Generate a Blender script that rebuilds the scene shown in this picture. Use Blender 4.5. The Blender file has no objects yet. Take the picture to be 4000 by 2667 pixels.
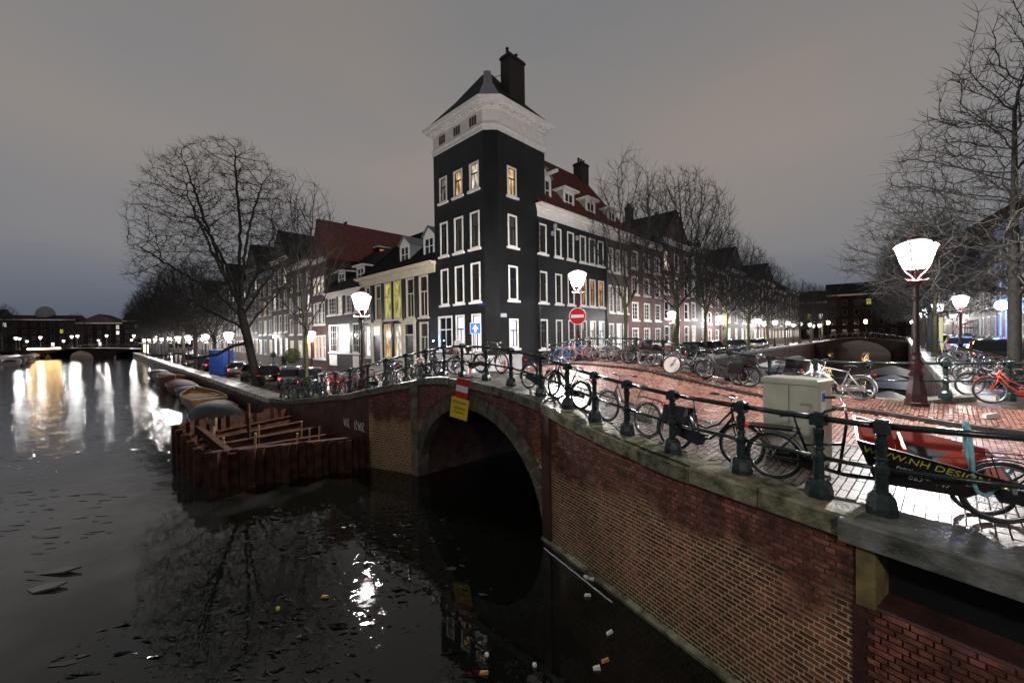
import bpy, bmesh, math, random
from mathutils import Vector, Matrix, kdtree, noise
from mathutils.geometry import delaunay_2d_cdt
R = math.radians
random.seed(7)
scene = bpy.context.scene
col = scene.collection

# ------------------------------------------------------------------ camera
CAMZ = 4.8
cam_d = bpy.data.cameras.new("camera")
cam_d.sensor_width = 36.0
cam_d.lens = 14.0
cam_d.clip_start = 0.05
cam_d.clip_end = 2000.0
cam = bpy.data.objects.new("camera", cam_d)
col.objects.link(cam)
cam.matrix_world = Matrix.Translation((0, 0, CAMZ)) @ Matrix.Rotation(R(90 - 0.69), 4, 'X') @ Matrix.Rotation(R(-0.85), 4, 'Z')
scene.camera = cam

# ------------------------------------------------------------------ world: overcast night sky lit by the city
SKY = 1.15
world = bpy.data.worlds.new("World")
scene.world = world
world.use_nodes = True
wt = world.node_tree
wt.nodes.clear()
w_out = wt.nodes.new("ShaderNodeOutputWorld")
w_bg = wt.nodes.new("ShaderNodeBackground")
w_tc = wt.nodes.new("ShaderNodeTexCoord")
w_sep = wt.nodes.new("ShaderNodeSeparateXYZ")
w_ramp = wt.nodes.new("ShaderNodeValToRGB")
w_noise = wt.nodes.new("ShaderNodeTexNoise")
w_mix = wt.nodes.new("ShaderNodeMix")
w_mix.data_type = 'RGBA'
w_mix.blend_type = 'MULTIPLY'
w_map = wt.nodes.new("ShaderNodeMapping")
w_r2 = wt.nodes.new("ShaderNodeValToRGB")
wt.links.new(w_tc.outputs["Generated"], w_sep.inputs[0])
wt.links.new(w_sep.outputs["Z"], w_ramp.inputs[0])
e = w_ramp.color_ramp.elements
e[0].position = 0.0; e[0].color = (0.062, 0.074, 0.098, 1)
e[1].position = 1.0; e[1].color = (0.170, 0.170, 0.172, 1)
for p_, c_ in ((0.08, (0.112, 0.126, 0.154, 1)), (0.17, (0.180, 0.184, 0.198, 1)), (0.36, (0.224, 0.212, 0.205, 1)), (0.60, (0.185, 0.182, 0.182, 1))):
    k_ = e.new(p_); k_.color = c_
wt.links.new(w_tc.outputs["Generated"], w_map.inputs[0])
w_map.inputs["Scale"].default_value = (1.0, 1.0, 2.2)
wt.links.new(w_map.outputs[0], w_noise.inputs["Vector"])
w_noise.inputs["Scale"].default_value = 1.6
w_noise.inputs["Detail"].default_value = 4.0
w_noise.inputs["Roughness"].default_value = 0.45
wt.links.new(w_noise.outputs["Fac"], w_r2.inputs[0])
e = w_r2.color_ramp.elements
e[0].position = 0.32; e[0].color = (0.88, 0.94, 1.02, 1)
e[1].position = 0.68; e[1].color = (1.14, 1.05, 0.98, 1)
w_mix.inputs[0].default_value = 1.0
wt.links.new(w_ramp.outputs[0], w_mix.inputs[6])
wt.links.new(w_r2.outputs[0], w_mix.inputs[7])
wt.links.new(w_mix.outputs[2], w_bg.inputs["Color"])
w_bg.inputs["Strength"].default_value = SKY
wt.links.new(w_bg.outputs[0], w_out.inputs[0])

# ------------------------------------------------------------------ exposure and render settings
LAMP = 4200.0         # watts of a near street lantern
vs = scene.view_settings
vs.view_transform = 'Standard'
vs.look = 'None'
vs.exposure = 0.0
vs.gamma = 1.0
vs.use_curve_mapping = False
scene.render.engine = 'CYCLES'
cy = scene.cycles
cy.use_denoising = True
cy.sample_clamp_indirect = 6.0
cy.sample_clamp_direct = 0.0
cy.max_bounces = 6
cy.diffuse_bounces = 3
cy.glossy_bounces = 4
cy.transmission_bounces = 4
cy.transparent_max_bounces = 8
cy.caustics_reflective = False
cy.caustics_refractive = False

# ------------------------------------------------------------------ mesh helpers
class MB:
    """collects shapes and links them as ONE mesh object"""
    def __init__(s):
        s.v = []; s.f = []; s.mi = []; s.cur = 0
    def add(s, vs_, fs_):
        o = len(s.v)
        s.v.extend([tuple(p) for p in vs_])
        for f in fs_:
            s.f.append(tuple(i + o for i in f)); s.mi.append(s.cur)
        return s
    def box(s, x0, x1, y0, y1, z0, z1, M=None):
        vs_ = [Vector(p) for p in ((x0,y0,z0),(x1,y0,z0),(x1,y1,z0),(x0,y1,z0),(x0,y0,z1),(x1,y0,z1),(x1,y1,z1),(x0,y1,z1))]
        if M is not None: vs_ = [M @ p for p in vs_]
        return s.add(vs_, ((0,3,2,1),(4,5,6,7),(0,1,5,4),(1,2,6,5),(2,3,7,6),(3,0,4,7)))
    def bar(s, p, q, w, h, up=(0,0,1)):
        p = Vector(p); q = Vector(q); d = (q - p).normalized(); u = Vector(up)
        sd = d.cross(u)
        if sd.length < 1e-6: sd = d.cross(Vector((1,0,0)))
        sd.normalize(); u = sd.cross(d).normalized()
        vs_ = []
        for c_ in (p, q):
            for a_, b_ in ((-1,-1),(1,-1),(1,1),(-1,1)):
                vs_.append(c_ + sd * (a_ * w / 2) + u * (b_ * h / 2))
        return s.add(vs_, ((0,1,2,3),(7,6,5,4),(0,4,5,1),(1,5,6,2),(2,6,7,3),(3,7,4,0)))
    def tube(s, pts, r, n=6, cap=True, closed=False):
        pts = [Vector(p) for p in pts]; m = len(pts)
        rs = r if isinstance(r, (list, tuple)) else [r] * m
        vs_ = []; prev = None
        for i in range(m):
            if closed: d = pts[(i + 1) % m] - pts[i - 1]
            elif i == 0: d = pts[1] - pts[0]
            elif i == m - 1: d = pts[-1] - pts[-2]
            else: d = pts[i + 1] - pts[i - 1]
            d.normalize()
            if prev is None:
                a_ = d.orthogonal().normalized()
            else:
                a_ = prev - d * prev.dot(d)
                a_ = a_.normalized() if a_.length > 1e-6 else d.orthogonal().normalized()
            prev = a_; b_ = d.cross(a_)
            for k in range(n):
                an = 2 * math.pi * k / n
                vs_.append(pts[i] + (a_ * math.cos(an) + b_ * math.sin(an)) * rs[i])
        fs_ = []
        for i in range(m if closed else m - 1):
            j = (i + 1) % m
            for k in range(n):
                k2 = (k + 1) % n
                fs_.append((i*n+k, i*n+k2, j*n+k2, j*n+k))
        if cap and not closed:
            fs_.append(tuple(range(n - 1, -1, -1))); fs_.append(tuple((m - 1) * n + k for k in range(n)))
        return s.add(vs_, fs_)
    def lathe(s, prof, n=12, M=None, rot=0.0):
        vs_ = []; fs_ = []
        for (r_, z_) in prof:
            for k in range(n):
                an = 2 * math.pi * k / n + rot
                p = Vector((r_ * math.cos(an), r_ * math.sin(an), z_))
                vs_.append(M @ p if M is not None else p)
        for i in range(len(prof) - 1):
            for k in range(n):
                k2 = (k + 1) % n
                fs_.append((i*n+k, i*n+k2, (i+1)*n+k2, (i+1)*n+k))
        fs_.append(tuple(range(n - 1, -1, -1)))
        fs_.append(tuple((len(prof) - 1) * n + k for k in range(n)))
        return s.add(vs_, fs_)
    def ring(s, c, Rr, r, N=24, n=6, axis='y'):
        pts = []
        for k in range(N):
            an = 2 * math.pi * k / N
            if axis == 'y': pts.append((c[0] + Rr * math.cos(an), c[1], c[2] + Rr * math.sin(an)))
            elif axis == 'z': pts.append((c[0] + Rr * math.cos(an), c[1] + Rr * math.sin(an), c[2]))
            else: pts.append((c[0], c[1] + Rr * math.cos(an), c[2] + Rr * math.sin(an)))
        return s.tube(pts, r, n, closed=True)
    def prism(s, poly, z0, z1, M=None):
        n = len(poly)
        vs_ = [Vector((p[0], p[1], z0)) for p in poly] + [Vector((p[0], p[1], z1)) for p in poly]
        if M is not None: vs_ = [M @ p for p in vs_]
        fs_ = [tuple(range(n - 1, -1, -1)), tuple(range(n, 2 * n))]
        for i in range(n):
            j = (i + 1) % n
            fs_.append((i, j, n + j, n + i))
        return s.add(vs_, fs_)
    def loft(s, rings, cap=True, closed=True):
        n = len(rings[0]); vs_ = [Vector(p) for rg in rings for p in rg]; fs_ = []
        for i in range(len(rings) - 1):
            for k in range(n if closed else n - 1):
                k2 = (k + 1) % n
                fs_.append((i*n+k, i*n+k2, (i+1)*n+k2, (i+1)*n+k))
        if cap:
            fs_.append(tuple(range(n - 1, -1, -1))); fs_.append(tuple((len(rings) - 1) * n + k for k in range(n)))
        return s.add(vs_, fs_)
    def mesh(s, name, smooth=False):
        me = bpy.data.meshes.new(name)
        me.from_pydata(s.v, [], s.f)
        if any(s.mi): me.polygons.foreach_set("material_index", s.mi)
        if smooth: me.polygons.foreach_set("use_smooth", [True] * len(me.polygons))
        me.update()
        return me
    def build(s, name, mat, parent=None, smooth=False):
        return link(name, s.mesh(name, smooth), mat, parent)

def link(name, me, mat, parent=None, loc=None, rot=None):
    o = bpy.data.objects.new(name, me)
    col.objects.link(o)
    mats = mat if isinstance(mat, (list, tuple)) else [mat]
    if len(me.materials) == 0:
        for m_ in mats: me.materials.append(m_)
    else:
        for i, m_ in enumerate(mats):
            if me.materials[i] != m_:
                o.material_slots[i].link = 'OBJECT'; o.material_slots[i].material = m_
    if parent is not None: o.parent = parent
    if loc is not None: o.location = loc
    if rot is not None: o.rotation_euler = rot
    return o

def tag(o, label, cat, group=None, kind=None):
    if label: o["label"] = label
    if cat: o["category"] = cat
    if group: o["group"] = group
    if kind: o["kind"] = kind
    return o

def thing(name, label, cat, loc=(0,0,0), rot=(0,0,0), group=None, scale=1.0):
    o = bpy.data.objects.new(name, None)
    o.empty_display_size = 0.2
    col.objects.link(o)
    o.location = loc; o.rotation_euler = rot
    if scale != 1.0: o.scale = (scale,) * 3
    return tag(o, label, cat, group)

def copy_tree(src, loc, rot, label=None, group=None, recolor=None, scale=None, parent=None):
    c_ = src.copy(); col.objects.link(c_)
    c_.parent = parent
    if loc is not None:
        c_.location = loc; c_.rotation_euler = rot
    if scale is not None:
        c_.scale = (scale,) * 3 if not isinstance(scale, tuple) else scale
    if label: c_["label"] = label
    if group: c_["group"] = group
    if recolor and c_.type == 'MESH':
        for i, sl in enumerate(c_.material_slots):
            if sl.material and sl.material.name in recolor:
                nm_ = recolor[sl.material.name]; sl.link = 'OBJECT'; sl.material = nm_
    for ch in src.children:
        d = copy_tree(ch, None, None, recolor=recolor, parent=c_)
        d.location = ch.location; d.rotation_euler = ch.rotation_euler; d.scale = ch.scale
    return c_

# ------------------------------------------------------------------ materials
MATS = {}
def nd(t, k, **kw):
    n_ = t.nodes.new(k)
    for a_, b_ in kw.items(): setattr(n_, a_, b_)
    return n_
def mat(name, color, rough=0.6, metal=0.0, var=0.25, scale=6.0, bump=0.0, bscale=None, spec=0.5, rvar=0.0, emit=None, estr=0.0, island=0.0, coat=0.0, coat_rough=0.08, color2=None, detail=4.0, stretch=None):
    m = bpy.data.materials.new(name); m.use_nodes = True
    t = m.node_tree; b = t.nodes["Principled BSDF"]
    MATS[name] = m
    b.inputs["Roughness"].default_value = rough
    b.inputs["Metallic"].default_value = metal
    b.inputs["Specular IOR Level"].default_value = spec
    if coat: b.inputs["Coat Weight"].default_value = coat; b.inputs["Coat Roughness"].default_value = coat_rough
    geo = nd(t, "ShaderNodeNewGeometry")
    vec = geo.outputs["Position"]
    if stretch:
        mp = nd(t, "ShaderNodeMapping"); mp.inputs["Scale"].default_value = stretch
        t.links.new(vec, mp.inputs[0]); vec = mp.outputs[0]
    ns = nd(t, "ShaderNodeTexNoise"); ns.inputs["Scale"].default_value = scale; ns.inputs["Detail"].default_value = detail
    t.links.new(vec, ns.inputs["Vector"])
    rp = nd(t, "ShaderNodeValToRGB")
    c0 = [max(0.0, c_ * (1 - var)) for c_ in color]; c1 = [min(1.0, c_ * (1 + var)) for c_ in (color2 or color)]
    rp.color_ramp.elements[0].position = 0.3; rp.color_ramp.elements[0].color = (*c0, 1)
    rp.color_ramp.elements[1].position = 0.7; rp.color_ramp.elements[1].color = (*c1, 1)
    t.links.new(ns.outputs["Fac"], rp.inputs[0])
    outc = rp.outputs[0]
    if island:
        oi = nd(t, "ShaderNodeObjectInfo")
        ad = nd(t, "ShaderNodeMath", operation='ADD'); fr = nd(t, "ShaderNodeMath", operation='FRACT')
        t.links.new(geo.outputs["Random Per Island"], ad.inputs[0]); t.links.new(oi.outputs["Random"], ad.inputs[1])
        t.links.new(ad.outputs[0], fr.inputs[0])
        mr = nd(t, "ShaderNodeMapRange"); mr.inputs["To Min"].default_value = 1 - island; mr.inputs["To Max"].default_value = 1 + island
        t.links.new(fr.outputs[0], mr.inputs[0])
        mx = nd(t, "ShaderNodeVectorMath", operation='SCALE')
        t.links.new(outc, mx.inputs[0]); t.links.new(mr.outputs[0], mx.inputs["Scale"])
        outc = mx.outputs[0]
    t.links.new(outc, b.inputs["Base Color"])
    if rvar:
        n2 = nd(t, "ShaderNodeTexNoise"); n2.inputs["Scale"].default_value = scale * 0.6; n2.inputs["Detail"].default_value = 5
        t.links.new(vec, n2.inputs["Vector"])
        mr = nd(t, "ShaderNodeMapRange"); mr.inputs["From Min"].default_value = 0.3; mr.inputs["From Max"].default_value = 0.7
        mr.inputs["To Min"].default_value = max(0.02, rough - rvar); mr.inputs["To Max"].default_value = min(1.0, rough + rvar)
        t.links.new(n2.outputs["Fac"], mr.inputs[0]); t.links.new(mr.outputs[0], b.inputs["Roughness"])
    if bump:
        n3 = nd(t, "ShaderNodeTexNoise"); n3.inputs["Scale"].default_value = bscale or scale * 6; n3.inputs["Detail"].default_value = 4
        t.links.new(vec, n3.inputs["Vector"])
        bp = nd(t, "ShaderNodeBump"); bp.inputs["Strength"].default_value = bump; bp.inputs["Distance"].default_value = 0.02
        t.links.new(n3.outputs["Fac"], bp.inputs["Height"]); t.links.new(bp.outputs[0], b.inputs["Normal"])
    if emit:
        b.inputs["Emission Color"].default_value = (*emit, 1); b.inputs["Emission Strength"].default_value = estr
    return m

def brick_wall_mat(name, color, mortar, rough=0.6, bw=0.22, bh=0.065, var=0.3, mstr=0.5, bump=0.6, spec=0.5, patch=(0.7, 1.25)):
    """painted or bare brickwork seen from afar, pattern in the facade's own coordinates"""
    m = bpy.data.materials.new(name); m.use_nodes = True; MATS[name] = m
    t = m.node_tree; b = t.nodes["Principled BSDF"]
    tc = nd(t, "ShaderNodeTexCoord"); sp = nd(t, "ShaderNodeSeparateXYZ"); cb = nd(t, "ShaderNodeCombineXYZ")
    t.links.new(tc.outputs["Object"], sp.inputs[0])
    ad = nd(t, "ShaderNodeMath", operation='ADD')
    t.links.new(sp.outputs["X"], ad.inputs[0]); t.links.new(sp.outputs["Y"], ad.inputs[1])
    t.links.new(ad.outputs[0], cb.inputs["X"]); t.links.new(sp.outputs["Z"], cb.inputs["Y"])
    bt = nd(t, "ShaderNodeTexBrick"); bt.inputs["Scale"].default_value = 1.0
    bt.inputs["Brick Width"].default_value = bw; bt.inputs["Row Height"].default_value = bh; bt.inputs["Mortar Size"].default_value = 0.006
    bt.inputs["Color1"].default_value = (*[c_ * (1 - var) for c_ in color], 1); bt.inputs["Color2"].default_value = (*[c_ * (1 + var) for c_ in color], 1)
    bt.inputs["Mortar"].default_value = (*mortar, 1)
    t.links.new(cb.outputs[0], bt.inputs["Vector"])
    ns = nd(t, "ShaderNodeTexNoise"); ns.inputs["Scale"].default_value = 0.8; ns.inputs["Detail"].default_value = 5
    t.links.new(tc.outputs["Object"], ns.inputs["Vector"])
    mr = nd(t, "ShaderNodeMapRange"); mr.inputs["From Min"].default_value = 0.3; mr.inputs["From Max"].default_value = 0.7
    mr.inputs["To Min"].default_value = patch[0]; mr.inputs["To Max"].default_value = patch[1]
    t.links.new(ns.outputs["Fac"], mr.inputs[0])
    mx = nd(t, "ShaderNodeVectorMath", operation='SCALE'); t.links.new(bt.outputs["Color"], mx.inputs[0]); t.links.new(mr.outputs[0], mx.inputs["Scale"])
    t.links.new(mx.outputs[0], b.inputs["Base Color"])
    b.inputs["Roughness"].default_value = rough; b.inputs["Specular IOR Level"].default_value = spec
    bp = nd(t, "ShaderNodeBump"); bp.invert = True; bp.inputs["Strength"].default_value = bump; bp.inputs["Distance"].default_value = 0.01
    t.links.new(bt.outputs["Fac"], bp.inputs["Height"]); t.links.new(bp.outputs[0], b.inputs["Normal"])
    return m

def lit_mat(name, color, strength, folds=0.0, dim=0.2):
    """a lit room behind glass: light with soft unevenness of curtains and furniture"""
    m = bpy.data.materials.new(name); m.use_nodes = True; MATS[name] = m
    t = m.node_tree; b = t.nodes["Principled BSDF"]
    b.inputs["Base Color"].default_value = (0.02, 0.02, 0.02, 1); b.inputs["Roughness"].default_value = 0.08
    geo = nd(t, "ShaderNodeNewGeometry")
    mp = nd(t, "ShaderNodeMapping"); mp.inputs["Scale"].default_value = (1.0, 1.0, 0.45)
    t.links.new(geo.outputs["Position"], mp.inputs[0])
    ns = nd(t, "ShaderNodeTexNoise"); ns.inputs["Scale"].default_value = 3.6; ns.inputs["Detail"].default_value = 5
    t.links.new(mp.outputs[0], ns.inputs["Vector"])
    rp = nd(t, "ShaderNodeValToRGB")
    rp.color_ramp.elements[0].position = 0.36; rp.color_ramp.elements[0].color = (*[c_ * dim for c_ in color], 1)
    rp.color_ramp.elements[1].position = 0.6; rp.color_ramp.elements[1].color = (*color, 1)
    t.links.new(ns.outputs["Fac"], rp.inputs[0])
    t.links.new(rp.outputs[0], b.inputs["Emission Color"]); b.inputs["Emission Strength"].default_value = strength
    return m

def curtain_mat(name, color, fold=22.0):
    m = bpy.data.materials.new(name); m.use_nodes = True; MATS[name] = m
    t = m.node_tree; b = t.nodes["Principled BSDF"]
    tc = nd(t, "ShaderNodeTexCoord")
    wv = nd(t, "ShaderNodeTexWave"); wv.inputs["Scale"].default_value = fold / 6.0; wv.inputs["Distortion"].default_value = 2.5; wv.inputs["Detail"].default_value = 2
    wv.bands_direction = 'X'
    t.links.new(tc.outputs["Object"], wv.inputs["Vector"])
    rp = nd(t, "ShaderNodeValToRGB")
    rp.color_ramp.elements[0].color = (*[c_ * 0.35 for c_ in color], 1); rp.color_ramp.elements[1].color = (*color, 1)  # dark bands paint the shade of curtain folds into the colour
    t.links.new(wv.outputs["Fac"], rp.inputs[0]); t.links.new(rp.outputs[0], b.inputs["Base Color"])
    b.inputs["Roughness"].default_value = 0.07
    return m

# stone, brick, ground
mat("wall_brick", (0.165, 0.062, 0.043), 0.5, var=0.5, scale=9, bump=0.4, bscale=90, island=0.45, rvar=0.15)
mat("mortar", (0.16, 0.12, 0.075), 0.8, var=0.75, scale=1.3, bump=0.5, bscale=60, color2=(0.36, 0.29, 0.19))
def stain_bricks():
    """salt bloom, soot streaks and algae just above the water on the bridge brickwork"""
    t = MATS["wall_brick"].node_tree; b = t.nodes["Principled BSDF"]; src = b.inputs["Base Color"].links[0].from_socket
    geo = nd(t, "ShaderNodeNewGeometry"); sp = nd(t, "ShaderNodeSeparateXYZ"); t.links.new(geo.outputs["Position"], sp.inputs[0])
    mp = nd(t, "ShaderNodeMapping"); mp.inputs["Scale"].default_value = (2.6, 2.6, 0.45); t.links.new(geo.outputs["Position"], mp.inputs[0])
    n1 = nd(t, "ShaderNodeTexNoise"); n1.inputs["Scale"].default_value = 1.0; n1.inputs["Detail"].default_value = 6; t.links.new(mp.outputs[0], n1.inputs["Vector"])
    r1 = nd(t, "ShaderNodeValToRGB"); r1.color_ramp.elements[0].position = 0.35; r1.color_ramp.elements[0].color = (0.45, 0.45, 0.45, 1); r1.color_ramp.elements[1].position = 0.6; r1.color_ramp.elements[1].color = (1.25, 1.2, 1.15, 1)
    t.links.new(n1.outputs["Fac"], r1.inputs[0])
    m1 = nd(t, "ShaderNodeMix", data_type='RGBA'); m1.blend_type = 'MULTIPLY'; m1.inputs[0].default_value = 1.0; t.links.new(src, m1.inputs[6]); t.links.new(r1.outputs[0], m1.inputs[7])
    n2 = nd(t, "ShaderNodeTexNoise"); n2.inputs["Scale"].default_value = 3.1; n2.inputs["Detail"].default_value = 7; t.links.new(mp.outputs[0], n2.inputs["Vector"])
    r2 = nd(t, "ShaderNodeValToRGB"); r2.color_ramp.elements[0].position = 0.62; r2.color_ramp.elements[0].color = (0, 0, 0, 1); r2.color_ramp.elements[1].position = 0.78; r2.color_ramp.elements[1].color = (0.55, 0.55, 0.55, 1)
    t.links.new(n2.outputs["Fac"], r2.inputs[0])
    m2 = nd(t, "ShaderNodeMix", data_type='RGBA'); t.links.new(r2.outputs[0], m2.inputs[0]); t.links.new(m1.outputs[2], m2.inputs[6]); m2.inputs[7].default_value = (0.24, 0.22, 0.19, 1)
    al = nd(t, "ShaderNodeMath", operation='MULTIPLY_ADD'); t.links.new(sp.outputs["Z"], al.inputs[0]); al.inputs[1].default_value = -2.4; al.inputs[2].default_value = 0.62
    a2 = nd(t, "ShaderNodeMath", operation='MULTIPLY_ADD', use_clamp=True); t.links.new(n2.outputs["Fac"], a2.inputs[0]); a2.inputs[1].default_value = 0.8; t.links.new(al.outputs[0], a2.inputs[2])
    m3 = nd(t, "ShaderNodeMix", data_type='RGBA'); t.links.new(a2.outputs[0], m3.inputs[0]); t.links.new(m2.outputs[2], m3.inputs[6]); m3.inputs[7].default_value = (0.040, 0.046, 0.020, 1)
    t.links.new(m3.outputs[2], b.inputs["Base Color"])
stain_bricks()
def mortar_mat():
    """pale lime mortar below, weathered dark and stained towards irregular patches of the upper wall"""
    t = MATS["mortar"].node_tree; b = t.nodes["Principled BSDF"]
    geo = nd(t, "ShaderNodeNewGeometry"); sp = nd(t, "ShaderNodeSeparateXYZ"); t.links.new(geo.outputs["Position"], sp.inputs[0])
    n1 = nd(t, "ShaderNodeTexNoise"); n1.inputs["Scale"].default_value = 1.1; n1.inputs["Detail"].default_value = 5; t.links.new(geo.outputs["Position"], n1.inputs["Vector"])
    a = nd(t, "ShaderNodeMath", operation='MULTIPLY_ADD'); t.links.new(sp.outputs["Z"], a.inputs[0]); a.inputs[1].default_value = -0.42; a.inputs[2].default_value = 0.62
    c = nd(t, "ShaderNodeMath", operation='ADD'); t.links.new(a.outputs[0], c.inputs[0]); t.links.new(n1.outputs["Fac"], c.inputs[1])
    r = nd(t, "ShaderNodeValToRGB"); r.color_ramp.elements[0].position = 0.28; r.color_ramp.elements[0].color = (0.075, 0.032, 0.024, 1); r.color_ramp.elements[1].position = 0.46; r.color_ramp.elements[1].color = (0.64, 0.49, 0.27, 1)
    t.links.new(c.outputs[0], r.inputs[0]); t.links.new(r.outputs[0], b.inputs["Base Color"])
mortar_mat()
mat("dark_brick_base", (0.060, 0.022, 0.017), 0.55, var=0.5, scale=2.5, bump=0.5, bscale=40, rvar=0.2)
mat("coping_stone", (0.068, 0.070, 0.040), 0.42, var=0.6, scale=4.5, bump=0.7, bscale=22, detail=8.0, rvar=0.22, island=0.25, color2=(0.14, 0.135, 0.105))
mat("mossy_coping", (0.046, 0.052, 0.014), 0.55, var=0.6, scale=5.5, bump=0.9, bscale=22, rvar=0.25, island=0.2, color2=(0.15, 0.14, 0.085), detail=8.0)
mat("concrete_slab", (0.085, 0.090, 0.075), 0.38, var=0.55, scale=4.0, bump=0.6, bscale=25, detail=8.0, color2=(0.13, 0.13, 0.115), rvar=0.2)
mat("arch_stone", (0.105, 0.092, 0.068), 0.55, var=0.6, scale=4.0, detail=8.0, bump=0.4, bscale=30, rvar=0.15, island=0.3)
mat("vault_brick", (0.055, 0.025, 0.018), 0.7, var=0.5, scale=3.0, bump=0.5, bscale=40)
mat("road_sett", (0.36, 0.165, 0.120), 0.42, coat=1.0, coat_rough=0.27, var=0.35, scale=5, bump=0.25, bscale=70, rvar=0.12, island=0.4, spec=0.7)
mat("grey_sett", (0.20, 0.15, 0.125), 0.42, coat=0.8, coat_rough=0.27, var=0.35, scale=5, bump=0.25, bscale=70, rvar=0.12, island=0.35, spec=0.7)
mat("walk_brick", (0.23, 0.105, 0.075), 0.36, var=0.35, scale=5, bump=0.25, bscale=70, rvar=0.14, island=0.4, spec=0.6)
mat("paving_slab", (0.24, 0.22, 0.20), 0.3, coat=1.0, coat_rough=0.25, var=0.3, scale=3, bump=0.15, bscale=50, rvar=0.13, island=0.15, spec=0.7)
mat("kerb_stone", (0.075, 0.072, 0.068), 0.33, var=0.4, scale=4, bump=0.2, bscale=50, rvar=0.12, island=0.15)
mat("ground_brick", (0.115, 0.075, 0.058), 0.40, coat=0.7, coat_rough=0.28, var=0.45, scale=3, bump=0.5, bscale=28, rvar=0.16, spec=0.6)
mat("granite", (0.46, 0.44, 0.41), 0.27, var=0.25, scale=5, bump=0.2, bscale=40, rvar=0.12, island=0.15, spec=0.65)
mat("moss_ground", (0.07, 0.085, 0.02), 0.8, var=0.6, scale=4, bump=0.6, bscale=30)
# metal and paint
mat("railing_paint", (0.012, 0.022, 0.020), 0.24, var=0.4, scale=10, bump=0.15, bscale=60, rvar=0.08, spec=0.6)
mat("lamp_paint", (0.045, 0.009, 0.011), 0.28, var=0.3, scale=12, spec=0.6)
mat("black_metal", (0.012, 0.012, 0.013), 0.3, var=0.3, scale=20)
mat("rubber", (0.014, 0.014, 0.014), 0.55, var=0.3, scale=20)
mat("chrome", (0.55, 0.55, 0.56), 0.2, metal=1.0, var=0.15, scale=20)
mat("steel_rim", (0.42, 0.42, 0.42), 0.32, metal=1.0, var=0.2, scale=20)
mat("saddle_black", (0.02, 0.019, 0.019), 0.45, var=0.3, scale=20)
mat("brown_leather", (0.12, 0.045, 0.02), 0.5, var=0.3, scale=20)
mat("reflector_red", (0.5, 0.02, 0.012), 0.25, var=0.1, emit=(1, 0.05, 0.02), estr=0.25)
mat("tail_light", (0.5, 0.02, 0.02), 0.2, var=0.1, emit=(1, 0.04, 0.05), estr=7.0)
mat("rust", (0.024, 0.011, 0.008), 0.75, var=0.6, scale=3.5, bump=0.5, bscale=30, rvar=0.15, color2=(0.058, 0.023, 0.012), spec=0.25)
mat("rust_beam", (0.036, 0.016, 0.010), 0.7, var=0.5, scale=4, bump=0.4, bscale=30, color2=(0.065, 0.026, 0.015), spec=0.2)
mat("mossy_jamb", (0.16, 0.12, 0.045), 0.7, var=0.5, scale=5, bump=0.4, bscale=30)
mat("raw_timber", (0.36, 0.25, 0.12), 0.7, var=0.3, scale=9)
mat("white_paint", (0.80, 0.77, 0.72), 0.4, var=0.08, scale=3, bump=0.05)
mat("cream_paint", (0.66, 0.60, 0.46), 0.42, var=0.08, scale=3)
mat("grey_paint", (0.30, 0.31, 0.33), 0.45, var=0.12, scale=3)
mat("dark_paint", (0.016, 0.018, 0.020), 0.3, var=0.2, scale=4)
mat("plinth_paint", (0.46, 0.46, 0.46), 0.5, var=0.15, scale=2)
mat("cabinet_paint", (0.50, 0.49, 0.39), 0.45, var=0.12, scale=3.0, bump=0.06, bscale=30)
mat("roof_tile_red", (0.13, 0.026, 0.015), 0.6, var=0.45, scale=3, bump=0.8, bscale=9, stretch=(1, 1, 1))
mat("roof_tile_dark", (0.012, 0.012, 0.014), 0.7, spec=0.12, var=0.4, scale=3, bump=0.7, bscale=9)
mat("lead", (0.16, 0.17, 0.18), 0.45, var=0.2, scale=2)
mat("chimney_brick", (0.022, 0.010, 0.008), 0.7, var=0.4, scale=4, bump=0.6, bscale=25)
brick_wall_mat("black_brick", (0.0062, 0.0062, 0.0070), (0.0045, 0.0045, 0.005), 0.42, bump=1.0, spec=0.30, patch=(0.45, 1.9))
brick_wall_mat("brown_brick", (0.085, 0.048, 0.036), (0.06, 0.05, 0.045), 0.6)
brick_wall_mat("red_brick", (0.13, 0.040, 0.034), (0.07, 0.05, 0.045), 0.6)
brick_wall_mat("dark_red_brick", (0.065, 0.027, 0.023), (0.04, 0.03, 0.03), 0.6)
brick_wall_mat("grey_brick", (0.075, 0.068, 0.064), (0.05, 0.05, 0.05), 0.6)
brick_wall_mat("far_brick", (0.022, 0.014, 0.012), (0.016, 0.013, 0.012), 0.8, spec=0.1)  # brick colour darkened to paint in the dimness of distant walls
mat("far_frame", (0.055, 0.053, 0.05), 0.6, var=0.1)  # same dimness put into the colour of far window frames
# windows
mat("glass_dark", (0.010, 0.011, 0.013), 0.06, var=0.4, scale=0.8)
curtain_mat("curtain_grey", (0.085, 0.076, 0.070))
curtain_mat("curtain_dark", (0.030, 0.026, 0.024))
lit_mat("lit_warm", (1.0, 0.62, 0.26), 1.0)
lit_mat("lit_pale", (1.0, 0.86, 0.66), 1.1)
lit_mat("lit_yellow", (0.80, 0.74, 0.10), 0.75)
lit_mat("lit_orange", (0.95, 0.42, 0.12), 0.6)
lit_mat("lit_white", (0.95, 0.95, 1.0), 1.5, dim=0.5)
lit_mat("lit_dim", (0.32, 0.26, 0.2), 0.5)
lit_mat("lit_green", (0.85, 0.95, 0.66), 0.85)
lit_mat("lit_bar", (1.0, 0.92, 0.8), 6.0)
lit_mat("lit_bar_yellow", (1.0, 0.85, 0.3), 5.0)
lit_mat("lit_blue", (0.10, 0.26, 1.0), 4.0)
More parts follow.
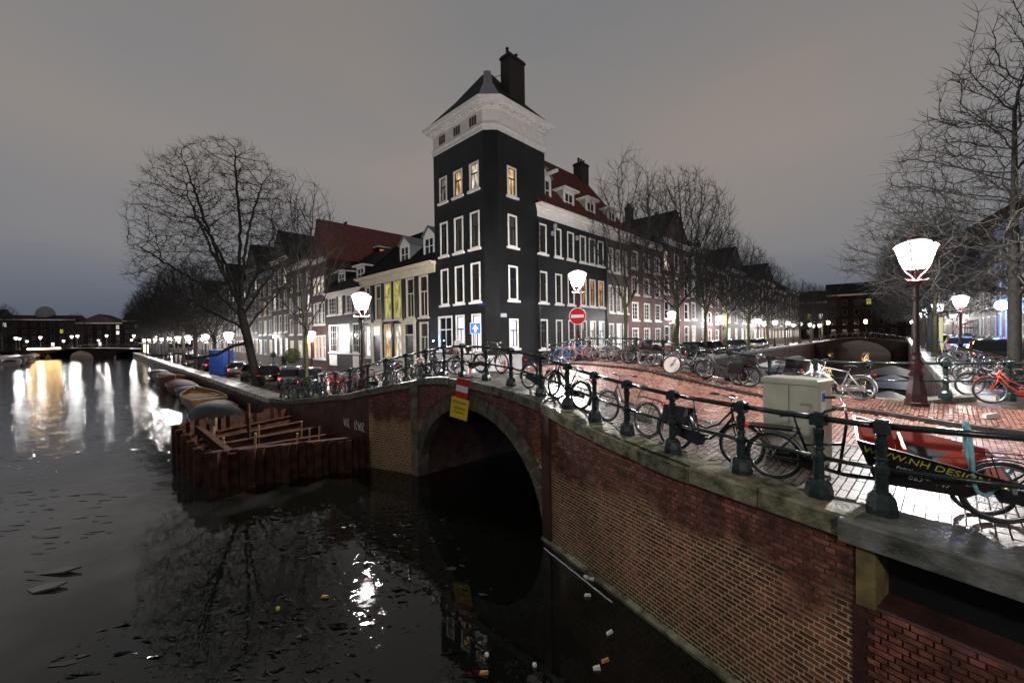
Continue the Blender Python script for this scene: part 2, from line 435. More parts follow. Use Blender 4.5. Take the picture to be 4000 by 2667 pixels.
mat("blind_white", (0.75, 0.74, 0.82), 0.5, var=0.05, emit=(0.85, 0.83, 1.0), estr=0.42)
# lantern
def lantern_glass_mat(name, strength, clear):
    """glowing lantern panes that let the bulb's light through"""
    m = bpy.data.materials.new(name); m.use_nodes = True; MATS[name] = m
    t = m.node_tree; t.nodes.clear(); o = nd(t, "ShaderNodeOutputMaterial"); mx = nd(t, "ShaderNodeMixShader"); tr = nd(t, "ShaderNodeBsdfTransparent"); em = nd(t, "ShaderNodeEmission")
    em.inputs["Color"].default_value = (1.0, 0.97, 0.95, 1); em.inputs["Strength"].default_value = strength
    mx.inputs[0].default_value = 1 - clear; t.links.new(tr.outputs[0], mx.inputs[1]); t.links.new(em.outputs[0], mx.inputs[2]); t.links.new(mx.outputs[0], o.inputs[0])
lantern_glass_mat("lantern_glass", 16.0, 0.70)
lantern_glass_mat("lantern_roof", 5.0, 0.55)
mat("lamp_globe", (0.8, 0.8, 0.8), 0.3, var=0.02, emit=(1.0, 0.97, 0.95), estr=25.0)
mat("bulb_warm", (0.9, 0.7, 0.4), 0.3, var=0.02, emit=(1.0, 0.62, 0.25), estr=60.0)
mat("bulb_blue", (0.2, 0.3, 0.9), 0.3, var=0.02, emit=(0.08, 0.22, 1.0), estr=260.0)
mat("bulb_red", (0.9, 0.3, 0.1), 0.3, var=0.02, emit=(1.0, 0.22, 0.04), estr=30.0)
# plants
mat("bark", (0.026, 0.022, 0.017), 0.8, var=0.4, scale=8, bump=0.6, bscale=40)
mat("mossy_bark", (0.055, 0.058, 0.020), 0.8, var=0.5, scale=5, bump=0.6, bscale=40)
mat("twig", (0.020, 0.017, 0.014), 0.8, var=0.3, scale=8)
mat("leaf_green", (0.045, 0.075, 0.02), 0.6, var=0.5, scale=8)
mat("leaf_red", (0.14, 0.02, 0.015), 0.5, var=0.4, scale=8)
M = MATS
# ------------------------------------------------------------------ the lie of the land
# s runs along the bridge (from the near right bank to the corner house), c across it
AX = (-0.674, 0.738); NX = (0.738, 0.674); S0 = 10.4
HS = [(-400, 2.78), (-7.6, 2.78), (-6.4, 2.88), (-5.4, 2.98), (-4.5, 3.12), (-3.6, 3.29), (-2.6, 3.44), (-1, 3.55), (0.5, 3.55), (1.6, 3.44),
      (2.4, 3.30), (3.4, 3.10), (4.5, 2.88), (5.3, 2.70), (7.3, 2.42), (8.8, 2.2), (12.5, 1.74), (16, 1.52), (600, 1.48)]
def _hs(s):
    for (a0, z0), (a1, z1) in zip(HS, HS[1:]):
        if s <= a1: return z0 + (z1 - z0) * (s - a0) / (a1 - a0)
    return HS[-1][1]
def hs(s): return (_hs(s - 0.5) + 2 * _hs(s) + _hs(s + 0.5)) / 4
def SC(x, y): return (x * AX[0] + y * AX[1] - S0, x * NX[0] + y * NX[1])
def XY(s, c): return ((s + S0) * AX[0] + c * NX[0], (s + S0) * AX[1] + c * NX[1])
def sstep(a, b, x):
    t = max(0.0, min(1.0, (x - a) / (b - a))); return t * t * (3 - 2 * t)
def HG(x, y):
    s, c = SC(x, y)
    z = hs(s) + 0.02 * max(0.0, min(c - 7, 8))
    if c > 15 and s > 0:
        z = z + (2.72 - z) * sstep(15.0, 20.0, c) * sstep(1, 4, s)
    return z
def W(s, c, dz=0.0):
    x, y = XY(s, c); return Vector((x, y, HG(x, y) + dz))

# water edges in plan
KC = (3.66, 4.26); AR = (0.70, 9.42); AL = (-3.28, 13.84); W1 = (-5.39, 14.87); QC = (-13.68, 22.39)
LD = (-0.716, 0.698); RD = (0.697, 0.717)
near_edge = [(7.5, -2.0), (5.6, 1.25), (4.34, 3.25), KC, AR, AL, W1, QC]
def along(p, d, t): return (p[0] + d[0] * t, p[1] + d[1] * t)
Q_FAR = along(QC, LD, 150)
XL0 = XY(3.0, 15.15); XR0 = XY(-9.6, 15.15); XR1 = (12.7, 11.35)
XL1 = along(XL0, RD, 125); XR2 = along(XR1, RD, 120)
land = near_edge + [along(QC, LD, t) for t in (12, 30, 60, 100)] + [Q_FAR, (-110, 300), (60, 300), (115, 160), XL1] + \
    [along(XL0, RD, t) for t in (90, 60, 40, 25, 14, 7)] + [XL0] + [XY(s, 15.15) for s in (1, -1, -3, -5, -7)] + [XR0, XR1] + \
    [along(XR1, RD, t) for t in (7, 14, 25, 40, 60, 90)] + [XR2, (130, 130), (230, 150), (230, -30), (20, -30)]

def inside(pt, poly):
    x, y = pt; r = False; j = len(poly) - 1
    for i in range(len(poly)):
        xi, yi = poly[i]; xj, yj = poly[j]
        if (yi > y) != (yj > y) and x < (xj - xi) * (y - yi) / (yj - yi) + xi: r = not r
        j = i
    return r

def fill_land(name, poly, hfun, mat_, pts_extra=()):
    pts = [Vector(p) for p in poly]; n = len(pts)
    for p in pts_extra:
        if inside(p, poly): pts.append(Vector(p))
    v, ed, fs, *_ = delaunay_2d_cdt(pts, [(i, (i + 1) % n) for i in range(n)], [], 1, 1e-4)
    mb = MB()
    vv = [(p.x, p.y, hfun(p.x, p.y)) for p in v]
    ff = []
    for f in fs:
        a_, b_, c_ = (Vector(vv[i][:2]) for i in f[:3])
        nrm = (b_ - a_).cross(c_ - a_)
        ff.append(tuple(f) if nrm > 0 else tuple(reversed(f)))
    mb.add(vv, ff)
    o = mb.build(name, mat_, smooth=True)
    o["kind"] = "structure"
    return o

extra = []
s = -14.0
while s < 18:
    c = 4.0
    while c < 20:
        extra.append(XY(s, c)); c += 0.8
    s += 0.5
for i in range(-20, 40):
    for j in range(0, 40):
        p = (i * 4.0, j * 4.0 + 2); sc_ = SC(*p)
        if not (-15 < sc_[0] < 19 and 3 < sc_[1] < 21): extra.append(p)
ground = fill_land("ground", land, lambda x, y: HG(x, y) - 0.12, M["ground_brick"], extra)

# ------------------------------------------------------------------ water: thin ice near, open ripples farther off
def water_mat():
    m = bpy.data.materials.new("canal_water"); m.use_nodes = True
    t = m.node_tree; b = t.nodes["Principled BSDF"]
    geo = nd(t, "ShaderNodeNewGeometry"); pos = geo.outputs["Position"]
    def noise_(scale, detail, stretch=None, rough=0.5):
        vec = pos
        if stretch:
            mp = nd(t, "ShaderNodeMapping"); mp.inputs["Scale"].default_value = stretch; mp.inputs["Rotation"].default_value = (0, 0, R(0))
            t.links.new(pos, mp.inputs[0]); vec = mp.outputs[0]
        n_ = nd(t, "ShaderNodeTexNoise"); n_.inputs["Scale"].default_value = scale; n_.inputs["Detail"].default_value = detail; n_.inputs["Roughness"].default_value = rough
        t.links.new(vec, n_.inputs["Vector"]); return n_.outputs["Fac"]
    def mrange(src, a0, a1, b0, b1):
        r_ = nd(t, "ShaderNodeMapRange"); r_.inputs["From Min"].default_value = a0; r_.inputs["From Max"].default_value = a1
        r_.inputs["To Min"].default_value = b0; r_.inputs["To Max"].default_value = b1
        t.links.new(src, r_.inputs[0]); return r_.outputs[0]
    def math_(op, a, b_):
        n_ = nd(t, "ShaderNodeMath", operation=op)
        for i, q in enumerate((a, b_)):
            if isinstance(q, (int, float)): n_.inputs[i].default_value = q
            else: t.links.new(q, n_.inputs[i])
        return n_.outputs[0]
    sp = nd(t, "ShaderNodeSeparateXYZ"); t.links.new(pos, sp.inputs[0])
    # how far up the canal a point lies; the ice sheet covers the near part
    up = math_('SUBTRACT', sp.outputs["Y"], math_('MULTIPLY', sp.outputs["X"], 0.35))
    edge = math_('ADD', up, mrange(noise_(0.25, 4), 0.3, 0.7, -4.0, 4.0))
    openw = mrange(edge, 15.0, 24.0, 0.0, 1.0)
    # milky ice film, broken near the bridge; outward its grey also paints mirrored sky
    film = math_('ADD', math_('MULTIPLY', math_('ADD', sp.outputs["X"], 7.0), -0.12), mrange(noise_(0.8, 5), 0.3, 0.7, -0.25, 0.25))
    film = mrange(film, 0.0, 1.0, 0.0, 1.0)
    film = math_('MULTIPLY', film, mrange(openw, 0.0, 1.0, 1.0, 0.15))
    patch = mrange(noise_(2.2, 6), 0.35, 0.65, 0.78, 1.0)
    film = math_('MULTIPLY', film, patch)
    mix = nd(t, "ShaderNodeMix", data_type='RGBA'); t.links.new(film, mix.inputs[0])
    mix.inputs[6].default_value = (0.0045, 0.0050, 0.0035, 1); mix.inputs[7].default_value = (0.075, 0.075, 0.070, 1)
    t.links.new(mix.outputs[2], b.inputs["Base Color"])
    b.inputs["IOR"].default_value = 1.55
    t.links.new(mrange(film, 0, 1, 0.02, 0.07), b.inputs["Roughness"])
    ripple = math_('MULTIPLY', noise_(2.6, 4, (1.0, 1.0, 1.0)), openw)
    ripple2 = math_('MULTIPLY', noise_(0.7, 2), math_('MULTIPLY', openw, 1.2))
    still = math_('ADD', math_('MULTIPLY', noise_(0.9, 3), 0.05), math_('MULTIPLY', math_('MULTIPLY', noise_(4.5, 3), mrange(noise_(0.35, 3), 0.40, 0.62, 0.0, 1.0)), 0.09))
    grit = math_('MULTIPLY', mrange(noise_(5.0, 5, None, 0.6), 0.58, 0.75, 0.0, 1.0), 0.05)
    h = math_('ADD', math_('ADD', ripple, ripple2), math_('ADD', still, grit))
    bp = nd(t, "ShaderNodeBump"); bp.inputs["Strength"].default_value = 0.55; bp.inputs["Distance"].default_value = 0.055
    t.links.new(h, bp.inputs["Height"]); t.links.new(bp.outputs[0], b.inputs["Normal"])
    return m
M["canal_water"] = water_mat()
wb = MB(); wb.add([(-420, -60, 0), (420, -60, 0), (420, 420, 0), (-420, 420, 0)], [(0, 1, 2, 3)])
water = wb.build("water", M["canal_water"]); water["kind"] = "structure"

# ------------------------------------------------------------------ the arch bridge
bridge = thing("arch_bridge", "humpbacked brick canal bridge with a single round arch and mossy stone coping", "bridge", (0, 0, 0))
def vdir(p, q):
    d = Vector((q[0] - p[0], q[1] - p[1], 0)); L = d.length; return d / L, L
COPT = 0.24
def wall_frame(p, q):
    d, L = vdir(p, q); nrm = Vector((-d.y, d.x, 0))
    if nrm.dot(Vector((-p[0], -p[1] + 3, 0))) < 0: nrm = -nrm
    return d, L, nrm
AMID = ((AR[0] + AL[0]) / 2, (AR[1] + AL[1]) / 2)
ad_, aL, an_ = wall_frame(AR, AL)
AA = aL / 2; AB = 2.70
def arch_z(e, grow=0.0):
    x = (e - aL / 2) / (AA + grow)
    return (AB + grow) * math.sqrt(max(0.0, 1 - x * x)) if abs(x) < 1 else -1.0
# backing walls (mortar surface); bricks stand proud of it
def backing(p, q, mat_, name="wall", arch=False, zb=-0.6, step=0.25, back=0.0):
    d, L, nrm = wall_frame(p, q); mb = MB(); n = max(2, int(L / step)); vs_ = []; fs_ = []
    es = [L * i / n for i in range(n + 1)]
    if arch: es = sorted(set(es + [0.0, L] + [L / 2 - AA * math.cos(math.pi * k / 48) for k in range(49)]))
    for e in es:
        x = p[0] + d.x * e - nrm.x * back; y = p[1] + d.y * e - nrm.y * back
        zt = HG(x, y) - COPT + 0.01
        z0 = max(zb, arch_z(e)) if arch else zb
        vs_ += [(x, y, z0), (x, y, zt)]
    for i in range(len(es) - 1):
        fs_.append((2*i, 2*i+2, 2*i+3, 2*i+1))
    mb.add(vs_, fs_)
    # make it face outwards
    o = mb.build(name, mat_, bridge)
    return o
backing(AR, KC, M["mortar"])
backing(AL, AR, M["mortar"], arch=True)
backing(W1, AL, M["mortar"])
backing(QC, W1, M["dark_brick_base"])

def brick_mesh(l, h, pr=0.006):
    mb = MB(); g = 0.002
    # front face slightly smaller than the root, so that edges read as worn
    vs_ = [(-l/2, 0, -h/2), (l/2, 0, -h/2), (l/2, 0, h/2), (-l/2, 0, h/2), (-l/2+g, -pr, -h/2+g), (l/2-g, -pr, -h/2+g), (l/2-g, -pr, h/2-g), (-l/2+g, -pr, h/2-g)]
    mb.add(vs_, [(4, 5, 6, 7), (0, 1, 5, 4), (1, 2, 6, 5), (2, 3, 7, 6), (3, 0, 4, 7)])
    return mb
CH = 0.066
me_str = brick_mesh(0.201, CH - 0.017).mesh("stretcher_brick"); me_hdr = brick_mesh(0.093, CH - 0.017).mesh("header_brick")
wall_bricks = []
def lay(p, q, arch=False, z0=-0.13, zmax=9.0):
    d, L, nrm = wall_frame(p, q)
    rows = int(3.9 / CH)
    rr = random.Random(int(L * 1000))
    for r_ in range(rows):
        z = z0 + (r_ + 0.5) * CH
        hdr = r_ % 2 == 1
        bl = 0.108 if hdr else 0.216
        off = 0.054 if hdr else (0.0 if (r_ // 2) % 2 == 0 else 0.108)
        e = -off + bl / 2
        while e - bl / 2 < L:
            lo = max(0.002, e - bl / 2 + 0.0075); hi = min(L - 0.002, e + bl / 2 - 0.0075)
            ec = (lo + hi) / 2; ok = hi - lo > 0.05
            x = p[0] + d.x * ec; y = p[1] + d.y * ec
            if ok and z + CH / 2 > HG(x, y) - COPT - 0.005: ok = False
            if ok and z + CH / 2 > zmax: ok = False
            if ok and arch and z < arch_z(ec, 0.42) + 0.03: ok = False
            if ok:
                wall_bricks.append((Vector((x, y, z + rr.uniform(-0.002, 0.002))), d, nrm, hi - lo, hdr, rr.uniform(-0.02, 0.02), rr.uniform(-0.003, 0.002)))
            e += bl
lay(AR, KC); lay(AR, AL, True); lay(AL, W1)
lay((3.69, 4.15), (4.318, 3.24), zmax=1.92); lay((4.318, 3.24), (5.58, 1.24), zmax=1.92)
def in_view(p):
    a_ = p.x / max(0.1, p.y); b_ = (p.z - CAMZ) / max(0.1, p.y)
    return p.y > 0.5 and abs(a_) < 1.27 and abs(b_ + 0.012) < 0.84
full = [b for b in wall_bricks if in_view(b[0]) and abs(b[3] - (0.093 if b[4] else 0.201)) < 0.006]
full.sort(key=lambda b: (b[0] - Vector((0, 0, CAMZ))).length)
singles = set(id(b) for b in full[:300])
bm_rest = MB()
for b in wall_bricks:
    pos, d, nrm, ln, hdr, tilt, pr = b
    Mx = Matrix((( d.x, -nrm.x, 0, pos.x + nrm.x * pr), (d.y, -nrm.y, 0, pos.y + nrm.y * pr), (0, 0, 1, pos.z), (0, 0, 0, 1)))
    Mx = Mx @ Matrix.Rotation(tilt, 4, 'X')
    if id(b) in singles:
        o = link("brick", me_hdr if hdr else me_str, M["wall_brick"], bridge)
        o.matrix_local = Mx
    else:
        src = brick_mesh(ln, CH - 0.017)
        bm_rest.add([Mx @ Vector(p) for p in src.v], src.f)
o = bm_rest.build("brickwork", M["wall_brick"], bridge); o["kind"] = "stuff"

# arch ring of stone blocks, arch soffit, far face
NB = 22
for k in range(NB):
    mb = MB(); ring = []
    t0 = math.pi * (k + 0.02) / NB; t1 = math.pi * (k + 0.98) / NB
    pts = []
    for (tt, gr) in ((t0, -0.012), ((t0 + t1) / 2, -0.012), (t1, -0.012), (t1, 0.41), ((t0 + t1) / 2, 0.41), (t0, 0.41)):
        e = aL / 2 - (AA + gr) * math.cos(tt); z = (AB + gr) * math.sin(tt)
        pts.append((AR[0] + ad_.x * e, AR[1] + ad_.y * e, z))
    out = 0.02 + 0.012 * random.random()
    fr = [Vector(p) + an_ * out for p in pts]; bk = [Vector(p) - an_ * 0.3 for p in pts]
    mb.loft([fr, bk]); mb.build("arch_stone", M["arch_stone"], bridge)
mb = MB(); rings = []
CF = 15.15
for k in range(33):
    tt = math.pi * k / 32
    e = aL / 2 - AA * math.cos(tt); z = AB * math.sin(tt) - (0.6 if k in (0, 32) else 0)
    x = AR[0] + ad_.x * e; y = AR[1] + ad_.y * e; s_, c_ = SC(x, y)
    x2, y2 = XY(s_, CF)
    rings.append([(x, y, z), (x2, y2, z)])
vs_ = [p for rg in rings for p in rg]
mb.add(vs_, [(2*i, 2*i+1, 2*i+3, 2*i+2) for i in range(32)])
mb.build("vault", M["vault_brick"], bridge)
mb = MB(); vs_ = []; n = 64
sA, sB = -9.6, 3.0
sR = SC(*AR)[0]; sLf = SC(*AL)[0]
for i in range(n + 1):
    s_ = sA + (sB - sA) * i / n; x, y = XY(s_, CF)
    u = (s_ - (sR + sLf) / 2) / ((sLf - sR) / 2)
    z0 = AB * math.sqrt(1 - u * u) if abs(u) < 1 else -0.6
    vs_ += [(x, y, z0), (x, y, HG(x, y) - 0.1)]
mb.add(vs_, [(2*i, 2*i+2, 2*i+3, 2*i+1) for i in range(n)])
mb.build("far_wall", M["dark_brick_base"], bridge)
# pilasters either side of the arch
for P, q in ((AR, KC), (AL, W1)):
    d, L, nrm = wall_frame(P, q); mb = MB()
    zt = HG(*P) - COPT - 0.01
    a_ = Vector((P[0], P[1], 0)) + d * 0.02; b_ = a_ + d * 0.30
    mb.loft([[a_ + nrm * 0.06 + Vector((0,0,-0.5)), b_ + nrm * 0.06 + Vector((0,0,-0.5)), b_ - nrm * 0.1 + Vector((0,0,-0.5)), a_ - nrm * 0.1 + Vector((0,0,-0.5))],
             [a_ + nrm * 0.06 + Vector((0,0,zt)), b_ + nrm * 0.06 + Vector((0,0,zt)), b_ - nrm * 0.1 + Vector((0,0,zt)), a_ - nrm * 0.1 + Vector((0,0,zt))]])
    mb.build("pilaster", M["arch_stone"] if P is AL else M["dark_brick_base"], bridge)

# coping stones along a water edge
def coping(pts, ln, width, thick, mat_, parent, name="coping_stone", over=0.06, top=0.012, gap=0.006):
    P2 = [Vector((p[0], p[1], 0)) for p in pts]
    rr = random.Random(5)
    for i in range(len(P2) - 1):
        d = P2[i+1] - P2[i]; L = d.length; d.normalize(); nr = Vector((-d.y, d.x, 0))
        if not inside((P2[i] + d * (L / 2) - nr * 0.4).to_2d(), land): nr = -nr
        n = max(1, round(L / ln))
        for k in range(n):
            e0 = L * k / n + gap; e1 = L * (k + 1) / n - gap
            mb = MB(); rows = []
            jig = rr.uniform(-0.012, 0.012); ov = over + rr.uniform(-0.012, 0.012)
            for e in (e0, (e0 + e1) / 2, e1):
                o_ = P2[i] + d * e + nr * ov; n_ = P2[i] + d * e - nr * width
                zo = HG(*(P2[i] + d * e - nr * 0.3).to_2d()) + top + jig
                zi = HG(*n_.to_2d()) + top + jig
                rows.append([(o_.x, o_.y, zo - thick), (o_.x, o_.y, zo - 0.025), (o_.x - nr.x * 0.03, o_.y - nr.y * 0.03, zo), (n_.x, n_.y, zi), (n_.x, n_.y, zi - thick)])
            mb.loft(rows); mb.build(name, mat_, parent)
coping([AR, KC], 1.05, 0.52, COPT, M["mossy_coping"], bridge)
coping([AR, AL], 0.95, 0.52, COPT, M["coping_stone"], bridge)
coping([AL, W1, QC], 1.25, 0.5, COPT, M["coping_stone"], bridge)
coping([XY(3.0, CF), XY(-9.6, CF), XR1], 1.2, 0.4, 0.2, M["coping_stone"], bridge, over=0.05)

# ------------------------------------------------------------------ abutment at the near right corner
abut = thing("abutment_wall", "concrete slab edge over a dark open joint and bare brick at the bridge end", "wall", (0, 0, 0))
P0 = Vector((KC[0], KC[1], 0)); P1 = Vector((4.34, 3.25, 0)); P2 = Vector((5.6, 1.25, 0)); P3 = Vector((7.5, -2.0, 0))
zt = 2.79
def slab_run(pts, z0, z1, ob, ib, mat_, name, split=1.15):
    for i in range(len(pts) - 1):
        d = (pts[i+1] - pts[i]); L = d.length; d.normalize(); nr = Vector((d.y, -d.x, 0))
        if nr.x > 0: nr = -nr
        n = max(1, round(L / split))
        for k in range(n):
            a_ = pts[i] + d * (L * k / n + 0.004); b_ = pts[i] + d * (L * (k + 1) / n - 0.004)
            mb = MB()
            mb.loft([[a_ + nr * ob + Vector((0,0,z0)), a_ + nr * ob + Vector((0,0,z1 - 0.02)), a_ + nr * (ob - 0.02) + Vector((0,0,z1)), a_ - nr * ib + Vector((0,0,z1)), a_ - nr * ib + Vector((0,0,z0))],
                     [b_ + nr * ob + Vector((0,0,z0)), b_ + nr * ob + Vector((0,0,z1 - 0.02)), b_ + nr * (ob - 0.02) + Vector((0,0,z1)), b_ - nr * ib + Vector((0,0,z1)), b_ - nr * ib + Vector((0,0,z0))]])
            mb.build(name, mat_, abut)
run = [P0 + Vector((-0.06, 0.10, 0)), P1, P2, P3]
slab_run(run, zt - 0.24, zt, 0.13, 0.62, M["concrete_slab"], "slab")
slab_run([P0 + Vector((-0.01, 0.02, 0)), P1, P2, P3], -0.6, 1.93, 0.02, 0.6, M["dark_brick_base"], "lower_wall", 8)
slab_run([P0 + Vector((0.05, -0.1, 0)), P1, P2, P3], 1.80, zt - 0.20, -0.42, 0.9, M["black_metal"], "recess_back", 8)
mb = MB(); a_ = P0 + Vector((0.0, -0.02, 0)); d = (P1 - P0).normalized(); nr = Vector((d.y, -d.x, 0))
if nr.x > 0: nr = -nr
mb.loft([[a_ + nr * 0.03 + Vector((0,0,z_)), a_ + d * 0.16 + nr * 0.03 + Vector((0,0,z_)), a_ + d * 0.16 - nr * 0.5 + Vector((0,0,z_)), a_ - nr * 0.5 + Vector((0,0,z_))] for z_ in (1.9, zt - 0.24)])
mb.build("jamb", M["mossy_jamb"], abut)

# ------------------------------------------------------------------ quay walls of the canals
def quay(name, label, pts, mat_, block_len, width, mat_cap, thick=0.3, cap_limit=70, group=None):
    q = thing(name, label, "quay wall", (0, 0, 0), group=group)
    mb = MB(); vs_ = []
    for (x, y) in pts: vs_ += [(x, y, -0.8), (x, y, HG(x, y) - 0.1)]
    mb.add(vs_, [(2*i, 2*i+2, 2*i+3, 2*i+1) for i in range(len(pts) - 1)])
    mb.build("wall", mat_, q)
    near = []; L = 0
    for p_, q_ in zip(pts, pts[1:]):
        coping([p_, q_], block_len if L < cap_limit else 10, width, thick, mat_cap, q, "edge_stone", over=0.05, top=0.015)
        L += math.dist(p_, q_)
    return q
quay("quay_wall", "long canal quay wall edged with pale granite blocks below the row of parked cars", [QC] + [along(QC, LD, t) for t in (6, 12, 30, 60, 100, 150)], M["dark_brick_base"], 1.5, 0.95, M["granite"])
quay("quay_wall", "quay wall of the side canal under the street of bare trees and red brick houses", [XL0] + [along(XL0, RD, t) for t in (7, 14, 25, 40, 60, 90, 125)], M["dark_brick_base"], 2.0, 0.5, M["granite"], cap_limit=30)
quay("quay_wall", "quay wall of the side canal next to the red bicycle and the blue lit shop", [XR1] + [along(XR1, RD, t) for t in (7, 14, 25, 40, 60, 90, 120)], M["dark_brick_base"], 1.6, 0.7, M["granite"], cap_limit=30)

# ------------------------------------------------------------------ paving: setts, paving bricks, kerbs
def dist_near_edge(x, y):
    best = 1e9
    for (a0, a1), (b0, b1) in zip(near_edge, near_edge[1:]):
        dx, dy = b0 - a0, b1 - a1; t = max(0, min(1, ((x - a0) * dx + (y - a1) * dy) / (dx * dx + dy * dy)))
        best = min(best, math.hypot(x - a0 - t * dx, y - a1 - t * dy))
    return best
def pave(owner, name, bulk, s0, s1, c0, c1, bl, bw, jt, mat_, top, test, nsingle, along_s=True, tilt=0.012, h=0.07):
    rr = random.Random(len(name) * 7 + int(c0 * 10)); pieces = []
    la, wa = (bl, bw) if along_s else (bw, bl)
    i = 0; c = c0 + wa / 2
    row = 0
    if along_s:
        while c + wa / 2 <= c1 + 1e-6:
            s = s0 + la / 2 - (la + jt) / 2 * (row % 2)
            while s < s1:
                pieces.append((s, c)); s += la + jt
            c += wa + jt; row += 1
    else:
        s = s0 + la / 2
        while s < s1:
            c = c0 + wa / 2 - (wa + jt) / 2 * (row % 2)
            while c < c1 + wa / 2:
                pieces.append((s, c)); c += wa + jt
            s += la + jt; row += 1
    keep = []
    for (s, c) in pieces:
        x, y = XY(s, c)
        if test(s, c, x, y): keep.append((s, c))
    g = 0.004
    def mesh_v():
        a_, b_ = la / 2, wa / 2
        return [(-a_, -b_, -h), (a_, -b_, -h), (a_, b_, -h), (-a_, b_, -h), (-a_ + g, -b_ + g, 0), (a_ - g, -b_ + g, 0), (a_ - g, b_ - g, 0), (-a_ + g, b_ - g, 0)]
    FS = [(4, 5, 6, 7), (0, 1, 5, 4), (1, 2, 6, 5), (2, 3, 7, 6), (3, 0, 4, 7)]
    # local axes follow the slope of the ground; x along s, y along -c keeps the frame right-handed
    FSr = [tuple(reversed(f)) for f in FS]
    one = MB(); one.add(mesh_v(), FSr); me = one.mesh(name)
    vis = sorted([k for k in keep if in_view(W(*k))], key=lambda k: (W(*k) - Vector((0, 0, CAMZ))).length)[:nsingle]
    visset = set(vis); rest = MB()
    for (s, c) in keep:
        p = W(s, c, top + rr.uniform(-0.004, 0.004))
        ds = (W(s + 0.1, c) - W(s - 0.1, c)).normalized(); dc = (W(s, c + 0.1) - W(s, c - 0.1)).normalized()
        up = dc.cross(ds).normalized()
        Mx = Matrix(((ds.x, dc.x, up.x, p.x), (ds.y, dc.y, up.y, p.y), (ds.z, dc.z, up.z, p.z), (0, 0, 0, 1)))
        Mx = Mx @ Matrix.Rotation(rr.uniform(-tilt, tilt), 4, 'X') @ Matrix.Rotation(rr.uniform(-tilt, tilt), 4, 'Y')
        if (s, c) in visset:
            o = link(name, me, mat_, owner)
            o.matrix_local = Mx
        else:
            rest.add([Mx @ Vector(v) for v in mesh_v()], FSr)
    if rest.v:
        o = rest.build(bulk, mat_, owner); o["kind"] = "stuff"
def strip(name, s0, s1, c0, c1, dz, mat_, n=60, test=None):
    mb = MB(); vs_ = []
    for i in range(n + 1):
        s = s0 + (s1 - s0) * i / n
        lo = c0(s) if callable(c0) else c0
        vs_ += [W(s, lo, dz), W(s, c1(s) if callable(c1) else c1, dz)]
    mb.add(vs_, [(2*i+1, 2*i+3, 2*i+2, 2*i) for i in range(n)])
    o = mb.build(name, mat_, smooth=True); o["kind"] = "structure"
    return o
KN = 9.0
def KF(s):
    pts = ((-18, 12.1), (-11, 12.2), (-9, 12.9), (-7.4, 13.35), (-5, 13.65), (-3, 13.5), (-1, 13.2), (12, 13.0))
    for (a0, z0), (a1, z1) in zip(pts, pts[1:]):
        if s <= a1: return z0 + (z1 - z0) * sstep(a0, a1, s)
    return 13.0
def edge_c(s):
    """c of the near water edge at a given s"""
    for p, q in zip(near_edge, near_edge[1:]):
        a_ = SC(*p); b_ = SC(*q)
        lo, hi = min(a_[0], b_[0]), max(a_[0], b_[0])
        if lo <= s <= hi and hi - lo > 1e-6:
            t = (s - a_[0]) / (b_[0] - a_[0]); return a_[1] + t * (b_[1] - a_[1])
    return 5.0
road = strip("road", -18, 12, KN + 0.1, lambda s: KF(s) - 0.1, -0.1, M["ground_brick"])
pave(road, "sett", "far_setts", -17.5, 11, KN + 0.12, 13.7, 0.20, 0.070, 0.006, M["road_sett"], -0.075, lambda s, c, x, y: c < KF(s) - 0.16, 300, along_s=False, tilt=0.016)
pav = strip("pavement", -15, 9, lambda s: edge_c(s) + 0.55, KN - 0.08, -0.06, M["ground_brick"], n=120)
okn = lambda s, c, x, y: c > edge_c(s) + 0.58 and dist_near_edge(x, y) > 0.50
pave(pav, "paving_brick", "far_paving_bricks", -14.5, -5.2, 5.4, KN - 0.06, 0.20, 0.090, 0.007, M["grey_sett"], 0.0, okn, 300, along_s=False, tilt=0.016)
pave(pav, "paving_slab", "far_paving_slabs", -5.2, 8.5, 7.0, KN - 0.06, 0.60, 0.45, 0.008, M["paving_slab"], 0.0, okn, 120, tilt=0.006)
walk = strip("far_pavement", -15, 3.0, lambda s: KF(s) + 0.12, 14.8, -0.06, M["ground_brick"])
pave(walk, "paving_brick", "far_paving_bricks", -14.5, 2.8, 12.3, 14.75, 0.20, 0.070, 0.006, M["walk_brick"], 0.0, lambda s, c, x, y: c > KF(s) + 0.17, 200, along_s=False)
def kerb(c, s0, s1, wdt, mat_, label):
    k_ = thing("kerb", label, "kerb", (0, 0, 0)); n = int((s1 - s0) / 1.0)
    for i in range(n):
        a0 = s0 + (s1 - s0) * i / n + 0.005; a1 = s0 + (s1 - s0) * (i + 1) / n - 0.005
        rows = []
        for s in (a0, (a0 + a1) / 2, a1):
            cc_ = c(s) if callable(c) else c; rows.append([W(s, cc_ - wdt/2, -0.12), W(s, cc_ - wdt/2, 0.006), W(s, cc_ + wdt/2, 0.006), W(s, cc_ + wdt/2, -0.12)])
        mb = MB(); mb.loft(rows); mb.build("kerb_stone", mat_, k_)
kerb(KN, -15, 9, 0.14, M["kerb_stone"], "dark stone kerb along the railing side of the bridge road")
kerb(KF, -15, 3.2, 0.16, M["kerb_stone"], "dark stone kerb between the red road and the far pavement")

# ------------------------------------------------------------------ the bridge the picture is taken from: its deck lies behind and below
nd_ = MB(); nd_.prism([(5.9, 0.55), (7.4, -1.9), (9.0, -9.0), (-30.0, -9.0), (-30.0, 0.2)], 2.2, 2.78)
near_deck = nd_.build("near_bridge_deck", M["ground_brick"]); near_deck["kind"] = "structure"
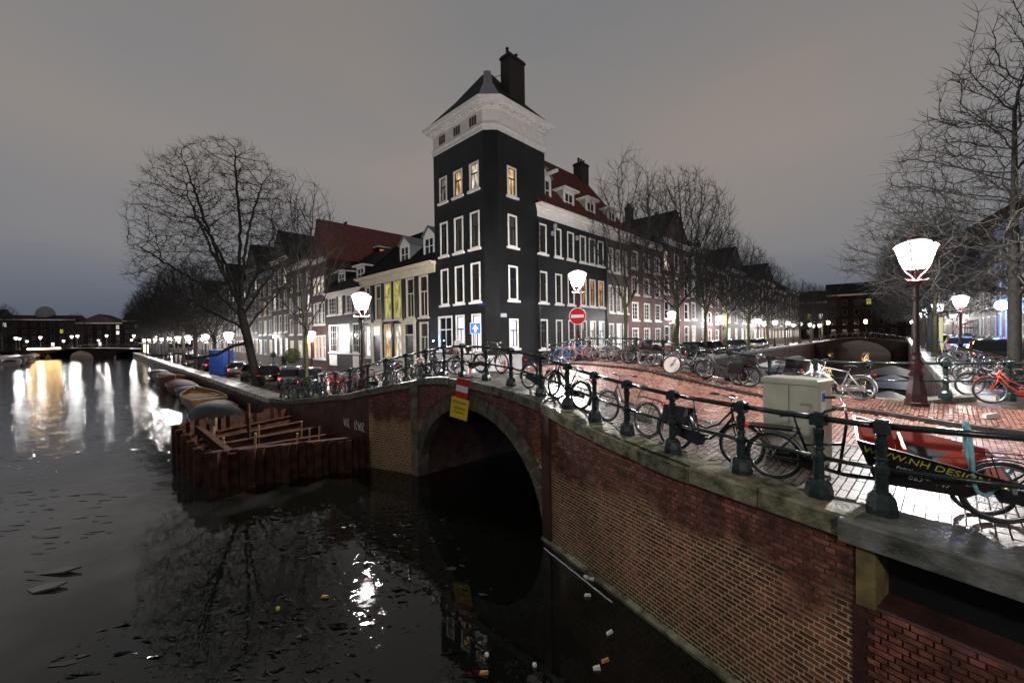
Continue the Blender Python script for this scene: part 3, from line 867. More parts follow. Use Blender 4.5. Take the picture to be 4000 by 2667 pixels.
# ------------------------------------------------------------------ railings
def post_mesh():
    mb = MB()
    mb.lathe([(0.145, 0.0), (0.145, 0.10), (0.125, 0.20), (0.085, 0.25)], 8, rot=R(22.5))
    mb.lathe([(0.062, 0.25), (0.056, 0.46), (0.078, 0.475), (0.078, 0.53), (0.052, 0.56), (0.046, 0.60), (0.066, 0.62), (0.044, 0.645), (0.058, 0.80), (0.060, 0.85), (0.042, 0.87), (0.058, 0.885), (0.045, 0.905)], 10)
    mb.box(-0.072, 0.072, -0.072, 0.072, 0.905, 1.04)
    mb.lathe([(0.075, 1.04), (0.05, 1.062), (0.0, 1.07)], 8, rot=R(22.5))
    return mb.mesh("railing_post")
ME_POST = post_mesh()
def railing(name, label, pts, lean=None):
    r_ = thing(name, label, "railing", (0, 0, 0))
    P = [Vector((x, y, HG(x, y))) for x, y in pts]
    for i, p in enumerate(P):
        d = (P[min(i + 1, len(P) - 1)] - P[max(i - 1, 0)])
        link("post", ME_POST, M["railing_paint"], r_, p - Vector((0, 0, 0.01)), (0, 0, math.atan2(d.y, d.x)))
    for a_, b_ in zip(P, P[1:]):
        for h, rad, nm in ((0.975, 0.036, "top_rail"), (0.50, 0.026, "lower_rail")):
            mb = MB(); u = Vector((0, 0, h)); mid = (a_ + b_) / 2 + u - Vector((0, 0, 0.004))
            mb.tube([a_ + u, mid, b_ + u], rad, 8); mb.build(nm, M["railing_paint"], r_, smooth=True)
    return r_
near_posts = [(6.5, 2.75), (5.32, 3.56), (4.06, 4.38), (3.72, 4.84), (3.26, 5.69), (2.68, 6.68), (2.17, 7.57), (1.72, 8.37), (1.26, 9.16), (0.70, 9.96), (-0.04, 10.78), (-0.76, 11.58), (-1.57, 12.48),
              (-2.28, 13.27), (-3.07, 14.14), (-3.89, 14.54), (-4.76, 14.96), (-5.69, 15.63), (-6.78, 16.62), (-7.82, 17.56), (-8.88, 18.52), (-9.94, 19.48), (-10.94, 20.39), (-11.94, 21.3), (-12.82, 22.1)]
railing("bridge_railing", "dark green iron railing along the mossy coping above the arch", near_posts)
far_posts = [XY(s_, 14.85) for s_ in (2.9, 1.7, 0.6, -0.5, -1.7, -2.9, -4.1, -5.3, -6.5, -7.7, -8.9)] + [(11.6, 10.65), (12.9, 10.35), (14.2, 10.1), (15.6, 9.8), (17.0, 9.5)]
railing("bridge_railing", "dark iron railing with leaning bicycles on the side canal edge of the bridge", far_posts)

# ------------------------------------------------------------------ facades
class Face:
    """a facade: x runs left to right seen from outside, y into the house, z is height above sea level"""
    def __init__(s, root, ox=0.0, oy=0.0, rot=0.0, zb=0.0):
        s.root, s.ox, s.oy, s.rot, s.zb = root, ox, oy, rot, zb
    def put(s, name, me, mat_, x=0.0, y=0.0, z=0.0, parent=None):
        o = link(name, me, mat_, parent or s.root)
        if parent is None:
            c_, n_ = math.cos(s.rot), math.sin(s.rot)
            o.location = (s.ox + c_ * x - n_ * y, s.oy + n_ * x + c_ * y, z - s.zb)
            o.rotation_euler = (0, 0, s.rot)
        return o

def panel(face, x0, x1, z0, z1, openings, mat_, name="wall", depth=0.16):
    xs = sorted(set([x0, x1] + [v for o in openings for v in o[:2]])); zs = sorted(set([z0, z1] + [v for o in openings for v in o[2:4]]))
    xs = [x for x in xs if x0 - 1e-6 <= x <= x1 + 1e-6]; zs = [z for z in zs if z0 - 1e-6 <= z <= z1 + 1e-6]
    mb = MB()
    for i in range(len(xs) - 1):
        for j in range(len(zs) - 1):
            cx, cz = (xs[i] + xs[i+1]) / 2, (zs[j] + zs[j+1]) / 2
            if any(o[0] < cx < o[1] and o[2] < cz < o[3] for o in openings): continue
            mb.add([(xs[i], 0, zs[j] - z0), (xs[i+1], 0, zs[j] - z0), (xs[i+1], 0, zs[j+1] - z0), (xs[i], 0, zs[j+1] - z0)], [(0, 1, 2, 3)])
    for (a_, b_, c_, d_, *_r) in openings:
        c_ -= z0; d_ -= z0
        mb.add([(a_, 0, c_), (b_, 0, c_), (b_, 0, d_), (a_, 0, d_), (a_, depth, c_), (b_, depth, c_), (b_, depth, d_), (a_, depth, d_)],
               [(0, 4, 5, 1), (1, 5, 6, 2), (2, 6, 7, 3), (3, 7, 4, 0)])
    return face.put(name, mb.mesh(name), mat_, 0, 0, z0)

WCACHE = {}
def window(face, xa, xb, za, zb, pane="glass_dark", style="T", frame="white_paint", sash="dark_paint", sill=True, detail=True, fw=0.10):
    w, h = round(xb - xa, 2), round(zb - za, 2)
    key = (w, h, style, fw)
    if key not in WCACHE:
        f = MB()
        f.box(0, fw, -0.025, 0.11, 0, h); f.box(w - fw, w, -0.025, 0.11, 0, h)
        f.box(fw, w - fw, -0.02, 0.11, h - fw, h); f.box(fw, w - fw, -0.02, 0.11, 0, fw)
        b = MB(); t = 0.028; iw0, iw1, ih0, ih1 = fw, w - fw, fw, h - fw
        for (a0, a1, c0, c1) in ((iw0, iw0 + t, ih0, ih1), (iw1 - t, iw1, ih0, ih1), (iw0 + t, iw1 - t, ih0, ih0 + t), (iw0 + t, iw1 - t, ih1 - t, ih1)):
            b.box(a0, a1, 0.03, 0.085, c0, c1)
        if style in ("T", "cross"):
            zt_ = ih0 + (ih1 - ih0) * 0.62
            b.box(iw0 + t, iw1 - t, 0.02, 0.085, zt_ - 0.035, zt_ + 0.035)
            xm = (iw0 + iw1) / 2
            b.box(xm - 0.02, xm + 0.02, 0.04, 0.085, ih0 + t, zt_ - 0.035)
            if style == "cross": b.box(xm - 0.02, xm + 0.02, 0.04, 0.085, zt_ + 0.035, ih1 - t)
        elif style == "grid":
            nx = 2 if w < 1.5 else 3; nz = 4
            for i in range(1, nx): x_ = iw0 + (iw1 - iw0) * i / nx; b.box(x_ - 0.014, x_ + 0.014, 0.045, 0.085, ih0 + t, ih1 - t)
            for i in range(1, nz): z_ = ih0 + (ih1 - ih0) * i / nz; b.box(iw0 + t, iw1 - t, 0.05, 0.08, z_ - 0.014, z_ + 0.014)
        elif style == "half":
            zt_ = (ih0 + ih1) / 2; b.box(iw0 + t, iw1 - t, 0.02, 0.085, zt_ - 0.03, zt_ + 0.03)
        p = MB(); p.add([(iw0, 0.09, ih0), (iw1, 0.09, ih0), (iw1, 0.09, ih1), (iw0, 0.09, ih1)], [(0, 1, 2, 3)])
        sl = MB(); sl.box(-0.12, w + 0.12, -0.13, 0.06, -0.13, 0.0)
        WCACHE[key] = [q.mesh(n_) for q, n_ in ((f, "window"), (b, "sash"), (p, "pane"), (sl, "sill"))]
    f, b, p, sl = WCACHE[key]
    o = face.put("window", f, M[frame], xa, 0, za)
    if detail: link("sash", b, M[sash], o)
    link("pane", p, M[pane], o)
    if sill: link("sill", sl, M[frame], o)
    return o

def door(face, xa, xb, za, zb, leaf="dark_paint", frame="cream_paint", light="glass_dark", crown=True):
    w, h = xb - xa, zb - za; f = MB(); fw = 0.26
    f.box(0, fw, -0.09, 0.12, 0, h); f.box(w - fw, w, -0.09, 0.12, 0, h); f.box(fw, w - fw, -0.07, 0.12, h - 0.22, h); f.box(fw, w - fw, -0.03, 0.12, h * 0.70, h * 0.70 + 0.1)
    if crown: f.box(-0.12, w + 0.12, -0.26, 0.02, h, h + 0.10); f.box(-0.05, w + 0.05, -0.17, 0.02, h - 0.09, h)
    o = face.put("doorway", f.mesh("doorway"), M[frame], xa, 0, za)
    l = MB(); l.box(fw, w - fw, 0.05, 0.11, 0, h * 0.70)
    for k in range(2): l.box(fw + 0.1, w - fw - 0.1, 0.03, 0.05, 0.2 + k * h * 0.33, 0.1 + (k + 1) * h * 0.33)
    link("door_leaf", l.mesh("door_leaf"), M[leaf], o)
    g = MB(); g.add([(fw, 0.08, h * 0.70 + 0.1), (w - fw, 0.08, h * 0.70 + 0.1), (w - fw, 0.08, h - 0.22), (fw, 0.08, h - 0.22)], [(0, 1, 2, 3)])
    link("transom_light", g.mesh("transom_light"), M[light], o)
    st = MB(); n = 3
    for k in range(n): st.box(-0.1, w + 0.1, -0.30 * (n - k), -0.005 if k == n - 1 else -0.30 * (n - k - 1), -1.2, -0.19 * (n - 1 - k) - 0.02)
    link("steps", st.mesh("steps"), M["granite"], o)
    return o

def cornice(face, x0, x1, z0, z1, mat_, proj=0.45, dent=True, name="cornice"):
    h = z1 - z0; mb = MB()
    mb.box(x0, x1, -0.06, 0.1, 0, h * 0.45); mb.box(x0 - 0.03, x1 + 0.03, -0.14, 0.1, h * 0.45, h * 0.62)
    mb.box(x0 - 0.10, x1 + 0.10, -proj * 0.75, 0.1, h * 0.72, h * 0.86); mb.box(x0 - 0.14, x1 + 0.14, -proj, 0.1, h * 0.86, h)
    mb.box(x0 - 0.05, x1 + 0.05, -0.10, 0.1, h * 0.62, h * 0.72)
    o = face.put(name, mb.mesh(name), M[mat_], 0, 0, z0)
    if dent:
        n = int((x1 - x0) / 0.26); me = MB().box(-0.055, 0.055, -0.26, -0.10, 0, h * 0.10).mesh("dentil")
        for k in range(n):
            d = link("dentil", me, M[mat_], o); d.location = (x0 + 0.13 + k * (x1 - x0 - 0.13) / n, 0, h * 0.62)
    return o

def dormer(face, x, w, z0, h, yb, wall="grey_paint", front="white_paint", pane="glass_dark", gable=True, hoist=False, depth=2.0, style="cross"):
    mb = MB(); mb.box(-w/2, w/2, 0.06, depth, 0, h)
    o = face.put("dormer", mb.mesh("dormer"), M[wall], x, yb, z0)
    f = MB(); ov = 0.16
    f.box(-w/2 - 0.03, -w/2 + 0.16, -0.02, 0.06, 0, h); f.box(w/2 - 0.16, w/2 + 0.03, -0.02, 0.06, 0, h); f.box(-w/2 + 0.16, w/2 - 0.16, -0.02, 0.06, h - 0.22, h); f.box(-w/2 + 0.16, w/2 - 0.16, -0.02, 0.06, 0, 0.14)
    f.box(-0.03, 0.03, 0.0, 0.05, 0.14, h - 0.22); f.box(-w/2 + 0.16, -0.03, 0.0, 0.05, h * 0.55, h * 0.55 + 0.05); f.box(0.03, w/2 - 0.16, 0.0, 0.05, h * 0.55, h * 0.55 + 0.05)
    if gable:
        f.add([(-w/2 - 0.03, -0.02, h), (w/2 + 0.03, -0.02, h), (0, -0.02, h + w * 0.48), (-w/2 - 0.03, 0.06, h), (w/2 + 0.03, 0.06, h), (0, 0.06, h + w * 0.48)], [(0, 1, 2), (5, 4, 3), (0, 2, 5, 3), (1, 4, 5, 2)])
    link("front", f.mesh("front"), M[front], o)
    p = MB(); p.add([(-w/2 + 0.16, 0.045, 0.14), (w/2 - 0.16, 0.045, 0.14), (w/2 - 0.16, 0.045, h - 0.22), (-w/2 + 0.16, 0.045, h - 0.22)], [(0, 1, 2, 3)])
    link("pane", p.mesh("pane"), M[pane], o)
    r_ = MB()
    if gable:
        zt_ = h + w * 0.48 + 0.04
        for sg in (-1, 1):
            r_.add([(0, -0.14, zt_), (0, depth, zt_), (sg * (w/2 + ov), depth, h - 0.02), (sg * (w/2 + ov), -0.14, h - 0.02), (0, -0.14, zt_ + 0.06), (0, depth, zt_ + 0.06), (sg * (w/2 + ov), depth, h + 0.04), (sg * (w/2 + ov), -0.14, h + 0.04)],
                   [(0, 1, 2, 3), (7, 6, 5, 4), (0, 3, 7, 4), (1, 5, 6, 2), (2, 6, 7, 3)])
    else:
        r_.box(-w/2 - 0.3, w/2 + 0.3, -0.35, depth, h, h + 0.14)
    link("dormer_roof", r_.mesh("dormer_roof"), M["lead"] if gable else M[front], o)
    if hoist:
        b = MB(); b.box(-0.09, 0.09, -1.1, 0.3, h + 0.05, h + 0.24)
        link("hoist_beam", b.mesh("hoist_beam"), M[front], o)
    return o

def saddle(face, x0, x1, ze, zr, depth, mat_, front=-0.3, gmat="dark_red_brick", rows=0):
    """ridge parallel to the facade"""
    yr = depth / 2; mb = MB(); t = 0.12
    for (ya, yb) in ((front, yr), (depth + 0.3, yr)):
        mb.add([(x0, ya, 0), (x1, ya, 0), (x1, yb, zr - ze), (x0, yb, zr - ze), (x0, ya, -t), (x1, ya, -t), (x1, yb, zr - ze - t), (x0, yb, zr - ze - t)],
               [(0, 1, 2, 3), (7, 6, 5, 4), (0, 4, 5, 1), (1, 5, 6, 2), (3, 7, 4, 0)])
    o = face.put("roof", mb.mesh("roof"), mat_, 0, 0, ze)
    if rows:   # courses of pan tiles as real ribs on the slope that faces the canal
        rb = MB(); L = math.hypot(yr - front, zr - ze); n = int((x1 - x0) / 0.24)
        for k in range(n):
            x = x0 + 0.12 + k * (x1 - x0 - 0.12) / n
            rb.tube([(x, front, 0.0), (x, yr, zr - ze)], 0.045, 4, cap=False)
        q = link("pan_tiles", rb.mesh("pan_tiles"), mat_, o); q["kind"] = "stuff"
    g = MB()
    for x in (x0 + 0.02, x1 - 0.02): g.add([(x, 0, 0), (x, depth, 0), (x, yr, zr - ze - 0.08)], [(0, 1, 2)])
    face.put("gable", g.mesh("gable"), M[gmat], 0, 0, ze)
    return o
def gable_front(face, x0, x1, ze, zr, depth, mat_, gmat):
    """ridge at right angles to the facade"""
    xm = (x0 + x1) / 2; mb = MB(); t = 0.12
    for xa in (x0 - 0.2, x1 + 0.2):
        mb.add([(xa, -0.1, 0), (xm, -0.1, zr - ze), (xm, depth, zr - ze), (xa, depth, 0), (xa, -0.1, -t), (xm, -0.1, zr - ze - t), (xm, depth, zr - ze - t), (xa, depth, -t)],
               [(0, 1, 2, 3), (7, 6, 5, 4), (0, 4, 5, 1), (2, 6, 7, 3), (0, 3, 7, 4)])
    o = face.put("roof", mb.mesh("roof"), mat_, 0, 0, ze)
    g = MB()
    for y in (0.0, depth - 0.02): g.add([(x0, y, 0), (x1, y, 0), (xm, y, zr - ze - 0.05)], [(0, 1, 2)])
    face.put("gable", g.mesh("gable"), M[gmat], 0, 0, ze)
    return o
def body(face, x0, x1, z0, z1, depth, mat_):
    mb = MB()
    mb.add([(x0, 0.0, 0), (x1, 0.0, 0), (x1, depth, 0), (x0, depth, 0), (x0, 0.0, z1 - z0), (x1, 0.0, z1 - z0), (x1, depth, z1 - z0), (x0, depth, z1 - z0)], [(1, 2, 6, 5), (2, 3, 7, 6), (3, 0, 4, 7), (4, 5, 6, 7)])
    mb.add([(x0, 0.3, 0), (x1, 0.3, 0), (x1, 0.3, z1 - z0), (x0, 0.3, z1 - z0)], [(0, 1, 2, 3)])
    return face.put("side_wall", mb.mesh("side_wall"), mat_, 0, 0, z0)
def chimney(face, x, y, z0, z1, w, d, pots=2):
    mb = MB(); mb.box(-w/2, w/2, -d/2, d/2, 0, z1 - z0); mb.box(-w/2 - 0.06, w/2 + 0.06, -d/2 - 0.06, d/2 + 0.06, z1 - z0 - 0.22, z1 - z0 - 0.1)
    o = face.put("chimney", mb.mesh("chimney"), M["chimney_brick"], x, y, z0)
    for k in range(pots):
        p = MB(); xx = -w/2 + w * (k + 0.5) / pots
        p.lathe([(0.11, 0), (0.10, 0.4), (0.13, 0.42), (0.13, 0.46)], 8, Matrix.Translation((xx, 0, z1 - z0)))
        link("chimney_pot", p.mesh("chimney_pot"), M["chimney_brick"], o)
    return o

# ------------------------------------------------------------------ the corner tower house
LP = Vector((-1.575, 24.0)); RP = Vector((-0.71, 24.0))
AL_ = math.atan2(-LD[1], -LD[0]); AR_ = math.atan2(RD[1], RD[0])
C0 = Vector((-1.135, 23.57))
TZ = 2.05
tower = thing("corner_house", "tall black corner house with a white attic storey, dark hipped roof and big chimney", "building", (C0.x, C0.y, TZ))
LW = 5.1
fl = Face(tower, LP.x + LD[0] * LW - C0.x, LP.y + LD[1] * LW - C0.y, AL_, TZ)
fr = Face(tower, RP.x - C0.x, RP.y - C0.y, AR_, TZ)
fcw = (RP - LP).length
fc = Face(tower, LP.x - C0.x, LP.y - C0.y, 0.0, TZ)
FZ = 17.2; PLZ = 3.62
lcols = [(LW - 4.45, LW - 3.60), (LW - 2.90, LW - 1.98), (LW - 1.30, LW - 0.40)]
lrows = [(13.85, 15.54), (10.26, 12.53), (6.98, 9.40), (3.92, 6.25)]
lpanes = [["lit_dim", "lit_warm", "lit_pale"], ["curtain_dark", "curtain_grey", "curtain_grey"], ["glass_dark", "glass_dark", "curtain_dark"], ["glass_dark", "blind_white", "blind_white"]]
lcols0 = [(LW - 4.85, LW - 3.25)] + lcols[1:]
ops = []
for ri, (za, zb) in enumerate(lrows):
    for ci in range(3):
        xa, xb = (lcols0 if ri == 3 else lcols)[ci]; ops.append((xa, xb, za, zb))
        window(fl, xa, xb, za, zb, lpanes[ri][ci], "cross" if (ri == 3 and ci == 0) else "T", sash="white_paint" if (ri == 3 and ci == 0) else "dark_paint", fw=0.11)
panel(fl, 0, LW, PLZ, FZ, ops, M["black_brick"])
panel(fl, 0, LW, TZ - 0.3, PLZ, [], M["plinth_paint"], "plinth")
panel(fc, 0, fcw, PLZ, FZ, [], M["black_brick"]); panel(fc, 0, fcw, TZ - 0.3, PLZ, [], M["plinth_paint"], "plinth")
rops = []
for (za, zb), pn in zip([(13.5, 15.33), (10.36, 12.37), (7.06, 9.21), (4.08, 5.92)], ("lit_warm", "curtain_grey", "glass_dark", "blind_white")):
    rops.append((0.79, 1.62, za, zb)); window(fr, 0.79, 1.62, za, zb, pn, "T", fw=0.11)
panel(fr, 0, 3.6, PLZ, 13.4, rops, M["black_brick"]); panel(fr, 0, 4.45, 13.4, FZ, rops[:1], M["black_brick"])
panel(fr, 0, 1.9, TZ - 0.3, PLZ, [], M["plinth_paint"], "plinth"); panel(fr, 1.9, 3.6, TZ - 0.3, PLZ, [], M["black_brick"])
mb = MB()  # plinth moulding
for f_, L_ in ((fl, LW), (fc, fcw), (fr, 1.9)):
    q = MB(); q.box(0, L_, -0.10, 0.02, 0, 0.09); q.box(0, L_, -0.06, 0.02, -0.10, 0.0); f_.put("plinth_moulding", q.mesh("plinth_moulding"), M["plinth_paint"], 0, 0, PLZ - 0.02)
# basement windows
for f_, x_ in ((fl, 3.35), (fr, 2.35)):
    q = MB(); q.box(0, 0.95, -0.03, 0.02, 0, 0.42); o = f_.put("basement_window", q.mesh("basement_window"), M["white_paint"], x_, 0, 2.45)
    q = MB(); q.box(0.07, 0.88, -0.036, -0.028, 0.06, 0.36); link("pane", q.mesh("pane"), M["lit_white"], o)
# attic storey: a white frieze with small windows, dentils and a wide cornice
plan = [Vector((0, 0))]
cl = LP - C0; cr = RP - C0; lend = LP + Vector(LD) * LW - C0; rend = RP + Vector(RD) * 4.45 - C0
back = lend + Vector(RD) * 4.9
hexa = [lend, cl, cr, rend, rend + Vector(LD) * 5.4, back]
def grow(poly, g):
    n = len(poly); out = []
    for i in range(n):
        p0, p1, p2 = poly[i - 1], poly[i], poly[(i + 1) % n]
        d1 = (p1 - p0).normalized(); d2 = (p2 - p1).normalized()
        n1 = Vector((d1.y, -d1.x)); n2 = Vector((d2.y, -d2.x))
        b_ = (n1 + n2); b_ = b_ / max(0.3, b_.dot(n1)); out.append(p1 + b_ * g)
    return out
def layer(name, g0, z0, g1, z1, mat_):
    q = MB(); a_ = grow(hexa, g0); b_ = grow(hexa, g1)
    q.loft([[(p.x, p.y, z0 - TZ) for p in a_], [(p.x, p.y, z1 - TZ) for p in b_]])
    return q.build(name, mat_, tower)
layer("attic_band", 0.07, FZ, 0.07, FZ + 0.26, M["white_paint"]); layer("attic_band", 0.12, FZ + 0.26, 0.12, FZ + 0.36, M["white_paint"])
q = layer("attic_wall", 0.0, FZ + 0.36, 0.0, 18.45, M["white_paint"])
layer("cornice", 0.10, 18.45, 0.14, 18.55, M["white_paint"]); layer("cornice", 0.34, 18.66, 0.40, 18.80, M["white_paint"]); layer("cornice", 0.46, 18.80, 0.56, 19.0, M["white_paint"]); layer("cornice", 0.16, 18.55, 0.16, 18.66, M["white_paint"])
me_d = MB().box(-0.06, 0.06, -0.32, -0.10, 0, 0.12).mesh("dentil")
for f_, L_ in ((fl, LW), (fc, fcw), (fr, 4.45)):
    n = max(3, int(L_ / 0.27))
    for k in range(n): f_.put("dentil", me_d, M["white_paint"], (k + 0.5) * L_ / n, 0, 18.54)
for (xa, xb) in lcols:
    xm = (xa + xb) / 2; q = MB(); q.box(-0.42, 0.42, -0.03, 0.02, 0, 0.72); o = fl.put("attic_window", q.mesh("attic_window"), M["white_paint"], xm, 0, 17.66)
    q = MB()
    for k in range(3): q.box(-0.34 + k * 0.235, -0.34 + k * 0.235 + 0.20, -0.037, -0.028, 0.08, 0.64)
    link("pane", q.mesh("pane"), M["glass_dark"], o)
for k in range(3):
    q = MB(); q.box(0.25 + k * 1.4, 1.45 + k * 1.4, -0.035, 0.02, 0.08, 0.16); q.box(0.25 + k * 1.4, 1.45 + k * 1.4, -0.035, 0.02, 0.66, 0.74); q.box(0.25 + k * 1.4, 0.33 + k * 1.4, -0.035, 0.02, 0.16, 0.66); q.box(1.37 + k * 1.4, 1.45 + k * 1.4, -0.035, 0.02, 0.16, 0.66)
    fr.put("frieze_panel", q.mesh("frieze_panel"), M["white_paint"], 0, 0, 17.6)
# hipped roof with a blunt lead-covered corner
apex = Vector((-0.30, 3.85)); zap = 22.75
b_ = grow(hexa, 0.45); q = MB()
ring0 = [(p.x, p.y, 19.02 - TZ) for p in b_]; ring1 = [(apex.x + (p.x - apex.x) * 0.5, apex.y + (p.y - apex.y) * 0.5, 20.85 - TZ) for p in b_]
ring2 = [(apex.x + (p.x - apex.x) * 0.09, apex.y + (p.y - apex.y) * 0.09, zap - 0.12 - TZ) for p in b_]; ring3 = [(apex.x + (p.x - apex.x) * 0.03, apex.y + (p.y - apex.y) * 0.03, zap - TZ) for p in b_]
q.loft([ring0, ring1, ring2, ring3]); q.build("roof", M["roof_tile_dark"], tower)
q = MB(); rows_ = []
for rg, up in ((ring0, 0.03), (ring1, 0.05), (ring2, 0.06), (ring3, 0.04)):
    a_, c_ = Vector(rg[1]), Vector(rg[2]); m_ = (a_ + c_) / 2; hw = max(0.24, (c_ - a_).length / 2 * 0.96)
    dr = Vector((1, 0, 0)); o_ = Vector((0, -0.04, up))
    rows_.append([m_ - dr * hw + o_, m_ + o_ + Vector((0, -0.05, 0.02)), m_ + dr * hw + o_, m_ + dr * hw + Vector((0, 0.12, -0.1)), m_ - dr * hw + Vector((0, 0.12, -0.1))])
q.loft(rows_); q.build("lead_hip", M["lead"], tower)
fch = Face(tower, 0, 0, AR_, TZ)
o = chimney(Face(tower, 1.45, 3.35, AR_, TZ), 0, 0, 18.9, 23.35, 1.5, 0.8, 0)
for k, x_ in enumerate((-0.5, 0.35)):
    p = MB(); p.lathe([(0.10, 0), (0.095, 0.42), (0.12, 0.44), (0.12, 0.5)], 8, Matrix.Translation((x_, 0, 4.45))); link("chimney_pot", p.mesh("chimney_pot"), M["chimney_brick"], o)
mb = MB(); mb.tube([(-0.05, 3.6, 22.3 - TZ), (1.2, 3.2, 22.35 - TZ)], 0.02, 5); mb.build("stay_rod", M["black_metal"], tower)
# back of the tower so that no light falls through
q = MB(); q.loft([[(p.x * 0.985, p.y * 0.985 + 0.35, 13.4 - TZ) for p in hexa], [(p.x * 0.985, p.y * 0.985 + 0.35, FZ - TZ) for p in hexa]]); q.build("upper_body", M["black_brick"], tower)
q = MB(); q.loft([[(p.x * 0.93 + 0.0, p.y * 0.93 + 0.4, -0.3) for p in hexa], [(p.x * 0.93, p.y * 0.93 + 0.4, 13.4 - TZ) for p in hexa]]); q.build("lower_body", M["black_brick"], tower)
for (f_, x_, z_, w_, h_, m_) in ((fl, LW - 0.02, 6.72, 0.62, 0.16, "sign_blue"), (fr, 0.06, 6.0, 0.50, 0.22, "sign_grey")):
    if m_ not in M: mat(m_, (0.02, 0.03, 0.16) if m_ == "sign_blue" else (0.42, 0.42, 0.46), 0.35, var=0.1)
    q = MB(); q.box(0, w_, -0.035, -0.005, 0, h_); f_.put("street_name_plate", q.mesh("street_name_plate"), M[m_], x_ - (w_ if f_ is fl else 0), 0, z_)

# ------------------------------------------------------------------ rows of canal houses
def row_house(label, origin, rot, Wd, zb, ze, cols, rows, wall, panes, roof=None, depth=9.0, extra=None, style="T", sash="white_paint", frame="white_paint", detail=True, corn=None, corn_mat="white_paint", corn_h=0.55, dent=False, group=None, sill=True, name="canal_house"):
    r_ = thing(name, label, "building", (origin[0], origin[1], zb), (0, 0, rot), group=group)
    f = Face(r_, zb=zb); ops = []
    for ri, (za, zc) in enumerate(rows):
        cc = cols[ri] if isinstance(cols[0], list) else cols
        for ci, (xa, xb) in enumerate(cc):
            pn = panes(ri, ci) if callable(panes) else panes[ri][ci]
            if pn is None: continue
            ops.append((xa, xb, za, zc)); window(f, xa, xb, za, zc, pn, style, frame=frame, sash=sash, detail=detail, sill=sill)
    if extra: ops += extra(f)
    panel(f, 0, Wd, zb - 0.6, ze, ops, M[wall])
    body(f, 0, Wd, zb - 0.6, ze, depth, M[wall])
    if corn is not False: cornice(f, 0.0, Wd, ze - corn_h * 0.95, ze + 0.02, corn_mat, 0.36, dent)
    if roof: roof(f)
    return r_, f
def LO(t): return (LP.x + LD[0] * t, LP.y + LD[1] * t)
def RO(t): return (RP.x + RD[0] * t, RP.y + RD[1] * t)

# L1: the long low black house with white cornice and two dormers
T1 = 16.6
def c1(*ts): return [(T1 - b, T1 - a) for a, b in ts]
def l1_extra(f):
    a = c1((7.67, 9.45), (12.75, 14.55)); out = []
    for k, (xa, xb) in enumerate(a):
        door(f, xa, xb, 2.55, 6.05, light="lit_white" if k == 1 else "glass_dark"); out.append((xa, xb, 2.55, 6.05))
    for (xa, xb) in c1((7.17, 7.78), (8.96, 9.58), (10.82, 11.12), (12.3, 12.8), (13.88, 14.7)):   # dark shutters
        q = MB(); q.box(0, min(0.5, xb - xa), -0.05, 0.0, 0, 2.75); f.put("shutter", q.mesh("shutter"), M["dark_paint"], xa + 0.03, 0, 6.45)
    return out
def l1_roof(f):
    saddle(f, 0, T1 - 5.15, 10.05, 14.6, 9.5, M["roof_tile_dark"], rows=1)
    dormer(f, T1 - 6.9, 1.35, 10.55, 1.75, 0.75); dormer(f, T1 - 10.3, 1.35, 10.45, 1.75, 0.75)
    chimney(f, T1 - 9.2, 5.2, 13.2, 16.1, 1.1, 0.7, 3)
    # tiled upper strip in red
    q = MB(); q.bar((T1 - 8.6, 3.4, 13.6 - 1.55), (T1 - 5.2, 3.4, 13.6 - 1.55), 2.2, 0.07, up=(0, -0.62, 0.78)); link("upper_tiles", q.mesh("upper_tiles"), M["roof_tile_red"], f.root)
l1p = [["lit_warm", "lit_pale", None, "glass_dark"][:0]]
row_house("low black house with a cream cornice, yellow lit windows and two white dormers", LO(T1), AL_, T1 - 5.1, 1.55, 9.36,
          [c1((6.01, 7.15), (7.8, 8.94), (9.61, 10.8), (11.14, 12.28), (12.83, 13.86), (14.74, 15.66)), c1((6.05, 7.17), (9.62, 10.75), (11.25, 12.4), (14.78, 15.8))],
          [(6.3, 9.3), (3.2, 5.95)], "black_brick", [["curtain_dark", "curtain_dark", "lit_yellow", "lit_yellow", "curtain_grey", "curtain_grey"], ["curtain_grey", "lit_pale", "lit_warm", "lit_white"]],
          roof=l1_roof, extra=l1_extra, frame="cream_paint", sash="cream_paint", corn=False)
# its cornice is one broad cream band, wider than the wall
f1 = Face([o for o in scene.objects if o.get("label", "").startswith("low black house")][0], zb=1.55)
cornice(f1, 0.0, T1 - 5.12, 9.34, 10.08, "cream_paint", 0.55, False)

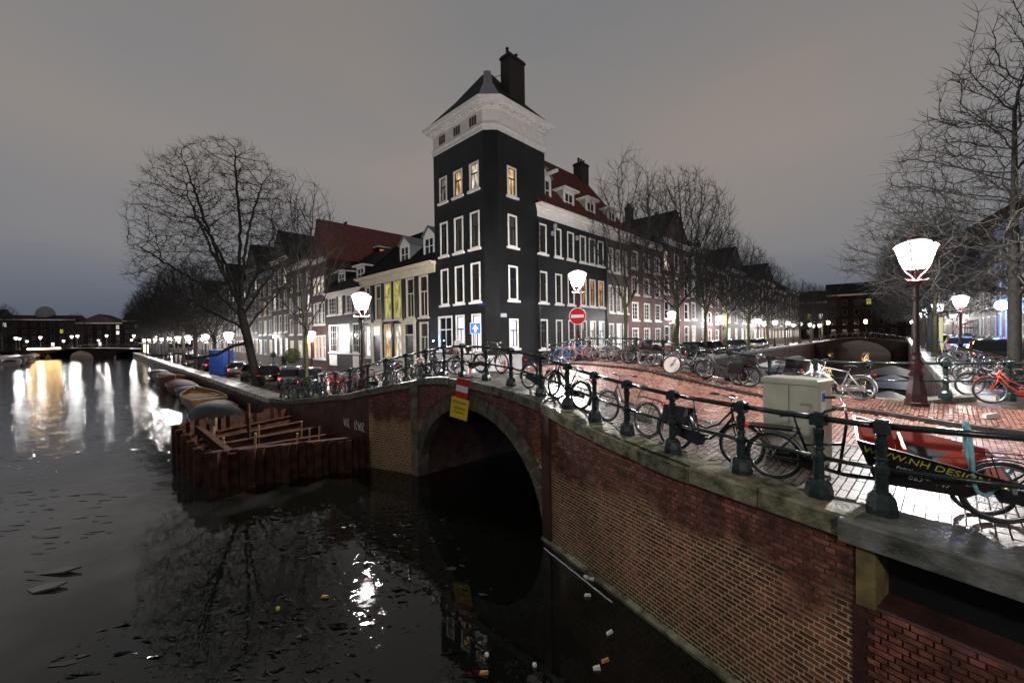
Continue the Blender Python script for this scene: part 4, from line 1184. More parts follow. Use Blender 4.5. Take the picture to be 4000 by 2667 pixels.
# L2
T2 = 24.45
def c2(*ts): return [(T2 - b, T2 - a) for a, b in ts]
def l2_roof(f):
    saddle(f, 0, T2 - T1, 9.66, 14.0, 9.0, M["roof_tile_dark"])
    dormer(f, T2 - 18.0, 1.5, 9.95, 1.55, 0.7, gable=False, wall="dark_paint"); dormer(f, T2 - 22.2, 1.5, 9.95, 1.55, 0.7, gable=False, wall="dark_paint", pane="curtain_grey")
    q = MB(); q.box(0, 0.25, -0.2, 4.6, 0, 0.12); o = f.put("verge", q.mesh("verge"), M["lead"], 0.0, 0, 12.0)
def l2_extra(f):
    for (xa, xb) in c2((16.75, 18.35), (21.95, 23.8)):
        q = MB(); q.box(0, xb - xa, -0.04, 0.0, 0, 1.05); f.put("panel", q.mesh("panel"), M["white_paint"], xa, 0, 2.2)
    return []
row_house("black house with white ground floor shop windows beside the low cream cornice house", LO(T2), AL_, T2 - T1, 1.5, 9.4,
          [c2((16.85, 17.86), (18.5, 19.7), (20.5, 21.43), (21.9, 23.95)), c2((16.75, 18.4), (18.97, 21.7), (21.9, 23.82))], [(7.25, 9.0), (3.5, 6.26)], "black_brick",
          [["curtain_grey", "curtain_grey", "lit_pale", "curtain_grey"], ["curtain_grey", "lit_white", "curtain_grey"]], roof=l2_roof, extra=l2_extra, style="grid", corn_h=0.45)
# L3
T3 = 28.2
def c3(*ts): return [(T3 - b, T3 - a) for a, b in ts]
def l3_roof(f):
    gable_front(f, 0, T3 - T2, 13.2, 17.6, 16.0, M["roof_tile_red"], "dark_red_brick")
    chimney(f, T3 - T2 - 0.8, 15.2, 15.0, 18.6, 0.9, 0.7, 1)
    # little dormer on the side slope with a lit window
    q = MB(); q.box(0, 1.5, 0, 1.3, 0, 1.2); o = f.put("side_dormer", q.mesh("side_dormer"), M["dark_paint"], T3 - T2 - 1.3, 5.8, 13.9)
    q = MB(); q.box(1.5, 1.53, 0.12, 1.18, 0.3, 1.0); link("pane", q.mesh("pane"), M["lit_orange"], o)
    q = MB(); q.box(-0.2, 1.8, -0.25, 1.5, 1.2, 1.32); link("dormer_roof", q.mesh("dormer_roof"), M["white_paint"], o)
row_house("narrow dark house with a steep red side roof and pale lit top windows", LO(T3), AL_, T3 - T2, 1.5, 13.2, c3((24.85, 25.75), (25.9, 26.85), (27.05, 27.95)),
          [(9.67, 11.45), (6.38, 8.75), (2.75, 5.25)], "dark_red_brick", [["lit_pale", "lit_pale", "lit_pale"], ["curtain_grey", "curtain_grey", "curtain_grey"], ["lit_orange", "lit_orange", "lit_warm"]], roof=l3_roof, style="half", corn_h=0.35)

def auto_cols(Wd, n, w, m=0.45):
    g = (Wd - 2 * m - n * w) / max(1, n - 1); return [(m + i * (w + g), m + i * (w + g) + w) for i in range(n)]
def pane_pick(seed, lit=0.18, kinds=("lit_pale", "lit_warm", "lit_white"), ground=None):
    rr = random.Random(seed)
    def f(ri, ci):
        x = rr.random()
        if ground and ri == ground[0]: return ground[1][ci % len(ground[1])]
        if x < lit: return rr.choice(kinds)
        return rr.choice(("glass_dark", "curtain_dark", "curtain_dark", "curtain_grey"))
    return f
def rows4(zb, ze, n, tall=2.2):
    st = (ze - 0.8 - zb - 1.0) / n
    return [(zb + 1.0 + st * k + 0.35, zb + 1.0 + st * k + 0.35 + min(tall, st - 0.7)) for k in range(n)][::-1]
WALLS = ["brown_brick", "dark_red_brick", "red_brick", "grey_brick"]
words_wall = {"brown_brick": "brown brick", "dark_red_brick": "dark red brick", "red_brick": "red brick", "grey_brick": "grey brick", "black_brick": "black brick"}
# farther along the main canal
specs = [(36.4, 3, 13.6, "brown_brick", "saddle", "brown brick house with a brightly lit white ground floor and clipped bushes at the door", ["lit_pale", "lit_green", "lit_green"]),
         (43.0, 3, 15.2, "dark_red_brick", "front", "dark red gabled house with a glaring white shop front behind the big leaning tree", ["lit_white", "lit_white", "lit_white"]),
         (50.2, 3, 14.2, "grey_brick", "saddle", "grey brick house two doors beyond the white shop front", ["lit_white", "curtain_grey", "lit_pale"]),
         (57.0, 3, 15.8, "brown_brick", "front", "tall brown gabled house behind the crown of the big tree", ["curtain_grey", "lit_pale", "lit_pale"]),
         (65.0, 4, 14.0, "dark_red_brick", "saddle", "dark red house with four windows per floor far up the long quay", ["lit_pale", "lit_warm", "curtain_grey"]),
         (73.0, 3, 15.0, "grey_brick", "front", "grey gabled house far up the long quay", ["lit_warm", "curtain_grey", "lit_pale"]),
         (82.0, 4, 14.5, "brown_brick", "saddle", "brown brick house well up the quay, past the grey gabled house", ["lit_white", "lit_pale", "curtain_grey"]),
         (91.0, 4, 13.5, "dark_red_brick", "saddle", "lowest dark red house near the end of the long quay row", ["lit_pale", "lit_pale", "lit_warm"]),
         (101.0, 4, 15.0, "grey_brick", "front", "grey gabled house near the end of the long quay row", ["lit_warm", "lit_pale", "lit_white"]),
         (112.0, 4, 14.0, "brown_brick", "saddle", "last brown house of the long quay row", ["lit_pale", "lit_white", "curtain_grey"])]
tprev = T3
for i, (t1, nc, ze, wm, rt, lab, gr) in enumerate(specs):
    Wd = t1 - tprev - 0.05; zb = 1.5
    def rf(f, Wd=Wd, ze=ze, rt=rt, wm=wm):
        if rt == "saddle": saddle(f, 0, Wd, ze, ze + 3.6, 9, M["roof_tile_red"] if wm != "grey_brick" else M["roof_tile_dark"], gmat=wm)
        else: gable_front(f, 0, Wd, ze, ze + 3.8, 10, M["roof_tile_dark"], wm)
        chimney(f, Wd * 0.8, 4.5, ze + 2, ze + 4.8, 0.9, 0.6, 2)
    rws = rows4(zb, ze, 4); cw = min(1.25, (Wd - 1.2) / nc * 0.62)
    row_house(lab, LO(t1), AL_, Wd, zb, ze, auto_cols(Wd, nc, cw), rws, wm, pane_pick(i + 3, 0.2, ground=(3, gr)), roof=rf, style="half" if i % 2 else "grid", detail=i < 4, sill=i < 4, corn_h=0.5, frame="white_paint" if i < 3 else "grey_paint", corn_mat="white_paint" if i < 2 else "grey_paint")  # frames greyed farther up the quay to paint in dim light
    tprev = t1

# R1: black house next to the tower, broad white dentil cornice, red roof with three dormers
T1r = 3.6
def cr_(*ts): return [(a - T1r, b - T1r) for a, b in ts]
def r1_roof(f):
    saddle(f, -0.0, 12.6, 13.62, 20.0, 9.5, M["roof_tile_red"], rows=1, gmat="black_brick")
    dormer(f, 1.55, 1.25, 13.95, 2.0, 0.55, hoist=True, wall="grey_paint"); dormer(f, 4.35, 1.25, 13.75, 1.9, 0.55, gable=False); dormer(f, 7.3, 1.25, 13.75, 1.9, 0.55, gable=False)
    chimney(f, 12.0, 4.6, 18.0, 21.2, 1.25, 0.9, 3); dormer(f, 10.6, 1.2, 13.75, 1.8, 0.55, gable=False)
rr1 = cr_((3.71, 4.54), (5.45, 6.21), (6.91, 7.73), (8.49, 9.3), (9.72, 10.58), (10.98, 11.84))
row_house("black house with white dentil cornice and red roof joined to the corner house", RO(T1r), AR_, 8.7, 2.3, 13.5, rr1, [(10.36, 12.38), (7.06, 9.18), (3.94, 5.95)], "black_brick",
          [["curtain_dark", "curtain_dark", "curtain_dark", "curtain_grey", "curtain_grey", "curtain_dark"], ["curtain_dark", "curtain_dark", "glass_dark", "lit_orange", "lit_orange", "lit_orange"], ["curtain_dark", "curtain_grey", "curtain_grey", "lit_dim", "lit_pale", "lit_white"]],
          roof=r1_roof, sash="dark_paint", corn=False)
f1 = Face([o for o in scene.objects if o.get("label", "").startswith("black house with white dentil")][0], zb=2.3)
cornice(f1, 0.0, 12.5, 12.78, 13.62, "white_paint", 0.5, True)
for (x_, z_, w_, h_) in ((1.45, 11.75, 0.22, 0.28), (1.72, 12.25, 0.2, 0.34), (4.35, 11.9, 0.18, 0.3)):
    q = MB(); q.box(0, w_, -0.18, 0.0, 0, h_); f1.put("wall_box", q.mesh("wall_box"), M["grey_paint"], x_, 0, z_)
# R2
r2_roof = None
row_house("narrow brown brick house between the black dentil house and the red brick row", RO(12.32), AR_, 3.78, 2.4, 13.5, [(0.26, 1.05), (1.48, 2.3), (2.62, 3.45)], [(10.1, 12.1), (6.7, 9.0), (3.6, 5.8)], "brown_brick",
          [["curtain_grey", "curtain_dark", "curtain_grey"], ["curtain_grey"] * 3, ["lit_dim", "lit_white", "lit_white"]], roof=r2_roof, style="grid", corn=False)
specs = [(23.0, 3, 13.6, "red_brick", "saddle", "red brick house with white sash windows behind the first bare street tree", ["curtain_grey", "curtain_grey", "lit_dim"], 0.0),
         (30.5, 3, 14.6, "red_brick", "front", "gabled red brick house by the second bare street tree", ["curtain_grey", "lit_dim", "curtain_grey"], 0.1),
         (36.0, 2, 15.0, "dark_red_brick", "saddle", "dark house with tall brightly lit stair windows behind the street trees", ["lit_pale", "lit_dim"], 0.75),
         (44.0, 3, 13.2, "red_brick", "saddle", "red brick house past the one with the bright stair windows", ["lit_dim", "curtain_grey", "lit_pale"], 0.05),
         (53.0, 3, 14.0, "grey_brick", "front", "grey gabled house with a white lit entrance on the side canal", ["lit_white", "lit_pale", "lit_white"], 0.15),
         (63.0, 4, 13.4, "brown_brick", "saddle", "brown brick house in the middle of the side canal row", ["lit_pale", "curtain_grey", "lit_pale"], 0.15),
         (74.0, 4, 14.0, "dark_red_brick", "front", "dark red gabled house far along the side canal row", ["lit_warm", "lit_orange", "lit_pale"], 0.15),
         (86.0, 4, 13.2, "brown_brick", "saddle", "brown house far along the side canal row", ["lit_pale", "lit_warm", "lit_pale"], 0.15),
         (100.0, 5, 14.0, "dark_red_brick", "saddle", "last dark red house of the side canal row", ["lit_orange", "lit_pale", "lit_white"], 0.15)]
tprev = 16.12
for i, (t1, nc, ze, wm, rt, lab, gr, lit) in enumerate(specs):
    Wd = t1 - tprev - 0.05; zb = 2.45
    def rf(f, Wd=Wd, ze=ze, rt=rt, wm=wm):
        if rt == "saddle": saddle(f, 0, Wd, ze, ze + 3.4, 9, M["roof_tile_dark"], gmat=wm)
        else: gable_front(f, 0, Wd, ze, ze + 3.6, 10, M["roof_tile_dark"], wm)
        chimney(f, Wd * 0.25, 4.5, ze + 1.8, ze + 4.5, 0.9, 0.6, 2)
    rws = rows4(zb, ze, 4); cw = min(1.25, (Wd - 1.2) / nc * 0.66)
    row_house(lab, RO(tprev), AR_, Wd, zb, ze, auto_cols(Wd, nc, cw), rws, wm, pane_pick(i + 31, lit, ("lit_green", "lit_pale") if lit > 0.5 else ("lit_pale", "lit_warm"), ground=(3, gr)), roof=rf, style="grid" if i % 2 == 0 else "half", detail=i < 4, sill=i < 4, corn_h=0.45)
    tprev = t1

# the row across the side canal, on the near bank
NB0 = Vector((XR1[0] + 0.717 * 4.6, XR1[1] - 0.697 * 4.6))
def NO(t): return (NB0.x + RD[0] * t, NB0.y + RD[1] * t)
ANB = AR_ + math.pi
specs = [(18.0, 25.9, 3, 12.0, "grey_brick", "saddle", "grey house at the near end of the near bank street", ["curtain_grey", "curtain_grey", "curtain_grey"]),
         (26.0, 34.0, 3, 12.5, "grey_brick", "saddle", "grey house washed in blue shop light on the near bank street", ["lit_blue", "lit_blue", "lit_blue"]),
         (34.05, 42.9, 3, 12.0, "dark_red_brick", "saddle", "dark house between the blue lit shop and the red awnings", ["curtain_grey", "lit_dim", "curtain_grey"]),
         (42.95, 54.0, 3, 11.5, "grey_brick", "saddle", "pale shop house with dark red awnings on the near bank street", ["lit_pale", "curtain_grey", "lit_white"]),
         (54.05, 65.0, 4, 16.5, "dark_red_brick", "saddle", "tall dark house with yellow lit upper windows beyond the red awnings", ["lit_pale", "lit_white", "lit_white"]),
         (65.05, 76.0, 4, 14.0, "brown_brick", "front", "dark gabled house beyond the tall house with yellow windows", ["lit_white", "curtain_grey", "lit_pale"]),
         (76.05, 88.0, 5, 14.0, "dark_red_brick", "saddle", "dark red house far down the near bank street", ["lit_pale", "lit_white", "curtain_grey"]),
         (88.05, 102.0, 5, 13.0, "brown_brick", "saddle", "last brown house of the near bank street", ["lit_pale", "lit_pale", "lit_white"])]
for i, (t0, t1, nc, ze, wm, rt, lab, gr) in enumerate(specs):
    Wd = t1 - t0; zb = 2.9
    def rf(f, Wd=Wd, ze=ze, rt=rt, wm=wm):
        if rt == "saddle": saddle(f, 0, Wd, ze, ze + 3.2, 9, M["roof_tile_dark"], gmat=wm)
        else: gable_front(f, 0, Wd, ze, ze + 3.6, 10, M["roof_tile_dark"], wm)
    rws = rows4(zb, ze, 3 if ze < 13 else 4); cw = min(1.3, (Wd - 1.2) / nc * 0.6)
    ng = len(rws) - 1
    row_house(lab, NO(t1), ANB, Wd, zb, ze, auto_cols(Wd, nc, cw), rws, wm, pane_pick(i + 71, 0.22 if i == 4 else 0.06, ("lit_yellow", "lit_pale"), ground=(ng, gr)), roof=rf, style="half", detail=i < 5, sill=i < 5, corn_h=0.45, frame="grey_paint", corn_mat="grey_paint")

# far ends of both canals: houses across the view
def far_row(p0, p1, zb, items, face_cam=True):
    a_ = Vector(p0); b_ = Vector(p1); d = (b_ - a_).normalized(); rot = math.atan2(d.y, d.x); t = 0.0
    for k, (Wd, ze, nc, wm, rt, lab, lit) in enumerate(items):
        p = a_ + d * t
        def rf(f, Wd=Wd, ze=ze, rt=rt, wm=wm):
            if rt == "saddle": saddle(f, 0, Wd, ze, ze + 4, 10, M["roof_tile_dark"], gmat=wm)
            elif rt == "dome":
                saddle(f, 0, Wd, ze, ze + 2.0, 10, M["roof_tile_dark"], gmat=wm)
                q = MB(); q.lathe([(3.0, 0), (3.0, 1.2), (3.3, 1.3), (3.1, 1.6), (2.9, 2.8), (2.2, 4.0), (1.1, 4.8), (0.1, 5.1)], 14)
                f.put("dome", q.mesh("dome"), M["lead"], Wd * 0.5, 5, ze + 1.0)
            else: gable_front(f, 0, Wd, ze, ze + 4, 10, M["roof_tile_dark"], wm)
        wm = 'far_brick'; rws = rows4(zb, ze, 4 if ze > 12 else 3, 1.9); cw = min(1.3, (Wd - 1) / nc * 0.5)
        row_house(lab, (p.x, p.y), rot, Wd - 0.05, zb, ze, auto_cols(Wd, nc, cw, 1.0), rws, wm, pane_pick(k + 90 + int(ze * 3), lit, ("lit_pale", "lit_yellow", "lit_white")), roof=rf, style="plain", detail=False, sill=False, corn_h=0.5, name="distant_house", frame="far_frame")
        t += Wd
far_row((-262, 150), (-118, 214), 2.0, [
    (16, 18, 5, "brown_brick", "front", "distant dark gabled house at the left end of the far quay", 0.04),
    (18, 15, 6, "dark_red_brick", "saddle", "distant long dark house left of the domed building", 0.05),
    (14, 16, 5, "grey_brick", "saddle", "distant grey house with flat eaves beside the domed building", 0.03),
    (24, 15.5, 8, "dark_red_brick", "dome", "distant dark red building with a small dome on its roof", 0.12),
    (16, 14, 5, "brown_brick", "front", "distant gabled house right of the domed building", 0.12),
    (20, 15, 6, "grey_brick", "saddle", "distant grey house behind the far canal bridge", 0.15),
    (20, 14, 6, "dark_red_brick", "saddle", "distant dark red house at the right end of the far quay", 0.2),
    (28, 15, 8, "brown_brick", "saddle", "distant wide brown house behind the far trees", 0.15)])
far_row((92, 142), (158, 96), 2.4, [
    (16, 15, 5, "brown_brick", "saddle", "far brown house closing the side canal", 0.10),
    (18, 17, 6, "dark_red_brick", "saddle", "far dark red house closing the side canal, with orange lamps at its door", 0.08),
    (18, 16, 6, "grey_brick", "front", "far grey gabled house closing the side canal", 0.10),
    (28, 15, 8, "brown_brick", "saddle", "far wide brown house at the right end of the side canal", 0.06)])

# drainpipes on the black houses
for lab, xs_, z0_, z1_ in (("low black house", (0.12, 5.75), 1.6, 9.3), ("black house with white dentil", (0.06, 8.55), 2.4, 12.7), ("black house with white ground", (7.6,), 1.6, 9.2)):
    r_ = [o for o in scene.objects if o.get("label", "").startswith(lab)][0]; zb_ = r_.location.z
    for x_ in xs_:
        q = MB(); q.tube([(x_, -0.07, z0_ - zb_), (x_, -0.07, z1_ - zb_)], 0.05, 7); link("drainpipe", q.mesh("drainpipe", True), M["dark_paint"], r_)
# ------------------------------------------------------------------ street lanterns
def make_lamp(label, loc, group):
    L = thing("street_lamp", label, "street lamp", loc, group=group)
    b = MB()
    b.lathe([(0.245, -0.05), (0.245, 0.07), (0.215, 0.10), (0.205, 0.30), (0.140, 0.62), (0.130, 0.74)], 8, rot=R(22.5))
    b.build("base", M["lamp_paint"], L)
    p = MB()
    p.lathe([(0.138, 0.74), (0.148, 0.79), (0.12, 0.84), (0.10, 0.90), (0.12, 1.0), (0.132, 1.05), (0.128, 1.10), (0.09, 1.16), (0.08, 1.26), (0.10, 1.29), (0.072, 1.34), (0.060, 2.0), (0.052, 2.62), (0.085, 2.66), (0.085, 2.70), (0.058, 2.74), (0.06, 2.9), (0.055, 2.98), (0.115, 3.06), (0.135, 3.12), (0.09, 3.16), (0.05, 3.18)], 12)
    p.build("post", M["lamp_paint"], L, smooth=False)
    c = MB(); c.tube([(-0.31, 0, 3.165), (-0.24, 0, 3.135), (0.24, 0, 3.135), (0.31, 0, 3.165)], [0.03, 0.02, 0.02, 0.03], 6)
    c.build("ladder_bar", M["lamp_paint"], L)
    for k in range(4):
        an = R(45 + 90 * k); ca, sa = math.cos(an), math.sin(an); s_ = MB()
        s_.tube([(0.045 * ca, 0.045 * sa, 3.16), (0.10 * ca, 0.10 * sa, 3.25), (0.20 * ca, 0.20 * sa, 3.37), (0.21 * ca, 0.21 * sa, 3.43)], [0.032, 0.028, 0.022, 0.02], 6)
        s_.build("support", M["lamp_paint"], L)
    g = MB(); g.lathe([(0.235, 3.435), (0.405, 3.955)], 6, rot=R(30)); g.build("lantern_glass", M["lantern_glass"], L)
    r_ = MB(); r_.lathe([(0.43, 3.96), (0.43, 3.985), (0.36, 4.05), (0.25, 4.105), (0.16, 4.13)], 6, rot=R(30)); r_.build("lantern_roof", M["lantern_roof"], L)
    e_ = MB()
    for k in range(6):
        an = R(30 + 60 * k); a0 = Vector((0.237 * math.cos(an), 0.237 * math.sin(an), 3.43)); a1 = Vector((0.41 * math.cos(an), 0.41 * math.sin(an), 3.96))
        e_.tube([a0, a1], 0.013, 4)
        e_.lathe([(0.022, 3.985), (0.03, 4.01), (0.0, 4.05)], 6, Matrix.Translation((0.41 * math.cos(an), 0.41 * math.sin(an), 0)))
    e_.ring((0, 0, 3.435), 0.225, 0.012, 6, 4, 'z'); e_.build("lantern_frame", M["lamp_paint"], L)
    ld = bpy.data.lights.new("bulb", 'POINT'); ld.energy = LAMP; ld.color = (1.0, 0.97, 0.95); ld.shadow_soft_size = 0.15
    lo_ = bpy.data.objects.new("bulb", ld); col.objects.link(lo_); lo_.parent = L; lo_.location = (0, 0, 3.72)
    f = MB(); f.lathe([(0.17, 4.13), (0.18, 4.155), (0.10, 4.165), (0.085, 4.20), (0.10, 4.215), (0.03, 4.235), (0.0, 4.25)], 8); f.build("crown", M["lamp_paint"], L)
    return L
def dim_lamp(root, energy):
    key = "bulb_%d" % int(energy)
    if key not in bpy.data.lights:
        l2 = lamp0.children[[c.type for c in lamp0.children].index('LIGHT')].data.copy(); l2.name = key; l2.energy = energy
    for ch in root.children:
        if ch.type == 'LIGHT': ch.data = bpy.data.lights[key]
def lampz(x, y, dz=0.0): return (x, y, HG(x, y) + dz)
lamp0 = make_lamp("tall maroon street lantern between the parked blue and white bicycle and the red one", lampz(10.15, 10.0), "street lanterns on the bridge")
lm_mid = copy_tree(lamp0, lampz(3.05, 18.35), (0, 0, 0.3), "maroon street lantern carrying the round red no entry sign", "street lanterns on the bridge")
copy_tree(lamp0, lampz(-6.62, 17.6), (0, 0, 0.2), "maroon street lantern glowing in front of the cream cornice of the low black house", "street lanterns on the bridge", scale=1.06)
dim_lamp(copy_tree(lamp0, (2.2, -2.8, 2.78), (0, 0, 0.5), "maroon street lantern on the bridge the picture is taken from", "street lanterns on the bridge"), LAMP * 0.26)
GLQ = "lanterns along the long quay"; GLS = "lanterns on the tree side of the side canal"; GLN = "lanterns on the near bank street"
def lampline(pts, lab, grp):
    for i, (x, y, z) in enumerate(pts):
        o_ = copy_tree(lamp0, (x, y, z), (0, 0, 0.13 * i), lab[i] if isinstance(lab, list) and i < len(lab) else (lab[-1] if isinstance(lab, list) else lab), grp)
        dim_lamp(o_, LAMP * 0.26)
def qpt(t, off):   # along the long quay, off metres in from the edge
    return (QC[0] + LD[0] * t + 0.698 * off, QC[1] + LD[1] * t + 0.716 * off, 1.5)
lampline([qpt(15.5, 7.6), qpt(19, 1.6), qpt(31, 1.6)] + [qpt(t, 1.6) for t in (44, 55, 67, 80, 94, 110, 128)] + [qpt(t, 7.5) for t in (52, 76, 102, 130)],
         ["street lantern in front of the white lit ground floor and its bushes", "lantern just behind the leaning trunk of the big tree", "lantern beyond the blue container on the long quay", "small far lantern along the long quay"], GLQ)
def spt(t, off): return (XL0[0] + RD[0] * t - 0.717 * off, XL0[1] + RD[1] * t + 0.697 * off, 2.6)
lampline([spt(17.5, 1.2), spt(30, 1.2), spt(38, 3.2)] + [spt(t, 1.2) for t in (46, 56, 66, 78, 90, 104)] + [spt(t, 3.4) for t in (60, 85, 112)],
         ["street lantern beside the second street tree in front of the red brick row", "lantern above the person in the dark coat", "lantern past the person in the dark coat", "small far lantern on the tree side of the side canal"], GLS)
def npt(t, off): return (XR1[0] + RD[0] * t + 0.717 * off, XR1[1] + RD[1] * t - 0.697 * off, 2.86)
lampline([npt(21, 1.6), npt(29, 1.0), npt(39, 0.8)] + [npt(t, 0.9) for t in (50, 62, 76, 92, 108)] + [npt(t, 3.7) for t in (58, 84)],
         ["street lantern in front of the dark red awnings", "lantern between the red awnings and the tall maroon lantern", "lantern beside the yellow advertising column", "small far lantern on the near bank street"], GLN)
far_l = []
for k, u in enumerate((-0.02, 0.022, 0.05, 0.075, 0.115, 0.155, 0.19, 0.225, 0.29, 0.34)):
    x = -170 + u * 190; far_l.append((x, 131.5 + 3 * math.sin(k * 2.1), 2.6 + 0.7 * math.sin(math.pi * min(1, max(0, (u - 0.0) / 0.34)))))
lampline(far_l, "distant lantern at the end of the long canal", "distant lanterns")
lampline([(-200 + 9.5 * k, 152 + 4.4 * k, 2.0) for k in range(8)], "tiny distant lantern on the far bank behind the low bridge", "tiny distant lanterns")
lampline([(-150 + 12 * k, 113 - 9.5 * k + 0.0, 1.4) for k in range(3)], "distant lantern on the far left bank by the moored boats", "distant lanterns on the far left bank")

# ------------------------------------------------------------------ bare winter trees grown by space colonisation
def grow_tree(seed, trunk, attr, step=0.42, infl=2.6, kill=0.75, iters=90, bias=(0, 0, 0.12), twigs=3, twig_len=0.55, r0=0.0085, expo=2.35, maxr=0.3, limbs=()):
    rr = random.Random(seed)
    nodes = [Vector(p) for p in trunk]; par = [-1] + list(range(len(trunk) - 1))
    for limb in limbs:   # main limbs laid out by hand, resampled
        last = limb[0]; a_ = nodes[last]
        for b_ in limb[1:]:
            b_ = Vector(b_); m_ = max(1, int((b_ - a_).length / step)); st_ = a_
            for k in range(1, m_ + 1):
                p = st_.lerp(b_, k / m_) + Vector((rr.uniform(-0.07, 0.07), rr.uniform(-0.07, 0.07), rr.uniform(-0.05, 0.05)))
                nodes.append(p); par.append(last); last = len(nodes) - 1
            a_ = b_
    att = [Vector(a) for a in attr]; bias = Vector(bias); nk = [0] * len(nodes)
    for it in range(iters):
        if not att: break
        kd = kdtree.KDTree(len(nodes))
        for i, p in enumerate(nodes): kd.insert(p, i)
        kd.balance()
        pull = {}; left = []
        for a_ in att:
            co, idx, d = kd.find(a_)
            if d < kill: continue
            left.append(a_)
            if d < infl: pull.setdefault(idx, []).append((a_ - nodes[idx]).normalized())
        att = left
        if not pull:
            infl *= 1.35
            if infl > 14: break
            continue
        new = 0
        for idx, ds in pull.items():
            v = Vector((0, 0, 0))
            for d in ds: v += d
            v += bias * len(ds)
            if v.length < 1e-4: continue
            v = v.normalized() + Vector((rr.uniform(-0.22, 0.22), rr.uniform(-0.22, 0.22), rr.uniform(-0.16, 0.16)))
            p = nodes[idx] + v.normalized() * step
            if nk[idx] >= 3 or kd.find(p)[2] < step * 0.45: continue
            nodes.append(p); par.append(idx); nk[idx] += 1; nk.append(0); new += 1
        if not new: break
    n = len(nodes); kids = [[] for _ in range(n)]
    for i in range(1, n): kids[par[i]].append(i)
    rad = [0.0] * n
    for i in range(n - 1, -1, -1):
        rad[i] = (sum(rad[k] ** expo for k in kids[i])) ** (1 / expo) if kids[i] else r0
    rad = [min(r_, maxr) for r_ in rad]
    tk, cr = MB(), MB()
    def seg(mb, a_, b_, ra, rb, m):
        d = (b_ - a_)
        if d.length < 1e-5: return
        d.normalize(); u = d.orthogonal().normalized(); v = d.cross(u); vs_ = []
        for (c_, r_) in ((a_, ra), (b_, rb)):
            for k in range(m):
                an = 2 * math.pi * k / m; vs_.append(c_ + (u * math.cos(an) + v * math.sin(an)) * r_)
        mb.add(vs_, [(k, (k + 1) % m, m + (k + 1) % m, m + k) for k in range(m)])
    for i in range(1, n):
        r1 = rad[i]; r0_ = min(rad[par[i]], r1 * 1.6)
        big = r1 > 0.055
        seg(tk if big else cr, nodes[par[i]], nodes[i], r0_, r1, 8 if r1 > 0.12 else (5 if r1 > 0.035 else 3))
        if rad[i] < 0.03:
            d = (nodes[i] - nodes[par[i]]).normalized()
            for _ in range(twigs):
                if rr.random() < 0.75:
                    dv = (d * 0.8 + Vector((rr.uniform(-1, 1), rr.uniform(-1, 1), rr.uniform(-0.6, 1.0)))).normalized()
                    L_ = twig_len * rr.uniform(0.5, 1.3); m_ = nodes[i] + dv * L_ * 0.5
                    e_ = m_ + (dv + Vector((rr.uniform(-0.4, 0.4), rr.uniform(-0.4, 0.4), rr.uniform(-0.2, 0.5)))).normalized() * L_ * 0.5
                    seg(cr, nodes[i], m_, 0.0075, 0.006, 3); seg(cr, m_, e_, 0.006, 0.003, 3)
    # root flare
    a_ = nodes[0]; mr = rad[0]
    tk.lathe([(mr * 1.7, -0.3), (mr * 1.45, 0.05), (mr * 1.12, 0.4)], 10, Matrix.Translation(a_))
    return tk.mesh("trunk", True), cr.mesh("crown")
def ell(rr, n, c, r_, shell=0.35, cut=None):
    out = []
    while len(out) < n:
        p = Vector((rr.uniform(-1, 1), rr.uniform(-1, 1), rr.uniform(-1, 1)))
        if p.length > 1 or p.length < shell * rr.random(): continue
        q = Vector((c[0] + p.x * r_[0], c[1] + p.y * r_[1], c[2] + p.z * r_[2]))
        if cut and not cut(q): continue
        out.append(q)
    return out
rr = random.Random(3)
# the big elm leaning over the quay
elm_attr = ell(rr, 6200, (-1.9, 0, 11.0), (5.9, 5.4, 7.2), 0.4, lambda q: q.z > 5.0) + ell(rr, 420, (-6.4, -0.3, 8.6), (2.4, 2.2, 2.4))
elm_trunk = [(0, 0, 0), (-0.10, 0, 0.7), (-0.24, 0, 1.5), (-0.42, 0, 2.4), (-0.60, 0, 3.3), (-0.80, 0, 4.2), (-0.98, 0, 5.0), (-1.12, 0, 5.7)]
elm_limbs = [[7, (-1.2, 0.1, 7.6), (-1.2, 0.2, 9.8), (-1.25, 0.3, 12.9), (-1.4, 0.2, 15.6), (-1.45, 0.2, 17.4)], [6, (-2.5, -0.6, 6.9), (-3.9, -1.0, 7.9), (-5.9, -1.3, 9.2), (-7.4, -1.4, 10.2)], [7, (-1.9, 0.5, 7.4), (-2.8, 0.9, 9.2), (-4.3, 1.3, 11.6), (-5.6, 1.6, 13.3)],
             [7, (-1.6, -0.5, 7.6), (-2.1, -0.9, 9.6), (-2.8, -1.3, 12.4), (-3.4, -1.5, 14.9)], [7, (-0.7, -0.5, 7.4), (-0.2, -0.9, 9.3), (0.7, -1.3, 12.0), (1.6, -1.5, 14.3)], [6, (-0.3, 0.4, 6.6), (0.7, 0.8, 8.3), (2.4, 1.2, 10.2), (3.6, 1.4, 11.8)],
             [7, (-1.1, -1.4, 7.6), (-1.3, -2.7, 9.8), (-1.7, -3.8, 12.4)], [7, (-1.1, 1.4, 7.8), (-1.0, 2.8, 10.0), (-0.8, 3.9, 12.4)], [5, (-2.2, -0.2, 5.0), (-3.8, -0.3, 5.9), (-5.8, -0.2, 7.2), (-7.2, 0.1, 8.0)], [5, (0.2, 0.0, 5.3), (1.6, 0.2, 6.9), (3.0, 0.3, 8.5)]]
ELM = grow_tree(1, elm_trunk, elm_attr, step=0.33, infl=1.7, kill=0.42, iters=90, bias=(0, 0, 0.12), twigs=4, twig_len=0.55, r0=0.0105, expo=2.18, maxr=0.44, limbs=elm_limbs)
